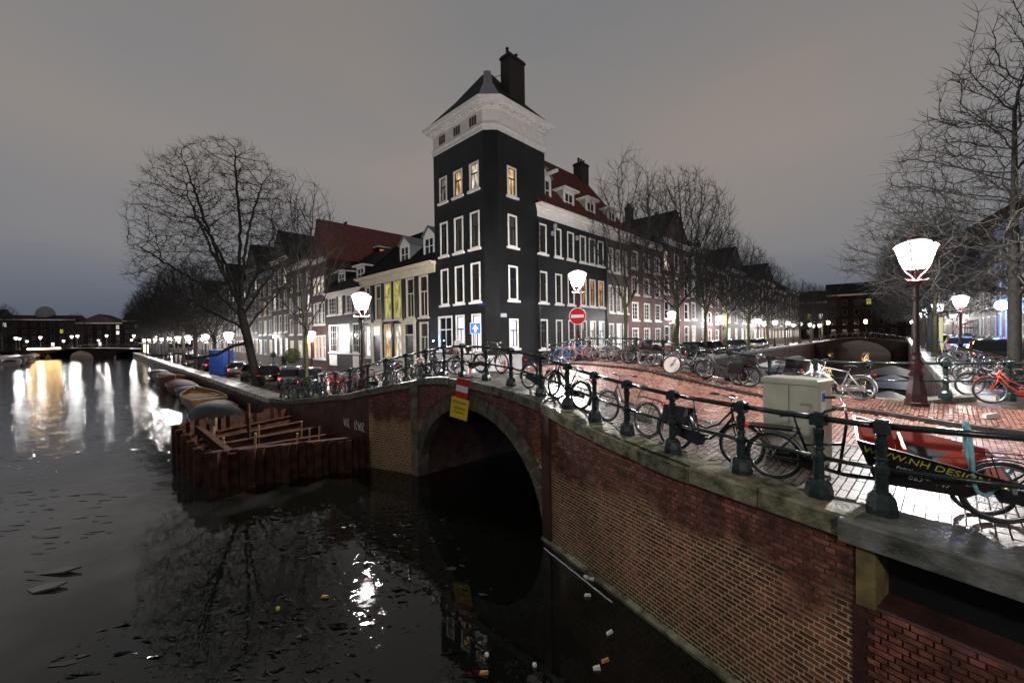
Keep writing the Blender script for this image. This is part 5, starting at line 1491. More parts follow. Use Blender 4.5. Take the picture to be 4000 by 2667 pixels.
# low sweeping limb of the elm
lt, lc = MB(), MB(); pts = [(-0.55, 0, 3.2), (-1.5, -0.3, 3.0), (-2.6, -0.5, 2.35), (-3.9, -0.7, 2.15), (-5.2, -0.8, 2.5), (-6.4, -0.9, 2.3), (-7.6, -1.0, 2.6)]
lt.tube(pts, [0.15, 0.12, 0.10, 0.085, 0.06, 0.04, 0.02], 7)
for k in range(60):
    i = rr.randrange(2, 6); a_ = Vector(pts[i]).lerp(Vector(pts[i + 1]), rr.random()) if i < 6 else Vector(pts[6])
    d = Vector((rr.uniform(-1, 0.3), rr.uniform(-0.8, 0.8), rr.uniform(-0.3, 0.9))).normalized(); L_ = rr.uniform(0.5, 1.5)
    m_ = a_ + d * L_ * 0.5; lc.tube([a_, m_, m_ + (d + Vector((rr.uniform(-0.5, 0.3), 0, rr.uniform(0, 0.6)))).normalized() * L_ * 0.5], [0.016, 0.010, 0.004], 3, cap=False)
def tree(label, loc, protos, rot=0.0, scale=1.0, barkm="bark", group=None, name="bare_tree"):
    t_ = thing(name, label, "tree", loc, (0, 0, rot), group, scale)
    link("trunk", protos[0], M[barkm], t_); link("crown", protos[1], M["twig"], t_)
    return t_
q_ = qpt(8.3, 1.25)
te = tree("big bare elm leaning over the long quay with a wide rounded crown", (-19.0, 29.6, 1.45), ELM)
lt.build("low_limb", M["bark"], te, smooth=True); lc.build("low_twigs", M["twig"], te)
# upright street tree with long straight shoots
rr = random.Random(11)
va = ell(rr, 1000, (0, 0, 7.8), (2.3, 2.3, 4.4), 0.3, lambda q: math.hypot(q.x, q.y) < 0.35 + (q.z - 2.6) * 0.42)
VASE = grow_tree(5, [(0, 0, 0), (0.02, 0, 0.7), (0.0, 0.03, 1.5), (0.03, 0, 2.3), (0, 0, 3.1)], va, step=0.36, infl=2.0, kill=0.42, iters=70, bias=(0, 0, 0.9), twigs=3, twig_len=0.75, r0=0.0115, expo=2.25, maxr=0.2)
# fuller rounded street tree
rr = random.Random(17)
ra = ell(rr, 3200, (0, 0, 7.6), (3.5, 3.5, 4.3), 0.4, lambda q: q.z > 3.2)
ROUND = grow_tree(9, [(0, 0, 0), (0.03, 0, 0.7), (0.0, 0.05, 1.5), (0.05, 0, 2.3), (0.02, 0, 3.2), (0, 0, 4.0)], ra, step=0.3, infl=1.9, kill=0.40, iters=80, bias=(0, 0, 0.55), twigs=4, twig_len=0.6, r0=0.011, expo=2.3, maxr=0.24)
# tall spire-shaped tree with a leading stem
rr = random.Random(23)
ca = [q for q in ell(rr, 9000, (0, 0, 7.9), (5.4, 5.4, 6.4), 0.1) if q.z > 2.9 and math.hypot(q.x, q.y) < (14.0 - q.z) * 0.46][:3600]
SPIRE = grow_tree(13, [(0, 0, i * 0.75) for i in range(13)], ca, step=0.3, infl=2.0, kill=0.40, iters=80, bias=(0, 0, 0.5), twigs=4, twig_len=0.6, r0=0.011, expo=2.4, maxr=0.24)

tree("young pruned tree with a mossy trunk behind the bicycles by the quay end", (-11.7, 22.6, HG(-11.7, 22.6) - 0.1), VASE, 0.4, 1.0, "mossy_bark")
GT = "bare trees along the side canal"
tree("bare street tree with long upright shoots in front of the brown brick house", (*spt(9.0, 0.9)[:2], 2.62), VASE, 1.2, 1.17, "mossy_bark", GT)
tree("full bare street tree next to the lantern in front of the red brick row", (*spt(17.6, 0.9)[:2], 2.6), ROUND, 0.3, 1.32, "mossy_bark", GT)
for i, (t, pr, sc_) in enumerate(((24.5, VASE, 1.15), (31, ROUND, 1.1), (40, ROUND, 1.05), (50, ROUND, 1.0), (62, SPIRE, 0.8), (75, ROUND, 1.0), (90, ROUND, 1.05), (106, ROUND, 1.1))):
    tree(["slim bare tree past the full street tree", "bare tree over the person in the dark coat"][i] if i < 2 else "bare tree far along the side canal, tree side", (*spt(t, 0.9)[:2], 2.6), pr, i * 1.1, sc_, "mossy_bark", GT if i < 2 else "far bare trees along the side canal")
GN = "bare trees on the near bank street"
tree("tall spire shaped bare tree with its trunk before the blue lit shop", (15.9, 12.6, 2.85), SPIRE, 0.5, 0.98, "bark", GN)
tree("bare tree with a mossy trunk between the red awnings and the lanterns", (*npt(24, 0.6)[:2], 2.85), SPIRE, 2.0, 0.95, "mossy_bark", GN)
for i, (t, pr, sc_) in enumerate(((33, ROUND, 1.0), (43, ROUND, 1.15), (54, SPIRE, 0.95), (66, ROUND, 1.2), (80, ROUND, 1.1), (96, ROUND, 1.2))):
    tree("bare tree far along the near bank of the side canal", (*npt(t, 0.7)[:2], 2.85), pr, i * 0.9 + 0.3, sc_, "bark", "far bare trees on the near bank")
GQ = "bare trees farther up the long quay"
for i, (t, pr, sc_) in enumerate(((24, ROUND, 0.85), (36, ROUND, 1.15), (46, ROUND, 1.2), (57, SPIRE, 1.0), (69, ROUND, 1.3), (82, ROUND, 1.25), (97, ROUND, 1.3), (113, ROUND, 1.3), (130, ROUND, 1.3))):
    tree("bare tree farther up the long quay behind the big elm", (*qpt(t, 1.3)[:2], 1.45), pr, i * 1.3, sc_, "bark", GQ)
for i, (x, y, sc_) in enumerate(((-222, 152, 1.5), (-205, 160, 1.6), (-186, 170, 1.3), (-160, 184, 1.7), (-143, 190, 1.6))):
    tree("distant bare tree in front of the far houses", (x, y, 2.0), ROUND, i * 1.0, sc_, "bark", "distant bare trees")
# ------------------------------------------------------------------ bicycles (x forward, origin on the ground midway between the wheels)
RW = 0.335
def wheel_meshes():
    t = MB(); t.ring((0, 0, 0), RW - 0.021, 0.021, 28, 6, 'y')
    r_ = MB(); r_.ring((0, 0, 0), RW - 0.05, 0.013, 28, 5, 'y')
    s_ = MB()
    for k in range(18):
        an = 2 * math.pi * k / 18; sd = 0.03 if k % 2 else -0.03
        s_.tube([(0.02 * math.cos(an + 0.8), sd, 0.02 * math.sin(an + 0.8)), ((RW - 0.05) * math.cos(an), 0, (RW - 0.05) * math.sin(an))], 0.0022, 3, cap=False)
    s_.tube([(0, -0.05, 0), (0, 0.05, 0)], 0.022, 8)
    return t.mesh("wheel", True), r_.mesh("rim", True), s_.mesh("spokes")
ME_W = wheel_meshes()
mat("paint_bike", (0.012, 0.012, 0.014), 0.25, var=0.2, scale=15, spec=0.6)
def pbike(name, c, rough=0.28):
    if name not in M: mat(name, c, rough, var=0.15, scale=15, spec=0.6)
    return M[name]
pbike("paint_cream", (0.45, 0.43, 0.34)); pbike("paint_blue", (0.03, 0.16, 0.42)); pbike("paint_pink", (0.55, 0.34, 0.34)); pbike("paint_grey", (0.16, 0.16, 0.17)); pbike("paint_red", (0.42, 0.035, 0.018)); pbike("paint_white", (0.62, 0.62, 0.62))
pbike("paint_navy", (0.03, 0.045, 0.11)); pbike("paint_green", (0.03, 0.07, 0.04)); pbike("paint_purple", (0.20, 0.17, 0.28)); pbike("paint_brown", (0.09, 0.05, 0.03))
def make_bike(kind, label, group):
    B = thing("bicycle", label, "bicycle", (0, 0, 0), group=group)
    xr, xf = -0.54, 0.54; bb = (-0.10, 0, 0.285); st_top = (-0.25, 0, 0.78); hb = (0.385, 0, 0.70); ht = (0.345, 0, 0.86)
    f = MB()
    f.tube([bb, st_top], 0.0165, 7); f.tube([hb, ht], 0.02, 7)
    if kind == "step":
        f.tube([(0.38, 0, 0.72), (0.22, 0, 0.46), (0.06, 0, 0.32), bb], 0.021, 7)
        f.tube([(0.355, 0, 0.82), (0.18, 0, 0.58), (-0.02, 0, 0.47), (-0.165, 0, 0.50)], 0.0155, 7)
    else:
        f.tube([(0.352, 0, 0.84), (-0.24, 0, 0.75)], 0.0165, 7); f.tube([(0.38, 0, 0.72), bb], 0.019, 7)
    for sd in (-1, 1):
        f.tube([bb, (xr + 0.1, sd * 0.055, 0.31), (xr, sd * 0.058, RW)], 0.010, 5); f.tube([(-0.235, sd * 0.012, 0.72), (xr, sd * 0.058, RW)], 0.009, 5)
    f.build("frame", M["paint_bike"], B, smooth=True)
    fk = MB()
    fk.tube([hb, (0.39, 0, 0.675)], 0.022, 6)
    for sd in (-1, 1): fk.tube([(0.39, 0, 0.675), (0.395, sd * 0.05, 0.66), (0.44, sd * 0.05, 0.52), (xf, sd * 0.05, RW)], 0.012, 6)
    fk.build("fork", M["paint_bike"], B, smooth=True)
    for x in (xr, xf):
        w = link("wheel", ME_W[0], M["rubber"], B, (x, 0, RW)); link("rim", ME_W[1], M["steel_rim"], w); link("spokes", ME_W[2], M["steel_rim"], w)
    for x, a0, a1 in ((xr, 10, 205), (xf, 35, 175)):
        g = MB(); n = 16; rows = []
        for k in range(n + 1):
            an = R(a0 + (a1 - a0) * k / n); rr_ = RW + 0.022
            c_, s_ = math.cos(an), math.sin(an)
            rows.append([(x + rr_ * c_, -0.03, RW + rr_ * s_), (x + (rr_ + 0.01) * c_, 0, RW + (rr_ + 0.01) * s_), (x + rr_ * c_, 0.03, RW + rr_ * s_)])
        g.loft(rows, cap=False, closed=False)
        g.tube([(x + (RW + 0.02) * math.cos(R(a1 - 10)), 0.035, RW + (RW + 0.02) * math.sin(R(a1 - 10))), (x, 0.055, RW)], 0.004, 4)
        g.build("mudguard", M["paint_bike"], B, smooth=True)
    h = MB()
    h.tube([(0.345, 0, 0.86), (0.325, 0, 1.0)], 0.012, 6); h.tube([(0.325, 0, 0.99), (0.37, 0, 1.01)], 0.013, 6)
    h.tube([(0.16, -0.29, 1.05), (0.28, -0.26, 1.055), (0.36, -0.14, 1.03), (0.37, 0, 1.01), (0.36, 0.14, 1.03), (0.28, 0.26, 1.055), (0.16, 0.29, 1.05)], 0.011, 6)
    hb_ = h.build("handlebar", M["chrome"], B, smooth=True)
    for sd in (-1, 1):
        g = MB(); g.tube([(0.14, sd * 0.292, 1.049), (0.26, sd * 0.264, 1.055)], 0.0165, 7); link("grip", g.mesh("grip", True), M["saddle_black"], hb_)
    s_ = MB(); rows = []
    for (x, w, z, t) in ((-0.40, 0.085, 0.905, 0.03), (-0.36, 0.105, 0.925, 0.05), (-0.28, 0.09, 0.925, 0.05), (-0.20, 0.045, 0.918, 0.04), (-0.13, 0.022, 0.912, 0.03)):
        rows.append([(x, w * math.cos(a_), z + t * 0.5 * math.sin(a_) - (0.01 if math.sin(a_) < 0 else 0)) for a_ in [2 * math.pi * k / 10 for k in range(10)]])
    s_.loft(rows); s_.build("saddle", M["saddle_black"], B, smooth=True)
    sp = MB(); sp.tube([st_top, (-0.285, 0, 0.89)], 0.0125, 6); sp.build("seat_post", M["chrome"], B, smooth=True)
    cc = MB(); rows = []
    prof = [(-0.62, 0.335), (-0.58, 0.40), (-0.45, 0.405), (-0.1, 0.395), (0.0, 0.36), (0.03, 0.285), (0.0, 0.21), (-0.1, 0.175), (-0.45, 0.255), (-0.58, 0.26)]
    cc.loft([[(x, -0.045, z) for x, z in prof], [(x, -0.075, z) for x, z in prof]]); cc.build("chain_case", M["paint_bike"], B)
    for sd, an in ((-1, 0.6), (1, 0.6 + math.pi)):
        c = MB(); e_ = (bb[0] + 0.165 * math.cos(an), sd * 0.1, bb[2] + 0.165 * math.sin(an)); c.tube([(bb[0], sd * 0.06, bb[2]), (e_[0], sd * 0.095, e_[2])], 0.011, 5)
        c.box(e_[0] - 0.05, e_[0] + 0.05, min(sd * 0.1, sd * 0.19), max(sd * 0.1, sd * 0.19), e_[2] - 0.013, e_[2] + 0.013); c.build("pedal", M["black_metal"], B)
    rk = MB()
    for sd in (-1, 1): rk.tube([(-0.22, sd * 0.06, 0.70), (-0.36, sd * 0.065, 0.735), (-0.80, sd * 0.065, 0.735)], 0.006, 5); rk.tube([(-0.66, sd * 0.065, 0.735), (xr, sd * 0.065, RW)], 0.006, 5)
    rk.tube([(-0.80, -0.065, 0.735), (-0.80, 0.065, 0.735)], 0.006, 5)
    for x in (-0.42, -0.52, -0.62): rk.tube([(x, -0.065, 0.735), (x, 0.065, 0.735)], 0.005, 4)
    rk.build("luggage_rack", M["black_metal"], B)
    l_ = MB(); l_.lathe([(0.02, -0.03), (0.042, 0.0), (0.045, 0.03), (0.04, 0.035)], 10, Matrix.Translation((0.42, 0, 0.88)) @ Matrix.Rotation(R(90), 4, 'Y')); l_.tube([(0.40, 0, 0.88), (0.35, 0, 0.84)], 0.008, 5); l_.build("headlight", M["chrome"], B, smooth=True)
    l_ = MB(); l_.box(-0.835, -0.80, -0.04, 0.04, 0.70, 0.75); l_.build("rear_light", M["reflector_red"], B)
    k_ = MB(); k_.tube([(-0.14, 0.03, 0.27), (-0.22, 0.17, 0.03)], 0.009, 5); k_.build("kickstand", M["chrome"], B)
    return B
GBN = "bicycles leaning on the near railing"; GBF = "bicycles along the far railing"; GBL = "bicycles crowded at the quay end of the railing"
mat("basket_black", (0.015, 0.015, 0.016), 0.6, var=0.3, scale=30)
mat("canvas_black", (0.018, 0.018, 0.020), 0.7, var=0.3, scale=8, bump=0.3, bscale=20)
def bag(B, x, name="pannier_bag", mat_=None, big=1.0):
    for sd in (-1, 1):
        q = MB(); a_, b_ = sorted((sd * 0.075, sd * (0.075 + 0.13 * big)))
        q.loft([[(x - 0.17, a_, 0.42), (x + 0.17, a_, 0.42), (x + 0.17, b_, 0.42), (x - 0.17, b_, 0.42)], [(x - 0.2, a_, 0.6), (x + 0.2, a_, 0.6), (x + 0.2, b_ + sd * 0.02, 0.6), (x - 0.2, b_ + sd * 0.02, 0.6)], [(x - 0.19, a_, 0.75), (x + 0.19, a_, 0.75), (x + 0.19, b_, 0.73), (x - 0.19, b_, 0.73)]])
        q.build(name, mat_ or M["canvas_black"], B)
    q = MB(); q.box(x - 0.17, x + 0.17, -0.14, 0.14, 0.742, 0.757); q.build("bag_flap", mat_ or M["canvas_black"], B)
def crate(B, mat_="basket_black", x=0.56, z=0.76):
    q = MB(); w, d, h = 0.20, 0.16, 0.22; t = 0.012
    q.box(x - d, x + d, -w, w, z, z + t)
    for k in range(3):
        z0 = z + 0.03 + k * 0.07
        q.box(x - d, x - d + t, -w, w, z0, z0 + 0.045); q.box(x + d - t, x + d, -w, w, z0, z0 + 0.045); q.box(x - d + t, x + d - t, -w, -w + t, z0, z0 + 0.045); q.box(x - d + t, x + d - t, w - t, w, z0, z0 + 0.045)
    for sx in (-1, 1):
        for sy in (-1, 1): q.box(x + sx * d - 0.012, x + sx * d + 0.012, sy * w - 0.012, sy * w + 0.012, z, z + 0.24)
    q.tube([(0.385, -0.05, 0.72), (x, -0.1, z)], 0.009, 5); q.tube([(0.385, 0.05, 0.72), (x, 0.1, z)], 0.009, 5)
    q.build("front_crate", M[mat_], B)
def child_seat(B, mat_="paint_grey"):
    q = MB(); q.loft([[(-0.45, -0.13, 0.75), (-0.75, -0.13, 0.75), (-0.75, 0.13, 0.75), (-0.45, 0.13, 0.75)], [(-0.47, -0.15, 0.86), (-0.78, -0.15, 0.86), (-0.78, 0.15, 0.86), (-0.47, 0.15, 0.86)]]); q.loft([[(-0.70, -0.15, 0.86), (-0.80, -0.15, 0.86), (-0.80, 0.15, 0.86), (-0.70, 0.15, 0.86)], [(-0.78, -0.13, 1.22), (-0.86, -0.13, 1.22), (-0.86, 0.13, 1.22), (-0.78, 0.13, 1.22)]]); q.build("child_seat", M[mat_], B)
def place(src, first, p_rear, p_front, lean, label, group, recolor=None, frame=True):
    """put a bicycle so that its wheels touch the ground near two points given in plan"""
    a_ = Vector(p_rear); b_ = Vector(p_front); m_ = (a_ + b_) / 2; d = (b_ - a_).normalized()
    za = HG(*(m_ - d * 0.54)); zb = HG(*(m_ + d * 0.54)); pitch = math.atan2(zb - za, 1.08)
    rot = Matrix.Rotation(math.atan2(d.y, d.x), 3, 'Z') @ Matrix.Rotation(-pitch, 3, 'Y') @ Matrix.Rotation(R(lean), 3, 'X')
    loc = (m_.x, m_.y, (za + zb) / 2 - 0.004)
    o = copy_tree(src, loc, rot.to_euler(), label, group, recolor)
    return o
RC = lambda n_, **k: dict({"paint_bike": M[n_]}, **k)
step0 = make_bike("step", "bicycle", GBN); dia0 = make_bike("diamond", "bicycle", GBN)
# along the near railing: wheels about 0.28 m inside the rail
o = place(step0, True, (2.78, 6.86), (3.40, 6.02), -9, "black step-through bicycle with black panniers and swept chrome handlebar", GBN); bag(o, -0.5)
o = place(dia0, True, (0.42, 10.62), (1.0, 9.88), -8, "dark sports bicycle with a flat handlebar against the top of the railing", GBN)
o = place(step0, False, (1.45, 9.28), (0.98, 10.0), 6, "black bicycle wedged between the dark sports bicycle and the cream one", GBN)
o = place(step0, False, (2.46, 7.55), (1.98, 8.4), 8, "cream bicycle with a red rear reflector leaning on the near railing", GBN, RC("paint_cream", rubber=M["paint_grey"]))
o = place(step0, False, (5.08, 4.12), (6.0, 3.66), 6, "black bicycle chained to the railing with a turquoise lock", GBN)
# along the far railing
def fp(s, c): return XY(s, c - 0.42)
o = place(dia0, False, fp(1.55, 14.55), fp(0.75, 14.95), 9, "small blue bicycle with blue tyres beside the no entry lantern", GBF, RC("paint_blue", rubber=M["paint_blue"], steel_rim=M["paint_blue"]))
o = place(step0, False, fp(0.15, 14.9), fp(0.95, 14.3), -10, "pale pink bicycle with a yellow strap near the blue one", GBF, RC("paint_pink", rubber=M["paint_pink"]))
o = place(dia0, False, fp(-1.75, 14.95), fp(-0.75, 14.6), -8, "grey bicycle with chrome mudguard and red rear light on the crown of the bridge", GBF, RC("paint_grey", rubber=M["steel_rim"]))
o = place(dia0, False, fp(-3.55, 14.85), fp(-2.6, 14.45), -9, "old brown bicycle with a leather saddle and a bundle in its front carrier", GBF, RC("paint_brown", saddle_black=M["brown_leather"], rubber=M["steel_rim"])); crate(o)
o = place(step0, False, fp(-4.4, 14.9), fp(-3.75, 14.2), -10, "bicycle with white disc wheel cover next to the brown one", GBF, RC("paint_grey"))
for ch in o.children:
    if ch.name.startswith("wheel") and ch.location.x > 0:
        q = MB(); q.lathe([(RW - 0.05, -0.012), (RW - 0.05, 0.012)], 24, Matrix.Rotation(R(90), 4, 'X')); link("disc_cover", q.mesh("disc_cover"), M["white_paint"], ch)
o = place(step0, False, fp(-5.6, 14.75), fp(-4.75, 14.75), -7, "dark shopping bicycle with a white and red rear mudguard", GBF, RC("paint_grey")); bag(o, -0.5)
o = place(dia0, False, fp(-8.75, 14.75), fp(-7.75, 15.0), 8, "silver and blue city bicycle with white rear mudguard propped by the tall lantern", GBF, RC("paint_white", rubber=M["steel_rim"]))
o = place(step0, False, (13.0, 9.5), (12.02, 10.0), 7, "orange red bicycle with black panniers right of the tall lantern", GBF, RC("paint_red")); bag(o, -0.5, big=1.3)
o = place(step0, False, (13.9, 10.9), (12.95, 11.25), -6, "dark bicycle lying behind the orange red one", GBF)
# crowd at the quay end
rr = random.Random(29)
crowd = [(-1.05, 13.35, 135, "black bicycle with the front wheel standing clear on the crown of the bridge", "paint_brown", 0), (-1.85, 13.95, 150, "bicycle with a brown wicker crate behind the arch sign", "paint_bike", 1), (-2.6, 14.75, 128, "bicycle carrying a pale child seat behind the arch sign", "paint_grey", 2),
         (-3.5, 15.3, 140, "black bicycle with a white plastic saddle cover", "paint_bike", 4), (-4.35, 15.45, 150, "dark green bicycle under the glowing cream cornice house", "paint_green", 0), (-5.15, 16.05, 120, "black bicycle with chrome handlebar raised over the rail", "paint_bike", 1),
         (-5.95, 16.6, 140, "black bicycle by the lantern foot", "paint_bike", 0), (-6.9, 17.35, 138, "purple grey bicycle beside a red bollard", "paint_purple", 0), (-7.9, 18.1, 130, "dark bicycle with a black crate near the red bollards", "paint_bike", 1),
         (-8.75, 19.0, 145, "bright red bicycle among the dark ones", "paint_red", 0), (-9.75, 19.9, 120, "white bicycle next to the bright red one", "paint_white", 0), (-10.7, 20.8, 140, "blue bicycle at the lower end of the railing", "paint_navy", 2),
         (-11.6, 21.7, 128, "black bicycle at the very foot of the railing", "paint_bike", 0), (-12.7, 22.9, 150, "black bicycle parked past the end of the railing", "paint_bike", 1)]
for k, (x, y, an, lab, pc, ex) in enumerate(crowd):
    an = R(an + rr.uniform(-12, 12)); d = Vector((math.cos(an), math.sin(an))) * 0.5; s_ = 1 if k % 3 else -1
    c_ = Vector((x + 0.30, y + 0.28))
    o = place(step0 if k % 2 else dia0, False, c_ - d * s_, c_ + d * s_, rr.uniform(-9, 9), lab, GBL, RC(pc))
    if ex == 1: crate(o, "brown_leather" if k == 1 else "basket_black")
    if ex == 2: child_seat(o, "paint_white" if k == 2 else "paint_grey")
    if ex == 4:
        q = MB(); q.loft([[(-0.44, -0.11, 0.91), (-0.12, -0.04, 0.90), (-0.12, 0.04, 0.90), (-0.44, 0.11, 0.91)], [(-0.42, -0.09, 0.965), (-0.14, -0.03, 0.945), (-0.14, 0.03, 0.945), (-0.42, 0.09, 0.965)]]); q.build("saddle_cover", M["white_paint"], o)
# more bicycles in racks on the near bank street and along the side canal
GBL2 = "bicycles of the second row at the quay end"
for k in range(12):
    f_ = (k + 0.5) / 12; x = -2.4 - 10.0 * f_; y = 15.7 + 7.6 * f_ + 0.15; an = R(135 + rr.uniform(-28, 28)); d = Vector((math.cos(an), math.sin(an))) * (0.5 if k % 2 else -0.5)
    c_ = Vector((x + 0.25 + rr.uniform(-0.1, 0.1), y + 0.3 + rr.uniform(-0.1, 0.15)))
    o = place(step0 if k % 2 else dia0, False, c_ - d, c_ + d, rr.uniform(-9, 9), "bicycle in the second row behind those leaning on the lower railing", GBL2, RC(rr.choice(["paint_bike", "paint_bike", "paint_grey", "paint_white", "paint_navy"])))
for k, (s_, lab, pc) in enumerate(((2.35, "dark bicycle behind the blue one", "paint_bike"), (-0.35, "white framed bicycle between the pink and the grey bicycles", "paint_white"), (-2.15, "black bicycle between the grey and the brown bicycles", "paint_bike"), (-6.55, "black bicycle with a crate between the shopping bicycle and the silver one", "paint_bike"))):
    o = place(step0 if k % 2 else dia0, False, fp(s_ - 0.45, 14.95), fp(s_ + 0.45, 14.75), -8 if k % 2 else 7, lab, GBF, RC(pc))
    if k == 3: crate(o)
GBK = "bicycles parked along the near bank of the side canal"
for k in range(9):
    x, y, z = npt(3.0 + k * 1.3, 1.0); an = math.atan2(RD[1], RD[0]) + R(70 + rr.uniform(-10, 10)); d = Vector((math.cos(an), math.sin(an))) * 0.5
    place(step0 if k % 2 else dia0, False, Vector((x, y)) - d, Vector((x, y)) + d, rr.uniform(-6, 6), "bicycle in the row parked along the near bank of the side canal", GBK, RC(rr.choice(["paint_bike", "paint_grey", "paint_white", "paint_navy"])))
GBT = "bicycles by the trees of the side canal"
for k in range(7):
    x, y, z = spt(6.0 + k * 2.1, 0.7); an = math.atan2(RD[1], RD[0]) + R(rr.uniform(-25, 25)); d = Vector((math.cos(an), math.sin(an))) * 0.5
    place(step0 if k % 2 else dia0, False, Vector((x, y)) - d, Vector((x, y)) + d, rr.uniform(-6, 6), "bicycle parked by the street trees of the side canal", GBT, RC(rr.choice(["paint_bike", "paint_grey", "paint_white"])))

for pr_ in (step0, dia0):
    for ch in list(pr_.children_recursive): bpy.data.objects.remove(ch)
    bpy.data.objects.remove(pr_)

# ------------------------------------------------------------------ cargo bicycle: box in front, rear wheel behind
mat("box_black", (0.012, 0.012, 0.013), 0.35, var=0.3, scale=6, spec=0.5); mat("box_red", (0.50, 0.05, 0.02), 0.5, var=0.15, scale=4); mat("letter_yellow", (0.62, 0.58, 0.05), 0.5, var=0.25, scale=20); mat("letter_white", (0.72, 0.72, 0.70), 0.5, var=0.2, scale=20)
CB = thing("cargo_bicycle", "long cargo bicycle with a black and red box lettered with a web address", "cargo bicycle", (0, 0, 0))
w = link("wheel", ME_W[0], M["rubber"], CB, (-0.95, 0, RW)); link("rim", ME_W[1], M["steel_rim"], w); link("spokes", ME_W[2], M["steel_rim"], w)
w = link("wheel", ME_W[0], M["rubber"], CB, (0.95, 0, 0.255)); w.scale = (0.76, 1, 0.76); link("rim", ME_W[1], M["steel_rim"], w); link("spokes", ME_W[2], M["steel_rim"], w)
f = MB(); f.tube([(-0.52, 0, 0.285), (-0.68, 0, 0.80)], 0.018, 7); f.tube([(-0.52, 0, 0.285), (-0.2, 0, 0.22), (0.6, 0, 0.24), (0.95, 0, 0.58)], 0.026, 7); f.tube([(-0.25, 0, 0.23), (-0.17, 0, 0.95)], 0.018, 7); f.tube([(-0.21, 0, 0.62), (-0.6, 0, 0.55)], 0.018, 7)
for sd in (-1, 1):
    f.tube([(-0.52, 0, 0.285), (-0.95, sd * 0.06, RW)], 0.011, 5); f.tube([(-0.66, sd * 0.01, 0.72), (-0.95, sd * 0.06, RW)], 0.010, 5); f.tube([(0.95, sd * 0.05, 0.56), (0.95, sd * 0.05, 0.255)], 0.012, 5)
f.build("frame", M["paint_bike"], CB, smooth=True)
q = MB(); q.tube([(-0.17, 0, 0.95), (-0.19, 0, 1.12)], 0.013, 6); q.tube([(-0.36, -0.30, 1.13), (-0.24, -0.2, 1.16), (-0.19, 0, 1.12), (-0.24, 0.2, 1.16), (-0.36, 0.30, 1.13)], 0.012, 6); hb_ = q.build("handlebar", M["chrome"], CB, smooth=True)
for sd in (-1, 1): g = MB(); g.tube([(-0.39, sd * 0.31, 1.125), (-0.28, sd * 0.24, 1.15)], 0.018, 7); link("grip", g.mesh("grip"), M["saddle_black"], hb_)
q = MB(); rows = []
for (x, wd, z, t) in ((-0.86, 0.085, 0.935, 0.04), (-0.80, 0.11, 0.96, 0.06), (-0.70, 0.09, 0.96, 0.06), (-0.61, 0.04, 0.95, 0.04), (-0.55, 0.02, 0.945, 0.03)): rows.append([(x, wd * math.cos(a_), z + t * 0.5 * math.sin(a_)) for a_ in [2 * math.pi * k / 10 for k in range(10)]])
q.loft(rows); q.build("saddle", M["saddle_black"], CB, smooth=True)
q = MB(); q.tube([(-0.68, 0, 0.80), (-0.71, 0, 0.94)], 0.013, 6); q.build("seat_post", M["chrome"], CB)
q = MB()
for sd in (-1, 1): q.tube([(-0.64, sd * 0.065, 0.74), (-1.24, sd * 0.065, 0.745)], 0.008, 5); q.tube([(-1.1, sd * 0.065, 0.745), (-0.95, sd * 0.065, RW)], 0.006, 5)
q.box(-1.22, -0.72, -0.07, 0.07, 0.75, 0.765); rk = q.build("luggage_rack", M["black_metal"], CB)
q = MB(); q.box(-1.265, -1.235, -0.04, 0.04, 0.71, 0.76); q.build("rear_light", M["reflector_red"], CB)
g = MB(); rows = []
for k in range(17):
    an = R(15 + 185 * k / 16); rows.append([(-0.95 + (RW + 0.025) * math.cos(an), y_, RW + (RW + 0.025) * math.sin(an)) for y_ in (-0.032, 0.032)])
g.loft(rows, cap=False, closed=False); g.build("mudguard", M["paint_bike"], CB, smooth=True)
cc = MB(); prof = [(-1.03, 0.335), (-0.98, 0.40), (-0.5, 0.395), (-0.42, 0.36), (-0.39, 0.285), (-0.42, 0.21), (-0.52, 0.175), (-0.98, 0.26)]
cc.loft([[(x, 0.045, z) for x, z in prof], [(x, 0.078, z) for x, z in prof]]); cc.build("chain_case", M["paint_bike"], CB)
for sd, an in ((-1, -0.5), (1, -0.5 + math.pi)):
    c = MB(); e_ = (-0.52 + 0.165 * math.cos(an), sd * 0.1, 0.285 + 0.165 * math.sin(an)); c.tube([(-0.52, sd * 0.06, 0.285), (e_[0], sd * 0.095, e_[2])], 0.011, 5); c.box(e_[0] - 0.05, e_[0] + 0.05, min(sd * 0.1, sd * 0.19), max(sd * 0.1, sd * 0.19), e_[2] - 0.013, e_[2] + 0.013); c.build("pedal", M["black_metal"], CB)
# the box: outer skin black, inside red, rim between; tapering downwards
top = [(-0.10, -0.42), (1.08, -0.42), (1.08, 0.48), (-0.10, 0.48)]; bot = [(0.08, -0.27), (0.80, -0.27), (0.80, 0.27), (0.08, 0.27)]
zt_, zb_ = 0.86, 0.30; tk_ = 0.025
topi = [(x + tk_ * sx, y + tk_ * sy) for (x, y), (sx, sy) in zip(top, ((1, 1), (-1, 1), (-1, -1), (1, -1)))]; boti = [(x + tk_ * sx, y + tk_ * sy) for (x, y), (sx, sy) in zip(bot, ((1, 1), (-1, 1), (-1, -1), (1, -1)))]
zr = lambda x: zt_ - 0.27 * (x + 0.10) / 1.18
q = MB(); vs_ = [(x, y, zb_) for x, y in bot] + [(x, y, zr(x)) for x, y in top] + [(x, y, zr(x)) for x, y in topi]
q.add(vs_, [(3, 2, 1, 0)] + [(i, (i + 1) % 4, 4 + (i + 1) % 4, 4 + i) for i in range(4)] + [(4 + i, 4 + (i + 1) % 4, 8 + (i + 1) % 4, 8 + i) for i in range(4)]); bx_ = q.build("cargo_box", M["box_black"], CB)
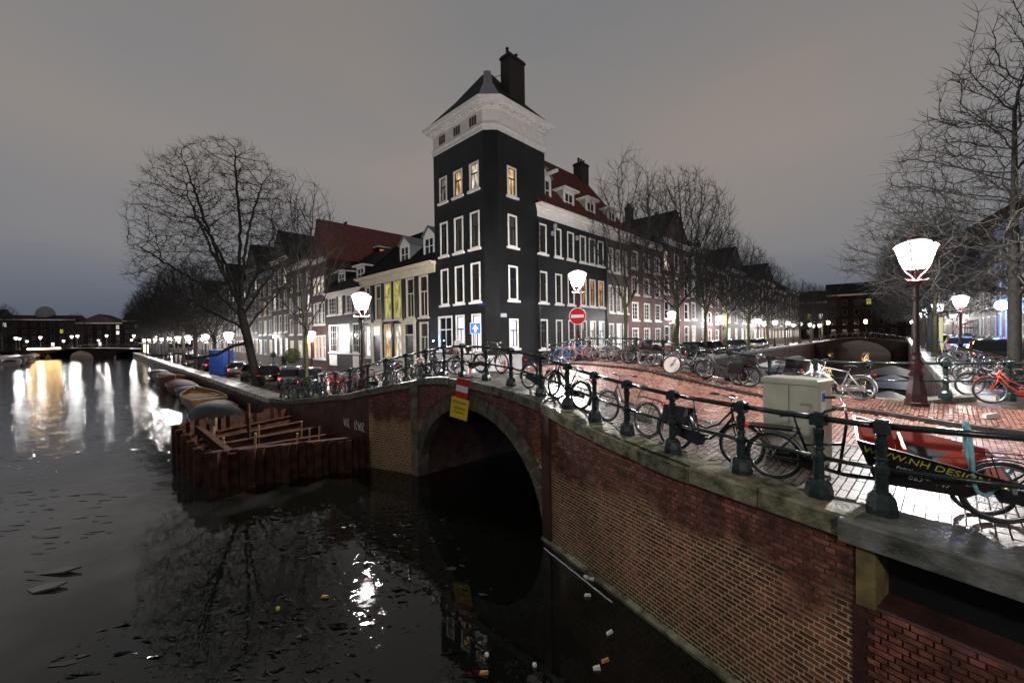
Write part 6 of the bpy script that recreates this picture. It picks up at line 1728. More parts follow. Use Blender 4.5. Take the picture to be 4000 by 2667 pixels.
q = MB(); vs_ = [(x, y, zb_ + tk_) for x, y in boti] + [(x, y, zr(x) - 0.001) for x, y in topi]
q.add(vs_, [(0, 1, 2, 3)] + [(4 + i, 4 + (i + 1) % 4, (i + 1) % 4, i) for i in range(4)]); link("box_lining", q.mesh("box_lining"), M["box_red"], bx_)
q = MB(); q.box(0.30, 0.33, -0.27, 0.27, 0.36, 0.76); link("box_partition", q.mesh("box_partition"), M["box_red"], bx_)
q = MB(); q.add([(1.083, -0.40, 0.58), (1.083, 0.40, 0.58), (0.84, 0.28, 0.34), (0.84, -0.28, 0.34)], [(3, 2, 1, 0)]); q.box(1.06, 1.09, -0.43, -0.37, 0.48, 0.60); link("steel_nose", q.mesh("steel_nose"), M["steel_rim"], bx_)
def text_obj(body_, size, mat_, parent, name, Mx, ext=0.001, align='LEFT', font_scale_x=1.0):
    cu = bpy.data.curves.new(name, 'FONT'); cu.body = body_; cu.size = size; cu.extrude = ext; cu.align_x = align; cu.align_y = 'CENTER'; cu.resolution_u = 2
    to = bpy.data.objects.new("tmp_text", cu); col.objects.link(to)
    dg = bpy.context.evaluated_depsgraph_get(); me = bpy.data.meshes.new_from_object(to.evaluated_get(dg)); bpy.data.objects.remove(to)
    for v in me.vertices: v.co.x *= font_scale_x
    me.materials.clear()
    o = link(name, me, mat_, parent); o.matrix_local = Mx
    return o
# lettering on the side that faces the railing (y = -0.34 at the top, leaning inwards downwards)
def side_pt(x, z): return Vector((x, -0.27 - 0.15 * (z - zb_) / (zr(x) - zb_), z))
def side_mat(x0, f0, x1, f1):   # f is the height between the foot (0) and the rim (1) of the tapering side
    p0 = side_pt(x0, zb_ + f0 * (zr(x0) - zb_)); p1 = side_pt(x1, zb_ + f1 * (zr(x1) - zb_)); xm = (x0 + x1) / 2
    X_ = (p1 - p0).normalized(); fm = (f0 + f1) / 2
    U_ = (side_pt(xm, zb_ + (fm + 0.2) * (zr(xm) - zb_)) - side_pt(xm, zb_ + (fm - 0.2) * (zr(xm) - zb_)))
    N_ = X_.cross(U_).normalized(); U_ = N_.cross(X_)
    o_ = p0 + N_ * 0.016
    return Matrix(((X_.x, U_.x, N_.x, o_.x), (X_.y, U_.y, N_.y, o_.y), (X_.z, U_.z, N_.z, o_.z), (0, 0, 0, 1)))
text_obj("WWW.NH DESIGN.NL", 0.118, M["letter_yellow"], bx_, "web_address", side_mat(-0.04, 0.84, 1.0, 0.80), font_scale_x=0.96)
text_obj("Printing & Merchandise", 0.062, M["letter_white"], bx_, "slogan", side_mat(0.24, 0.58, 0.95, 0.50))
text_obj("06273147", 0.082, M["letter_white"], bx_, "phone_number", side_mat(0.34, 0.36, 0.90, 0.28))
# place: rear wheel near (3.75,5.25), front wheel near (4.5,4.75)
a_ = Vector((3.76, 5.40)); b_ = Vector((4.52, 4.72)); d = (b_ - a_).normalized(); m_ = a_ + d * 0.95
m_ = Vector((4.36, 4.93)); d = Vector((0.78, -0.62)); CB.location = (m_.x, m_.y, 2.776); CB.rotation_euler = (R(9), 0, math.atan2(d.y, d.x))
# turquoise lock over the top rail
q = MB(); A = Vector((4.66, 4.10, 3.80))
q.tube([A + Vector((0.03, -0.05, -0.55)), A + Vector((0.0, -0.06, -0.25)), A + Vector((-0.02, -0.05, 0.0)), A + Vector((0.0, 0.0, 0.05)), A + Vector((0.06, 0.05, 0.0)), A + Vector((0.08, 0.06, -0.3)), A + Vector((0.12, 0.02, -0.5)), A + Vector((0.24, 0.02, -0.66)), A + Vector((0.42, 0.04, -0.60)), A + Vector((0.60, 0.06, -0.42))], 0.021, 7)
q.tube([A + Vector((0.03, -0.05, -0.55)), A + Vector((0.10, -0.02, -0.66)), A + Vector((0.22, 0.0, -0.72)), A + Vector((0.40, 0.03, -0.66))], 0.019, 7)
mat("turquoise_sleeve", (0.22, 0.52, 0.56), 0.55, var=0.15, scale=20)
lk = q.build("bicycle_lock", M["turquoise_sleeve"], smooth=True); tag(lk, "turquoise fabric covered chain lock hung over the top rail", "lock")
# ------------------------------------------------------------------ signs
mat("sign_red", (0.50, 0.015, 0.018), 0.35, var=0.06); mat("sign_white", (0.74, 0.74, 0.74), 0.4, var=0.05); mat("sign_yellow", (0.72, 0.50, 0.02), 0.4, var=0.08, scale=5); mat("sign_blue_bright", (0.02, 0.13, 0.55), 0.35, var=0.05); mat("print_black", (0.02, 0.02, 0.02), 0.5, var=0.1)
# plates hung from the coping over the arch
e_ = aL * 0.515; bp_ = Vector((AR[0] + ad_.x * e_, AR[1] + ad_.y * e_, 0)); zc = HG(bp_.x, bp_.y)
sg = thing("navigation_sign", "red and white plate above a tilted yellow board reading DOORVAART GESTREMD hung over the arch", "sign", (bp_.x + an_.x * 0.12, bp_.y + an_.y * 0.12, zc), (R(-3), R(8), math.atan2(-an_.x, an_.y) + math.pi + R(14)))
q = MB(); q.box(-0.23, 0.23, -0.012, 0.012, -0.56, 0.06); q.build("plate", M["sign_red"], sg)
q = MB(); q.box(-0.23, 0.23, -0.018, -0.0125, -0.34, -0.16); q.build("white_bar", M["sign_white"], sg)
for zz, (x0, x1) in ((0.045, (-0.23, 0.23)), (-0.56, (-0.23, 0.23))):
    q = MB(); q.box(x0, x1, -0.016, -0.0125, zz, zz + 0.014); q.build("rim", M["sign_white"], sg)
q = MB(); q.box(-0.33, 0.33, -0.030, -0.008, -1.13, -0.53); yb = q.build("yellow_board", M["sign_yellow"], sg)
TX = lambda x, z, y=-0.034: Matrix.Translation((x, y, z)) @ Matrix.Rotation(R(90), 4, 'X')
text_obj("DOORVAART", 0.105, M["print_black"], yb, "lettering", TX(0, -0.66), align='CENTER', font_scale_x=0.82)
text_obj("GESTREMD", 0.105, M["print_black"], yb, "lettering", TX(0, -0.83), align='CENTER', font_scale_x=0.82)
text_obj("I.V.M. AFDAMMING", 0.062, M["print_black"], yb, "lettering", TX(0, -0.945), align='CENTER', font_scale_x=0.82)
q = MB(); q.box(-0.03, 0.05, -0.036, -0.031, -1.125, -1.09); q.build("clip", M["chrome"], sg)
q = MB(); q.box(-0.03, 0.03, 0.012, 0.05, -0.9, 0.10); q.box(-0.03, 0.03, 0.012, 0.40, 0.06, 0.10); q.build("bracket", M["black_metal"], sg)
# no entry disc on the middle lantern
mx, my = 3.05, 18.35; mz = HG(mx, my)
dirc = math.atan2(-my - 1.0, -mx + 4.5)
ne = thing("no_entry_sign", "round red no entry sign with a white bar clamped to the lantern post", "sign", (mx - 0.03, my - 0.10, mz + 2.05), (0, 0, R(-24)))
q = MB(); q.lathe([(0.40, -0.012), (0.40, 0.012)], 28, Matrix.Rotation(R(90), 4, 'X')); q.build("white_rim", M["sign_white"], ne)
q = MB(); q.lathe([(0.365, 0.0125), (0.365, 0.016)], 28, Matrix.Rotation(R(90), 4, 'X')); q.build("disc", M["sign_red"], ne)
q = MB(); q.box(-0.29, 0.29, -0.021, -0.0165, -0.07, 0.07); q.build("bar", M["sign_white"], ne)
q = MB(); q.ring((0.03, 0.10, 0.15), 0.085, 0.012, 10, 4, 'z'); q.ring((0.03, 0.10, -0.15), 0.085, 0.012, 10, 4, 'z'); q.build("clamp", M["chrome"], ne)
# one way sign on a post before the corner house
ox, oy = -1.95, 21.3; oz = HG(ox, oy)
ow = thing("one_way_sign", "square blue sign with a white upward arrow before the corner house", "sign", (ox, oy, oz), (0, 0, R(8)))
q = MB(); q.tube([(0, 0.04, -0.1), (0, 0.04, 2.95)], 0.03, 8); q.build("pole", M["grey_paint"], ow)
q = MB(); q.box(-0.28, 0.28, -0.012, 0.012, 2.36, 2.94); pl = q.build("plate", M["sign_white"], ow)
q = MB(); q.box(-0.262, 0.262, -0.016, -0.0125, 2.38, 2.92); link("blue_field", q.mesh("blue_field"), M["sign_blue_bright"], pl)
q = MB()
for (poly) in ([(-0.055, 2.44), (0.055, 2.44), (0.055, 2.62), (-0.055, 2.62)], [(-0.17, 2.60), (0.17, 2.60), (0.0, 2.86)]):
    q.add([(x, -0.0165, z) for x, z in poly] + [(x, -0.019, z) for x, z in poly], [tuple(range(len(poly)))[::-1], tuple(range(len(poly), 2 * len(poly)))] + [(i, (i + 1) % len(poly), len(poly) + (i + 1) % len(poly), len(poly) + i) for i in range(len(poly))])
link("arrow", q.mesh("arrow"), M["sign_white"], pl)

# ------------------------------------------------------------------ grey service cabinet
cab = thing("service_cabinet", "pale grey green service cabinet with a small blue and white sticker", "cabinet", (4.02, 6.38, 2.78), (0, 0, math.atan2(-0.86, 0.5)))
q = MB(); q.box(0, 0.74, 0, 0.46, 0.06, 1.24); q.build("housing", M["cabinet_paint"], cab)
q = MB(); q.loft([[(-0.025, -0.025, 1.24), (0.765, -0.025, 1.24), (0.765, 0.485, 1.24), (-0.025, 0.485, 1.24)], [(-0.025, -0.025, 1.30), (0.765, -0.025, 1.30), (0.765, 0.485, 1.30), (-0.025, 0.485, 1.30)], [(0.0, 0.0, 1.325), (0.74, 0.0, 1.325), (0.74, 0.46, 1.325), (0.0, 0.46, 1.325)]]); q.build("lid", M["cabinet_paint"], cab)
q = MB(); q.box(0.02, 0.72, 0.02, 0.44, -0.05, 0.06); q.build("foot", M["kerb_stone"], cab)
q = MB(); q.box(0.7405, 0.7425, 0.12, 0.27, 0.84, 1.15); st = q.build("sticker", M["sign_white"], cab)
q = MB(); q.box(0.743, 0.7445, 0.145, 0.245, 1.0, 1.125); link("sticker_print", q.mesh("sticker_print"), M["sign_blue_bright"], st)
q = MB(); q.box(0.02, 0.72, -0.004, -0.001, 0.10, 0.105); q.box(0.368, 0.372, -0.004, -0.001, 0.105, 1.22); q.build("door_seam", M["black_metal"], cab)

# ------------------------------------------------------------------ red bollards
me_b = MB().lathe([(0.12, -0.05), (0.12, 0.06), (0.085, 0.12), (0.07, 0.55), (0.062, 0.72), (0.085, 0.74), (0.085, 0.77), (0.062, 0.79), (0.068, 0.86), (0.05, 0.90), (0.0, 0.92)], 8).mesh("bollard")
mat("bollard_paint", (0.30, 0.035, 0.035), 0.4, var=0.25, scale=12)
for k, (x, y, lab) in enumerate(((-0.42, 21.6, "red iron bollard by the grey plinth, right of the iron railing post"), (-2.4, 22.6, "red iron bollard next to the lit basement window"), (-3.6, 21.0, "red iron bollard behind the white child seat"), (-4.9, 21.9, "red iron bollard behind the crowded bicycles"), (-6.1, 22.6, "red iron bollard behind the crowded bicycles"),
                          (-7.3, 21.4, "red iron bollard behind the crowded bicycles"), (-8.3, 22.6, "red iron bollard behind the crowded bicycles"), (-9.4, 23.9, "red iron bollard behind the crowded bicycles"), (-10.6, 25.2, "red iron bollard behind the crowded bicycles"))):
    o = link("bollard", me_b, M["bollard_paint"], None, (x, y, HG(x, y) - 0.12)); tag(o, lab, "bollard", "red bollards at the corner")

# ------------------------------------------------------------------ cars (x forward)
def car_meshes():
    W_ = 0.86
    body_st = [(-1.98, 0.30, 0.78, 0.70), (-1.92, 0.24, 0.88, 0.80), (-1.3, 0.20, 0.93, 0.86), (-0.4, 0.19, 0.93, 0.87), (0.7, 0.19, 0.92, 0.87), (1.4, 0.20, 0.86, 0.85), (1.85, 0.24, 0.74, 0.78), (1.98, 0.30, 0.62, 0.66)]
    rows = []
    for x, z0, z1, w in body_st:
        rows.append([(x, -w * 0.9, z0), (x, w * 0.9, z0), (x, w, z0 + 0.14), (x, w, z1 - 0.16), (x, w * 0.93, z1), (x, -w * 0.93, z1), (x, -w, z1 - 0.16), (x, -w, z0 + 0.14)])
    b = MB(); b.loft(rows)
    roof = MB(); roof.loft([[(x, -w, z), (x, w, z), (x, w * 0.94, z + 0.05), (x, -w * 0.94, z + 0.05)] for x, w, z in ((-1.72, 0.60, 1.33), (-1.3, 0.64, 1.42), (-0.3, 0.66, 1.45), (0.3, 0.62, 1.40))])
    g = MB(); g.loft([[(x0, -0.80, 0.90), (x0, 0.80, 0.90), (x1, w, z), (x1, -w, z)] for x0, x1, w, z in ((-1.92, -1.72, 0.605, 1.345), (-1.3, -1.3, 0.645, 1.43), (-0.3, -0.3, 0.665, 1.455), (1.05, 0.32, 0.62, 1.41))])
    w_ = MB(); w_.lathe([(0.20, -0.10), (0.31, -0.09), (0.32, 0.0), (0.31, 0.09), (0.20, 0.10)], 16, Matrix.Rotation(R(90), 4, 'X'))
    h = MB(); h.lathe([(0.19, -0.105), (0.17, -0.09), (0.17, 0.09), (0.19, 0.105)], 12, Matrix.Rotation(R(90), 4, 'X'))
    return b.mesh("body", True), roof.mesh("roof_panel", True), g.mesh("windows"), w_.mesh("wheel"), h.mesh("hubcap")
CM = car_meshes()
mat("car_black", (0.010, 0.010, 0.012), 0.16, var=0.1, spec=0.6, coat=0.6); mat("car_grey", (0.10, 0.105, 0.11), 0.2, var=0.1, spec=0.6, coat=0.5); mat("car_silver", (0.36, 0.37, 0.38), 0.22, metal=0.4, var=0.1, coat=0.5); mat("car_red", (0.22, 0.015, 0.02), 0.2, var=0.1, coat=0.5); mat("car_white", (0.6, 0.6, 0.6), 0.25, var=0.05, coat=0.5); mat("plate_yellow", (0.65, 0.45, 0.03), 0.4, var=0.05)
def car(label, x, y, z, rot, paint, group, lights=True, scale=1.0):
    c = thing("parked_car", label, "car", (x, y, z), (0, 0, rot), group, scale)
    link("body", CM[0], M[paint], c); link("roof_panel", CM[1], M[paint], c); link("windows", CM[2], M["glass_dark"], c)
    for wx in (-1.25, 1.22):
        for sy in (-1, 1): w = link("wheel", CM[3], M["rubber"], c, (wx, sy * 0.76, 0.32)); link("hubcap", CM[4], M["chrome"], w)
    for sy in (-1, 1):
        q = MB(); q.box(-1.975, -1.93, min(sy * 0.58, sy * 0.78), max(sy * 0.58, sy * 0.78), 0.66, 0.80); q.build("tail_light", M["tail_light" if lights else "reflector_red"], c)
        q = MB(); q.box(1.86, 1.93, min(sy * 0.45, sy * 0.70), max(sy * 0.45, sy * 0.70), 0.55, 0.68); q.build("headlight", M["chrome"], c)
        q = MB(); q.box(0.55, 0.68, min(sy * 0.84, sy * 1.0), max(sy * 0.84, sy * 1.0), 0.90, 1.02); q.build("wing_mirror", M[paint], c)
    q = MB(); q.box(-1.995, -1.97, -0.26, 0.26, 0.48, 0.59); q.build("number_plate", M["plate_yellow"], c)
    q = MB(); q.box(-2.02, -1.9, -0.8, 0.8, 0.32, 0.45); q.build("bumper", M["black_metal"], c)
    return c
GC = "cars parked along the long quay"
ldir = math.atan2(LD[1], LD[0])
for k, (t, off, pc, lab) in enumerate(((3.6, 3.4, "car_black", "black hatchback with red tail lights nearest the railing end on the quay"), (6.5, 3.1, "car_grey", "grey hatchback parked past the black one by the mossy young tree"), (10.6, 2.6, "car_black", "black car with glowing tail light beside the trunk of the big elm"),
     (15.4, 2.6, "car_grey", "grey car parked just beyond the big elm"), (20.6, 2.6, "car_silver", "silver car beside the blue container"), (26.5, 2.6, "car_black", "black car past the blue container"), (32, 2.6, "car_red", "dark red car farther up the long quay"), (38, 2.6, "car_black", "dark car farther up the long quay"), (44.5, 2.6, "car_silver", "silver car far up the long quay"), (52, 2.6, "car_black", "dark car farther up the long quay"))):
    x, y, _z = qpt(t, off)
    car(lab, x, y, HG(x, y) - 0.12, (R(118) if t < 9 else ldir - R(12)), pc, GC, lights=k in (0, 1, 2, 4, 6))
GCS = "cars parked on the tree side of the side canal"
for k, (t, pc, lab) in enumerate(((13.0, "car_silver", "silver car between the first two street trees of the side canal"), (21.5, "car_black", "black car between the full tree and the slim tree"), (27.5, "car_black", "black car farther along the street trees"), (35, "car_grey", "grey car far along the street trees"), (46, "car_silver", "silver car far along the street trees"))):
    x, y, _z = spt(t, 1.15); car(lab, x, y, HG(x, y) - 0.12, AR_ + (math.pi if k % 2 else 0), pc, GCS, lights=False)
GCN = "cars parked on the near bank street"
for k, (x, y, rot, pc, lab) in enumerate(((19.2, 14.2, AR_ + R(180), "car_red", "dark red car behind the red bicycle and the thick tree trunk"), (*npt(17.5, 2.4)[:2], AR_, "car_black", "black car before the lantern on the near bank street"), (*npt(33, 2.4)[:2], AR_, "car_silver", "silver car farther down the near bank street"), (*npt(44, 2.4)[:2], AR_, "car_black", "dark car farther down the near bank street"), (*npt(56, 2.4)[:2], AR_, "car_white", "white car far down the near bank street"))):
    car(lab, x, y, HG(x, y) - 0.12, rot, pc, GCN, lights=k in (1, 3))

# ------------------------------------------------------------------ boats
def boat(label, x, y, rot, L, Wd, H_, hull, cover=None, group=None, canopy=False, cat="boat"):
    b = thing("boat", label, cat, (x, y, 0), (0, 0, rot), group)
    rows = []; ri = []
    for k in range(13):
        u = k / 12; xx = -L/2 + L * u
        w = Wd / 2 * (1 - max(0, (u - 0.55) / 0.45) ** 2.2) * (0.82 + 0.18 * min(1, u / 0.25)); w = max(w, 0.03)
        sh = H_ * (1 + 0.35 * max(0, (u - 0.5) / 0.5) ** 2)
        rows.append([(xx, -w, sh), (xx, -w * 0.93, sh * 0.45), (xx, -w * 0.6, -0.15), (xx, w * 0.6, -0.15), (xx, w * 0.93, sh * 0.45), (xx, w, sh)]); ri.append((xx, w, sh))
    q = MB(); q.loft(rows, cap=False, closed=False); q.add(rows[0], [(0, 1, 2, 3, 4, 5)]); q.build("hull", hull, b, smooth=True)
    q = MB(); q.tube([(x_, -w, s_) for x_, w, s_ in ri] , 0.045, 6); q.tube([(x_, w, s_) for x_, w, s_ in ri], 0.045, 6); q.build("gunwale", M["raw_timber"] if cover is None else M["black_metal"], b, smooth=True)
    if cover is None:
        q = MB(); q.loft([[(x_, -w * 0.9, s_ - 0.32), (x_, w * 0.9, s_ - 0.32)] for x_, w, s_ in ri], cap=False, closed=False); q.build("floor", M["raw_timber"], b)
        for u in (0.25, 0.5, 0.72):
            k = int(u * 12); x_, w, s_ = ri[k]; q = MB(); q.box(x_ - 0.15, x_ + 0.15, -w * 0.95, w * 0.95, s_ - 0.14, s_ - 0.10); q.build("thwart", M["raw_timber"], b)
    else:
        rows = []; hh = 0.75 if canopy else 0.35
        for k, (x_, w, s_) in enumerate(ri):
            u = k / 12; up = hh * (math.sin(math.pi * min(1, max(0, (u + 0.10) / 1.12))) ** 0.6)
            rows.append([(x_, w * 1.02 * math.cos(math.pi * j / 8), s_ - 0.02 + up * math.sin(math.pi * j / 8)) for j in range(9)])
        q = MB(); q.loft(rows, cap=False, closed=False); q.build("tarpaulin", cover, b, smooth=True)
    return b
mat("tarp_black", (0.010, 0.010, 0.011), 0.6, spec=0.2, var=0.4, scale=2.5, bump=0.3, bscale=6); mat("tarp_blue", (0.03, 0.04, 0.09), 0.6, var=0.4, spec=0.2); mat("tarp_red", (0.08, 0.012, 0.012), 0.6, var=0.4, spec=0.2); mat("tarp_white", (0.10, 0.10, 0.11), 0.5, var=0.3); mat("hull_wood", (0.20, 0.09, 0.02), 0.3, var=0.4, scale=3, coat=0.3); mat("hull_dark", (0.012, 0.013, 0.016), 0.3, var=0.3); mat("hull_white", (0.22, 0.22, 0.22), 0.3, var=0.1); mat("hull_rust", (0.16, 0.05, 0.03), 0.5, var=0.3)
def wq(t, off): return (QC[0] + LD[0] * t - 0.698 * off, QC[1] + LD[1] * t - 0.716 * off)
GB = "boats moored along the long quay"
for k, (t, off, L, Wd, H_, hl, cv, can, lab) in enumerate(((1.2, 2.3, 5.4, 2.3, 0.75, "hull_dark", "tarp_black", True, "dark boat under a humped black tarpaulin behind the rusty cofferdam"), (6.0, 1.3, 4.6, 1.7, 0.6, "hull_dark", "tarp_black", False, "low covered boat between the humped tarpaulin and the wooden launch"), (10.8, 1.6, 6.5, 2.3, 0.95, "hull_wood", None, False, "open varnished wooden launch moored by the granite quay"), (17.5, 1.4, 5.2, 1.9, 0.7, "hull_dark", "tarp_blue", False, "boat with a blue and white cover past the wooden launch"), (23.0, 1.5, 6.0, 2.1, 0.8, "hull_rust", "tarp_red", False, "boat under a dark red cover"), (30, 1.5, 6.5, 2.2, 1.1, "hull_rust", None, False, "rust red open boat beyond the dark red cover"), (37.5, 1.5, 6, 2, 0.8, "hull_dark", "tarp_black", False, "small dark boat farther up the long quay"), (45, 1.5, 6, 2, 0.8, "hull_white", "tarp_white", False, "small white covered boat farther up the long quay"))):
    x, y = wq(t, off); boat(lab, x, y, ldir + (math.pi if k % 2 else 0), L, Wd, H_, M[hl], M[cv] if cv else None, GB, can)
GBX = "boats in the side canal"
for k, (t, off, L, Wd, H_, hl, cv, lab) in enumerate(((4.5, 1.5, 5.0, 2.0, 0.8, "hull_dark", "tarp_black", "dark covered boat behind the tall maroon lantern"), (12, 1.6, 7, 2.4, 0.9, "hull_white", "tarp_white", "white covered boat past the tall maroon lantern"), (22, 1.6, 8, 2.6, 1.0, "hull_dark", "tarp_blue", "dark boat with a blue cover in the side canal"), (33, 1.7, 9, 2.8, 1.0, "hull_dark", "tarp_black", "long dark boat in the side canal"))):
    x, y, _z = npt(t, -off); boat(lab, x, y, AR_, L, Wd, H_, M[hl], M[cv], GBX)
for k, (t, lab) in enumerate(((38, "white boat on the tree side of the side canal"), (52, "dark boat on the tree side of the side canal"))):
    x, y, _z = spt(t, -1.7); boat(lab, x, y, AR_, 9, 2.6, 1.0, M["hull_white" if k == 0 else "hull_dark"], M["tarp_white" if k == 0 else "tarp_black"], GBX)
# boats along the opposite bank, far left
GBO = "boats moored on the far left bank"
for k in range(7):
    x = -108 - 9.5 * k; y = 86 + 8.8 * k
    boat("dark covered boat moored on the far left bank" if k % 3 else "pale covered boat moored on the far left bank", x, y, ldir, 8, 2.6, 1.1, M["hull_dark" if k % 3 else "hull_white"], M["tarp_black" if k % 3 else "tarp_white"], GBO, True)

# banks at the far ends and far left, and the distant bridges
def bank(name, poly, z):
    mb = MB(); mb.prism(poly, -1.0, z); o = mb.build(name, M["ground_brick"]); o["kind"] = "structure"; return o
bank("far_bank", [(-300, 140), (-228, 146), (-132, 196), (-118, 200), (-90, 320), (-300, 320)], 2.0)
bank("left_bank", [(-103, 78), (-238, 204), (-330, 200), (-330, 78)], 1.3)
bank("canal_end", [along(XL0, RD, 122), along(XR1, RD, 117), (180, 80), (190, 220), (80, 220)], 2.4)
def low_bridge(label, p, q, w, z0, z1, arches, lit=False):
    b = thing("canal_bridge", label, "bridge", (0, 0, 0)); a_ = Vector((*p, 0)); c_ = Vector((*q, 0)); d = (c_ - a_); L = d.length; d.normalize(); n_ = Vector((-d.y, d.x, 0))
    n = 48
    for sd in (0, 1):
        mb = MB(); vs_ = []
        for i in range(n + 1):
            u = i / n; pt = a_ + d * (L * u) + n_ * (w * sd); hz = z0 + (z1 - z0) * math.sin(math.pi * u); k = (u * arches) % 1.0; lo = max(-0.5, (hz - 0.55) * math.sqrt(max(0, 1 - ((k - 0.5) / 0.36) ** 2))) if abs(k - 0.5) < 0.36 else -0.5
            vs_ += [pt + Vector((0, 0, lo)), pt + Vector((0, 0, hz))]
        mb.add(vs_, [(2*i, 2*i+2, 2*i+3, 2*i+1) for i in range(n)]); mb.build("wall", M["far_brick"], b)
    mb = MB(); mb.loft([[a_ + d * (L * i / n) + Vector((0, 0, z0 + (z1 - z0) * math.sin(math.pi * i / n))), a_ + d * (L * i / n) + n_ * w + Vector((0, 0, z0 + (z1 - z0) * math.sin(math.pi * i / n)))] for i in range(n + 1)], cap=False, closed=False); mb.build("deck", M["ground_brick"], b)
    mb = MB()
    for sd in (0, 1):
        pts = [a_ + d * (L * i / n) + n_ * (w * sd) + Vector((0, 0, z0 + 1.0 + (z1 - z0) * math.sin(math.pi * i / n))) for i in range(n + 1)]
        mb.tube(pts, 0.05, 4)
        for p_ in pts[::3]: mb.tube([p_, p_ - Vector((0, 0, 1.0))], 0.05, 4)
    mb.build("railing", M["railing_paint"], b)
    if lit:
        mb = MB(); m0 = a_ + d * (L * 0.30) - n_ * 0.1; m1 = a_ + d * (L * 0.46) - n_ * 0.1
        mb.bar(m0 + Vector((0, 0, z1 - 0.1)), m1 + Vector((0, 0, z1 + 0.05)), 0.1, 0.28); mb.build("light_strip", M["bulb_warm"], b)
    return b
low_bridge("distant low arched bridge across the end of the long canal with a warm light strip", (-178, 130), (-108, 127), 7, 2.0, 3.2, 3, True)
pa = along(XL0, RD, 86); pb = along(XR1, RD, 86)
low_bridge("dark arched bridge far down the side canal", pa, pb, 6, 2.6, 3.6, 1)
# two orange lamps at the far house
for k, (x, y) in enumerate(((96.5, 121.5), (103.5, 116.5))):
    q = MB(); q.lathe([(0.3, 0), (0.42, 0.3), (0.42, 0.7), (0.15, 0.95)], 8, Matrix.Translation((x, y, 7.2))); q.tube([(x, y, 2.3), (x, y, 7.2)], 0.08, 6)
    o = thing("lamp_post", "orange lamp at the door of the house closing the side canal", "street lamp", (x, y, 2.3), group="orange lamps at the end of the side canal")
    q = MB(); q.lathe([(0.3, 4.9), (0.42, 5.2), (0.42, 5.6), (0.15, 5.85)], 8); q.build("globe", M["bulb_warm"], o)
    q = MB(); q.tube([(0, 0, -0.1), (0, 0, 4.9)], 0.08, 6); q.build("post", M["lamp_paint"], o)

# ------------------------------------------------------------------ rusty sheet pile cofferdam
cof = thing("sheet_pile_cofferdam", "rusty sheet pile cofferdam with crossbeams standing in the canal against the bridge wall", "cofferdam", (0, 0, 0))
CA = Vector((-9.75, 12.55, 0)); CBp = Vector((-5.35, 14.75, 0)); CC_ = Vector((-13.9, 16.35, 0)); CD = Vector((-11.6, 20.4, 0))
def piles(a_, b_, n, z_a, z_b, flip=1):
    d = (b_ - a_); L = d.length; d.normalize(); n_ = Vector((-d.y, d.x, 0)) * flip; rr_ = random.Random(n)
    for k in range(n):
        e0 = L * k / n; e1 = L * (k + 1) / n; w = e1 - e0; z1 = z_a + (z_b - z_a) * (k + 0.5) / n + rr_.uniform(-0.06, 0.06); dp = 0.17 if k % 2 else -0.17
        prof = [(0.0, 0.0), (w * 0.16, 0.0), (w * 0.30, dp), (w * 0.70, dp), (w * 0.84, 0.0), (w, 0.0)]; t = 0.022; q = MB()
        f_ = [a_ + d * (e0 + x) + n_ * y for x, y in prof]; g_ = [p + n_ * t for p in f_]
        ring = f_ + g_[::-1]; q.loft([[p + Vector((0, 0, -1.2)) for p in ring], [p + Vector((0, 0, z1)) for p in ring]])
        q.build("sheet_pile", M["rust"], cof)
piles(CA, CBp, 10, 1.27, 1.12); piles(CC_, CA, 10, 1.42, 1.27); piles(CC_, CD, 8, 1.42, 1.35, -1)
def beam(p, q_, mat_="rust_beam", h=0.28, w=0.26):
    b = MB(); p = Vector(p); q_ = Vector(q_); b.bar(p + Vector((0, 0, h/2)), q_ + Vector((0, 0, h/2)), w, 0.03); b.bar(p - Vector((0, 0, h/2)), q_ - Vector((0, 0, h/2)), w, 0.03); b.bar(p, q_, 0.03, h)
    b.build("waling_beam", M[mat_], cof)
dq = (CA - CC_).normalized(); dn = (CBp - CA).normalized()
beam(CA + dn * 0.75 + Vector((0, 0, 1.02)), CC_ + dn * 0.75 + Vector((0, 0, 1.14)), "rust", h=0.22, w=0.2)
beam(CA - dq * 0.55 + Vector((0, 0, 1.02)), CBp - dq * 0.55 + Vector((0, 0, 0.95)))
for k in range(5):
    f_ = (k + 0.6) / 5.4; a_ = CA.lerp(CC_, f_) + dn * 0.4; b_ = CBp.lerp(CD, f_) - dn * 0.2
    beam(a_ + Vector((0, 0, 0.72 + 0.03 * k)), b_ + Vector((0, 0, 0.74 + 0.05 * k)), h=0.30)
rr = random.Random(8)
for k in range(9):
    f_ = rr.uniform(0.08, 0.95); g_ = rr.uniform(0.15, 0.85); p = CA.lerp(CC_, f_).lerp(CBp.lerp(CD, f_), g_); q = MB(); h = rr.uniform(0.45, 0.8)
    q.bar(p + Vector((0, 0, 0.7)), p + Vector((0.02, 0.01, 1.05 + h * 0.6)), 0.07, 0.07); q.build("timber_post", M["raw_timber"], cof)
q = MB(); p = CA.lerp(CC_, 0.62).lerp(CBp.lerp(CD, 0.62), 0.45); q.bar(p + Vector((0, 0, 0.6)), p + Vector((0, 0, 2.2)), 0.10, 0.10); q.build("tall_post", M["rust_beam"], cof)
q = MB(); q.prism([(p_.x, p_.y) for p_ in (CA + (dn - dq) * 0.25, CBp - dq * 0.25, CD, CC_ + (dn + dq) * 0.25)], -0.5, 0.25); q.build("silt", M["vault_brick"], cof)
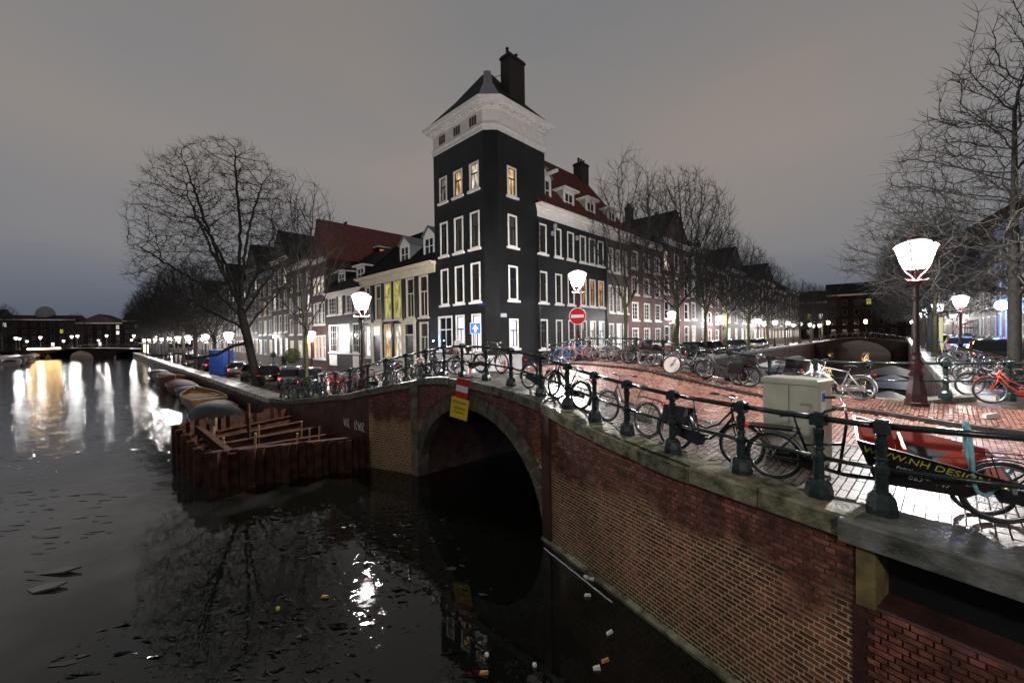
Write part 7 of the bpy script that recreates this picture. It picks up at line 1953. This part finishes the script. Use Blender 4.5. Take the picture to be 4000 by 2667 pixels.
# graffiti strokes on the wall above the cofferdam
d_, L_, n_ = wall_frame(AL, W1)
gf = MB()
mat("spray_white", (0.55, 0.55, 0.55), 0.7, var=0.3, scale=20)
d2 = (Vector((*QC, 0)) - Vector((*W1, 0))).normalized(); n2 = Vector((-d2.y, d2.x, 0)); n2 = n2 if n2.dot(Vector((0, -1, 0))) > 0 else -n2
g_ = thing("graffiti", "white sprayed tag on the brick wall above the cofferdam", "graffiti", (0, 0, 0))
for (e0, letters, base, dd, nn) in ((0.35, 3, W1, d2, n2), (1.55, 2, W1, d2, n2)):
    for k in range(letters):
        q = MB(); x0 = e0 + k * 0.28
        pts = [(0, 0), (0.02, 0.32), (0.12, 0.36), (0.16, 0.22), (0.04, 0.17), (0.18, 0.0)] if k % 2 == 0 else [(0.0, 0.34), (0.04, 0.02), (0.10, 0.24), (0.15, 0.02), (0.19, 0.34)]
        q.tube([Vector((*base, 0)) + dd * (x0 + 0.2 - px) + nn * 0.018 + Vector((0, 0, 1.25 + pz)) for px, pz in pts], 0.017, 5); q.build("stroke", M["spray_white"], g_)

# ------------------------------------------------------------------ people
mat("skin", (0.42, 0.24, 0.17), 0.55, var=0.08); mat("coat_dark", (0.014, 0.014, 0.017), 0.75, var=0.3, scale=10); mat("trousers", (0.03, 0.032, 0.04), 0.8, var=0.3, scale=10); mat("scarf_red", (0.40, 0.03, 0.04), 0.7, var=0.2, scale=20); mat("hair_dark", (0.02, 0.014, 0.01), 0.6, var=0.3, scale=30); mat("shoe", (0.012, 0.012, 0.012), 0.4, var=0.2)
def person(label, x, y, z, rot, coat=True, scarf=False, h=1.76):
    P = thing("person", label, "person", (x, y, z), (0, 0, rot), None, h / 1.76)
    bm = bmesh.new()
    J = {"pel": (0, 0, 0.93, .155, .115), "wst": (0, 0, 1.10, .145, .105), "chs": (0, 0.0, 1.32, .185, .125), "nkb": (0, 0.0, 1.47, .085, .075), "nk": (0, -0.01, 1.54, .055, .055)}
    order = ["pel", "wst", "chs", "nkb", "nk"]; vs = {k: bm.verts.new(J[k][:3]) for k in order}
    for a_, b_ in zip(order, order[1:]): bm.edges.new((vs[a_], vs[b_]))
    rad = {vs[k]: J[k][3:] for k in order}
    for sd in (-1, 1):
        chain = [(sd * 0.17, 0, 1.42, .065), (sd * 0.215, 0.01, 1.15, .05), (sd * 0.225, -0.05, 0.90, .038), (sd * 0.225, -0.07, 0.82, .036)]
        prev = vs["chs"]
        for cx, cy_, cz, r_ in chain:
            v = bm.verts.new((cx, cy_, cz)); bm.edges.new((prev, v)); rad[v] = (r_, r_); prev = v
        chain = [(sd * 0.095, 0, 0.86, .095), (sd * 0.10, -0.01, 0.50, .066), (sd * 0.10, 0.02, 0.10, .045), (sd * 0.105, -0.10, 0.04, .038), (sd * 0.108, -0.17, 0.035, .03)]
        prev = vs["pel"]
        for cx, cy_, cz, r_ in chain:
            v = bm.verts.new((cx, cy_, cz)); bm.edges.new((prev, v)); rad[v] = (r_, r_); prev = v
    me = bpy.data.meshes.new("body"); bm.verts.index_update(); rl = {v.index: rad[v] for v in bm.verts}; bm.to_mesh(me); bm.free()
    o = bpy.data.objects.new("body", me); col.objects.link(o)
    m_ = o.modifiers.new("Skin", 'SKIN'); m_.use_smooth_shade = True
    for i, sv in enumerate(me.skin_vertices[0].data): sv.radius = rl[i]; sv.use_root = (i == 0)
    sb = o.modifiers.new("Sub", 'SUBSURF'); sb.levels = 2; sb.render_levels = 2
    dg = bpy.context.evaluated_depsgraph_get(); me2 = bpy.data.meshes.new_from_object(o.evaluated_get(dg)); bpy.data.objects.remove(o)
    link("body", me2, M["trousers"], P)
    hd = MB(); rows = []
    for (z_, wx, wy, oy_) in ((1.555, .05, .055, 0), (1.575, .062, .075, -.012), (1.605, .072, .09, -.012), (1.65, .078, .098, -.004), (1.70, .078, .098, 0.004), (1.735, .066, .082, 0.006), (1.757, .04, .05, 0.006), (1.763, .012, .015, 0.006)):
        rows.append([(wx * math.cos(2 * math.pi * k / 14), oy_ + wy * math.sin(2 * math.pi * k / 14), z_) for k in range(14)])
    hd.loft(rows); hd.lathe([(0.004, 0.02), (0.013, 0.0), (0.018, -0.02), (0.01, -0.028)], 6, Matrix.Translation((0, -0.105, 1.652)))
    for sd in (-1, 1): hd.box(sd * 0.079 - 0.008, sd * 0.079 + 0.008, -0.015, 0.02, 1.63, 1.68)
    hd.build("head", M["skin"], P, smooth=True)
    hr = MB(); rows = []
    for (z_, wx, wy, oy_) in ((1.64, .082, .06, 0.05), (1.69, .085, .09, 0.022), (1.735, .078, .092, 0.012), (1.768, .052, .06, 0.012), (1.778, .015, .02, 0.012)): rows.append([(wx * math.cos(2 * math.pi * k / 14), oy_ + wy * math.sin(2 * math.pi * k / 14), z_) for k in range(14)])
    hr.loft(rows); hr.build("hair", M["hair_dark"], P, smooth=True)
    ct = MB(); rows = []
    for (z_, wx, wy) in ((0.62, .22, .155), (0.80, .20, .145), (1.08, .178, .13), (1.30, .205, .142), (1.42, .19, .12), (1.49, .085, .08)): rows.append([(wx * math.cos(2 * math.pi * k / 16), wy * math.sin(2 * math.pi * k / 16), z_) for k in range(16)])
    ct.loft(rows)
    for sd in (-1, 1): ct.tube([(sd * 0.165, 0, 1.44), (sd * 0.215, 0.01, 1.16), (sd * 0.225, -0.045, 0.93), (sd * 0.226, -0.06, 0.87)], [0.075, 0.064, 0.052, 0.05], 8)
    ct.build("coat", M["coat_dark"], P, smooth=True)
    for sd in (-1, 1):
        hn = MB(); bx0 = sd * 0.226
        hn.loft([[(bx0 + a_ * 0.016, -0.065 + b_ * 0.034, z_) for a_, b_ in ((-1, -1), (1, -1), (1, 1), (-1, 1))] for z_ in (0.875, 0.785)])
        for f_i, ln in enumerate((0.075, 0.085, 0.08, 0.062)):
            fy = -0.09 + f_i * 0.017; hn.tube([(bx0, fy, 0.79), (bx0 - sd * 0.006, fy - 0.004, 0.79 - ln * 0.55), (bx0 - sd * 0.02, fy - 0.006, 0.79 - ln)], [0.0085, 0.008, 0.006], 5)
        hn.tube([(bx0, -0.095, 0.845), (bx0 - sd * 0.012, -0.118, 0.81), (bx0 - sd * 0.016, -0.12, 0.78)], [0.010, 0.009, 0.007], 5); hn.build("hand", M["skin"], P, smooth=True)
        sh = MB(); sh.loft([[(sd * 0.105 + a_ * w_, yy, z_) for a_, z_ in ((-1, 0.0), (1, 0.0), (1, hh), (-1, hh))] for yy, w_, hh in ((0.07, .036, .09), (-0.02, .042, .09), (-0.12, .046, .06), (-0.19, .036, .04))]); sh.build("shoe", M["shoe"], P)
    if scarf:
        s_ = MB(); s_.ring((0, -0.005, 1.50), 0.078, 0.03, 14, 6, 'z'); s_.box(-0.035, 0.03, -0.158, -0.135, 1.28, 1.48); s_.build("scarf", M["scarf_red"], P)
    return P
px, py = XL0[0] + RD[0] * 23.2 - 0.717 * 0.75, XL0[1] + RD[1] * 23.2 + 0.697 * 0.75
person("person in a dark coat with a red scarf standing under a street lantern", px, py, HG(px, py) - 0.12, R(-28), scarf=True)
px, py = LO(33.0); px -= 0.698 * 1.6; py -= 0.716 * 1.6
person("person in black walking past the dark doorway beside the clipped bush", px, py, HG(px, py) - 0.12, R(40))

# ------------------------------------------------------------------ small street things
def bush(name, label, loc, rx, rz, n, stem, mat_, pot="black_metal", seed=1, leaf=0.09, up=0.0, cat="plant", group=None):
    b = thing(name, label, cat, loc, group=group); r_ = random.Random(seed); q = MB()
    for k in range(n):
        d = Vector((r_.gauss(0, 1), r_.gauss(0, 1), r_.gauss(0, 1))).normalized() * (r_.random() ** 0.35); c = Vector((d.x * rx, d.y * rx, stem + rz + d.z * rz))
        t = Vector((r_.gauss(0, 1), r_.gauss(0, 1), r_.gauss(0, 1) + up)).normalized(); u = t.orthogonal().normalized(); L_ = leaf * r_.uniform(0.7, 1.4)
        q.add([c - u * L_ * 0.35, c + t * L_, c + u * L_ * 0.35, c - t * L_ * 0.6], [(0, 1, 2, 3)])
    q.build("foliage", M[mat_], b)
    q = MB(); q.tube([(0, 0, 0.3), (0, 0, stem + rz * 0.8)], 0.035, 6); q.build("stem", M["bark"], b)
    q = MB(); q.lathe([(0.17, 0), (0.24, 0.42), (0.26, 0.44), (0.23, 0.45)], 10); q.build("pot", M[pot], b)
    return b
x, y = LO(31.3); bush("potted_bush", "large round green bush by the brightly lit white ground floor", (x - 0.698 * 1.2, y - 0.716 * 1.2, 1.42), 0.85, 0.9, 1500, 0.7, "leaf_green", seed=2, leaf=0.10)
x, y = LO(39.5); bush("potted_bush", "small clipped ball tree in a dark planter by the white shop front", (x - 0.698 * 1.0, y - 0.716 * 1.0, 1.42), 0.38, 0.38, 700, 1.15, "leaf_green", seed=3, leaf=0.06)
x, y = -9.5, 21.4; bush("potted_plant", "red leaved potted plant standing among the bicycles", (x, y, HG(x, y) - 0.05), 0.5, 0.3, 700, 0.55, "leaf_red", seed=4, leaf=0.2, up=1.5)
x, y, _z = npt(48, 4.0); bush("potted_bush", "green bush before the shop with red awnings", (x, y, 2.8), 0.7, 0.6, 900, 0.5, "leaf_green", seed=5, leaf=0.11)
mat("container_blue", (0.02, 0.06, 0.24), 0.4, var=0.2, scale=3)
x, y, _z = qpt(22.5, 1.6)
ct_ = thing("blue_container", "tall dark blue metal container on the quay between the parked cars", "container", (x, y, 1.4), (0, 0, ldir + R(45)))
q = MB(); q.box(-0.7, 0.7, -0.7, 0.7, 0.1, 2.5); q.build("housing", M["container_blue"], ct_)
q = MB()
for k in range(6): q.box(-0.62 + k * 0.22, -0.52 + k * 0.22, -0.73, -0.70, 0.2, 2.4)
q.build("ribs", M["container_blue"], ct_)
q = MB(); q.box(-0.78, 0.78, -0.78, 0.78, 2.5, 2.6); q.build("lid", M["grey_paint"], ct_)
q = MB(); q.box(-0.3, 0.3, -0.745, -0.731, 1.7, 2.0); q.build("notice", M["sign_white"], ct_)
q = MB(); q.box(-0.6, 0.6, -0.6, 0.6, -0.1, 0.1); q.build("skid", M["black_metal"], ct_)
# yellow column, awnings, blue light on the near bank street
mat("column_yellow", (0.55, 0.50, 0.16), 0.5, var=0.1, emit=(1.0, 0.9, 0.35), estr=0.5)
x, y, _z = npt(38.2, 1.5); q = thing("advertising_column", "yellow advertising column on the near bank street", "column", (x, y, 2.75))
c_ = MB(); c_.lathe([(0.32, 0.0), (0.32, 0.25), (0.27, 0.3), (0.27, 3.3)], 14); c_.build("drum", M["column_yellow"], q)
c_ = MB(); c_.lathe([(0.34, 3.3), (0.34, 3.4), (0.2, 3.6), (0.03, 3.75)], 14); c_.build("cap", M["black_metal"], q)
mat("awning_red", (0.16, 0.012, 0.02), 0.7, var=0.2)
for k, t in enumerate((46.0, 50.5)):
    a_ = NO(t); o = thing("awning", "dark red awning over the shop next to the blue lit shop", "awning", (a_[0], a_[1], 4.9), (0, 0, ANB), group="dark red awnings")
    q = MB(); q.loft([[(-1.0, 0, 1.0), (1.0, 0, 1.0), (1.0, 0, 0.95), (-1.0, 0, 0.95)], [(-1.0, -1.3, 0.25), (1.0, -1.3, 0.25), (1.0, -1.3, 0.2), (-1.0, -1.3, 0.2)]]); q.build("canvas", M["awning_red"], o)
    q = MB(); q.box(-1.0, 1.0, -1.32, -1.3, -0.15, 0.24); q.build("valance", M["awning_red"], o)
    q = MB(); q.tube([(-0.95, 0, 0.1), (-0.95, -1.3, 0.22)], 0.02, 5); q.tube([(0.95, 0, 0.1), (0.95, -1.3, 0.22)], 0.02, 5); q.build("arm", M["black_metal"], o)
def wall_lamp(label, p, rot, matn, r_=0.22, cat="lamp"):
    o = thing("wall_lamp", label, cat, p, (0, 0, rot)); q = MB(); q.lathe([(0.05, -r_), (r_ * 0.8, -r_ * 0.7), (r_, 0), (r_ * 0.8, r_ * 0.7), (0.05, r_)], 10, Matrix.Translation((0, -0.35, 0))); q.build("globe", M[matn], o, smooth=True)
    q = MB(); q.tube([(0, 0.05, 0), (0, -0.2, 0.0)], 0.03, 5); q.box(-0.1, 0.1, -0.02, 0.03, -0.12, 0.12); q.build("arm", M["black_metal"], o); return o
a_ = NO(29.4); wall_lamp("glaring blue lamp on the front of the blue lit shop", (a_[0], a_[1], 6.6), ANB, "bulb_blue", 0.36)
a_ = NO(55.0); wall_lamp("white lamp high on the tall dark house beyond the awnings", (a_[0], a_[1], 8.3), ANB, "lamp_globe", 0.3)
a_ = LO(29.0); wall_lamp("orange red lamp beside the narrow dark house", (a_[0], a_[1], 4.7), AL_, "bulb_red", 0.30)
a_ = LO(41.0); wall_lamp("round white lamp over the white shop front", (a_[0], a_[1], 5.3), AL_, "lamp_globe", 0.25)
a_ = LO(4.98); wall_lamp("tiny blue light between the corner house and the low black house", (a_[0], a_[1], 4.6), AL_, "bulb_blue", 0.045)
# party tent / lit bar far away at the end of the long quay
pav_ = thing("lit_pavilion", "long brightly lit terrace pavilion at the far end of the quay", "pavilion", (*qpt(126, 1.2)[:2], 1.45), (0, 0, AL_))
pv = Face(pav_, zb=1.45)
q = MB(); q.box(0, 16, 0.2, 4, 0, 3.0); pv.put("body", q.mesh("body"), M["dark_paint"], 0, 0, 1.45)
q = MB(); q.box(-0.3, 16.3, -0.8, 4.2, 3.0, 3.2); pv.put("roof", q.mesh("roof"), M["dark_paint"], 0, 0, 1.45)
for k in range(8):
    q = MB(); q.box(0.15, 1.85, 0.12, 0.19, 0.5, 2.7); pv.put("window", q.mesh("window"), M["lit_bar" if k % 3 else "lit_bar_yellow"], k * 2.0, 0, 1.45)

# ------------------------------------------------------------------ litter, ice and bits afloat
mat("ice", (0.07, 0.072, 0.07), 0.05, var=0.2, scale=2, spec=0.8); mat("ice_dark", (0.006, 0.0065, 0.006), 0.02, var=0.3, scale=3, spec=0.8)
rr = random.Random(77)
def shard(cx, cy_, r_, tilt, z=0.004, th=0.012, el=1.0, rot=0.0):
    n = rr.randint(4, 7); pts = []
    for k in range(n):
        an = 2 * math.pi * (k + rr.uniform(-0.3, 0.3)) / n; rad_ = r_ * rr.uniform(0.6, 1.15); pts.append(Vector((rad_ * math.cos(an) * el, rad_ * math.sin(an), 0)))
    Mx = Matrix.Translation((cx, cy_, z)) @ Matrix.Rotation(rot, 4, 'Z') @ Matrix.Rotation(tilt[0], 4, 'X') @ Matrix.Rotation(tilt[1], 4, 'Y')
    q = MB(); q.prism([(p.x, p.y) for p in pts], -th, th, Mx); return q
ice_bits = MB()
for k in range(1700):
    cx = rr.uniform(-7.0, -0.4); cy_ = rr.uniform(4.8, 11.5)
    if cx > 0.75 + (9.0 - cy_) * 0.55 - 1.0 or (cy_ > 11 and cx < -8): continue
    d_ = noise.noise(Vector((cx * 0.55, cy_ * 0.55, 3.0)))
    if d_ < 0.02 and rr.random() < 0.8: continue
    q = shard(cx, cy_, rr.uniform(0.008, 0.03) if rr.random() < 0.85 else rr.uniform(0.03, 0.07), (rr.uniform(-0.30, 0.22), rr.uniform(-0.16, 0.16)), 0.003, 0.003, rr.uniform(1.5, 5.0), rr.uniform(-0.5, 0.5)); ice_bits.add(q.v, q.f)
for k in range(500):
    cx = rr.uniform(-22, -8); cy_ = rr.uniform(8, 22)
    if inside((cx, cy_), [(p_.x, p_.y) for p_ in (CA, CBp, CD, CC_)]) or noise.noise(Vector((cx * 0.3, cy_ * 0.3, 9.0))) < 0.05: continue
    q = shard(cx, cy_, rr.uniform(0.02, 0.07), (rr.uniform(-0.12, 0.12), rr.uniform(-0.05, 0.05)), 0.004, 0.004, rr.uniform(2.0, 6.0), rr.uniform(-0.4, 0.4)); ice_bits.add(q.v, q.f)
o = ice_bits.build("ice_fragments", M["ice_dark"]); tag(o, "thin broken ice fragments scattered over the dark canal", "ice", kind="stuff")
for k, (x, y, r_, el, lab) in enumerate(((-4.75, 4.42, 0.14, 1.7, "clear triangular ice shard lying on the ice sheet"), (-9.6, 8.3, 0.12, 4.0, "long thin ice plate on the left part of the canal"), (-9.2, 7.75, 0.13, 3.0, "dark upended ice plate beside the long thin one"), (-9.6, 6.4, 0.22, 1.8, "small ice block frozen into the left part of the canal"))):
    q = shard(x, y, r_, (0.10, -0.12), 0.03, 0.02, el, 0.2); o = q.build("ice_plate", M["ice"]); tag(o, lab, "ice")
mat("litter_white", (0.6, 0.6, 0.56), 0.5, var=0.15, scale=20); mat("litter_orange", (0.5, 0.22, 0.04), 0.5, var=0.2); mat("litter_yellow", (0.55, 0.5, 0.03), 0.5, var=0.2)
def litter(label, x, y, mat_, kind_, z=0.0, rot=0.0):
    q = MB()
    if kind_ == "cup":
        q.lathe([(0.028, -0.05), (0.040, 0.045), (0.043, 0.05), (0.036, 0.048)], 10, Matrix.Rotation(R(80), 4, 'X'))
    elif kind_ == "ball": q.lathe([(0.01, -0.03), (0.03, -0.022), (0.036, 0.0), (0.03, 0.024), (0.01, 0.034)], 10)
    else: q.loft([[(-0.07, -0.025, 0), (0.06, -0.03, 0), (0.07, 0.02, 0), (-0.05, 0.03, 0)], [(-0.06, -0.02, 0.03), (0.05, -0.022, 0.04), (0.055, 0.015, 0.035), (-0.045, 0.022, 0.03)]])
    o = q.build("litter", M[mat_]); o.location = (x, y, z + 0.012); o.rotation_euler = (0, 0, rot); tag(o, label, "litter", "floating litter"); return o
litter("white paper cup floating at the foot of the wing wall", 1.40, 7.85, "litter_white", "cup", rot=0.5); litter("second white cup touching the first at the foot of the wall", 1.50, 7.78, "litter_white", "cup", rot=1.2)
litter("flat white scrap afloat near the foot of the wing wall", 1.32, 7.28, "litter_white", "flat"); litter("white scrap floating alone on the black water", 1.5, 6.35, "litter_white", "flat", rot=0.6); litter("crumpled white wrapper afloat", 1.15, 5.68, "litter_white", "cup", rot=1.6); litter("beige scrap floating beside the crumpled wrapper", 1.30, 5.80, "litter_orange", "flat", rot=0.4)
litter("small white lid drifting under the arch reflection", 0.26, 5.75, "litter_white", "ball"); litter("white pellet with an orange scrap below the arch", -0.45, 5.95, "litter_white", "ball"); litter("orange scrap frozen below the arch", -0.47, 5.62, "litter_orange", "flat"); litter("yellow ball frozen in the ice", -4.25, 7.05, "litter_yellow", "ball"); litter("orange scrap frozen amid the ice glints", -3.55, 7.35, "litter_orange", "flat"); litter("pale pellet on the ice sheet far from the wall", -8.0, 5.75, "litter_white", "ball")
o = litter("crumpled white paper on the brick pavement beyond the cargo bicycle", 10.15, 8.45, "litter_white", "flat", HG(10.15, 8.45)); o.scale = (2.2, 2.2, 3.0)
# floating pipe guard along the wing wall
d_, L_, n_ = wall_frame(AR, KC); q = MB(); pts = []
for k in range(40):
    e_ = 0.4 + k * 0.055; pts.append((AR[0] + d_.x * e_ + n_.x * 0.28, AR[1] + d_.y * e_ + n_.y * 0.28, 0.02 + 0.004 * math.sin(k)))
q.tube(pts, 0.014, 6); o = q.build("mooring_rope", M["grey_paint"]); tag(o, "thin pale rope floating along the foot of the wing wall", "rope")
for k, (w0, w1) in enumerate(((0.0, 1.0),)):
    q = MB(); rows = []
    for i in range(24):
        e_ = 6.1 * i / 23; rows.append([Vector((AR[0] + d_.x * e_, AR[1] + d_.y * e_, 0)) + n_ * a_ + Vector((0, 0, z_)) for a_, z_ in ((0.0, -0.3), (0.10, -0.3), (0.10, 0.05), (0.0, 0.09))])
    q.loft(rows); q.build("wall_footing", M["mossy_coping"], bridge)
# moss strips on the quay
q = MB(); vs_ = []
for k in range(31):
    t = k * 1.5; a_ = qpt(t, 0.85); b_ = qpt(t, 1.55 + 0.25 * math.sin(k * 1.7)); vs_ += [(a_[0], a_[1], HG(a_[0], a_[1]) - 0.105), (b_[0], b_[1], HG(b_[0], b_[1]) - 0.105)]
q.add(vs_, [(2*i, 2*i+2, 2*i+3, 2*i+1) for i in range(30)]); o = q.build("moss_strip", M["moss_ground"]); o["kind"] = "structure"
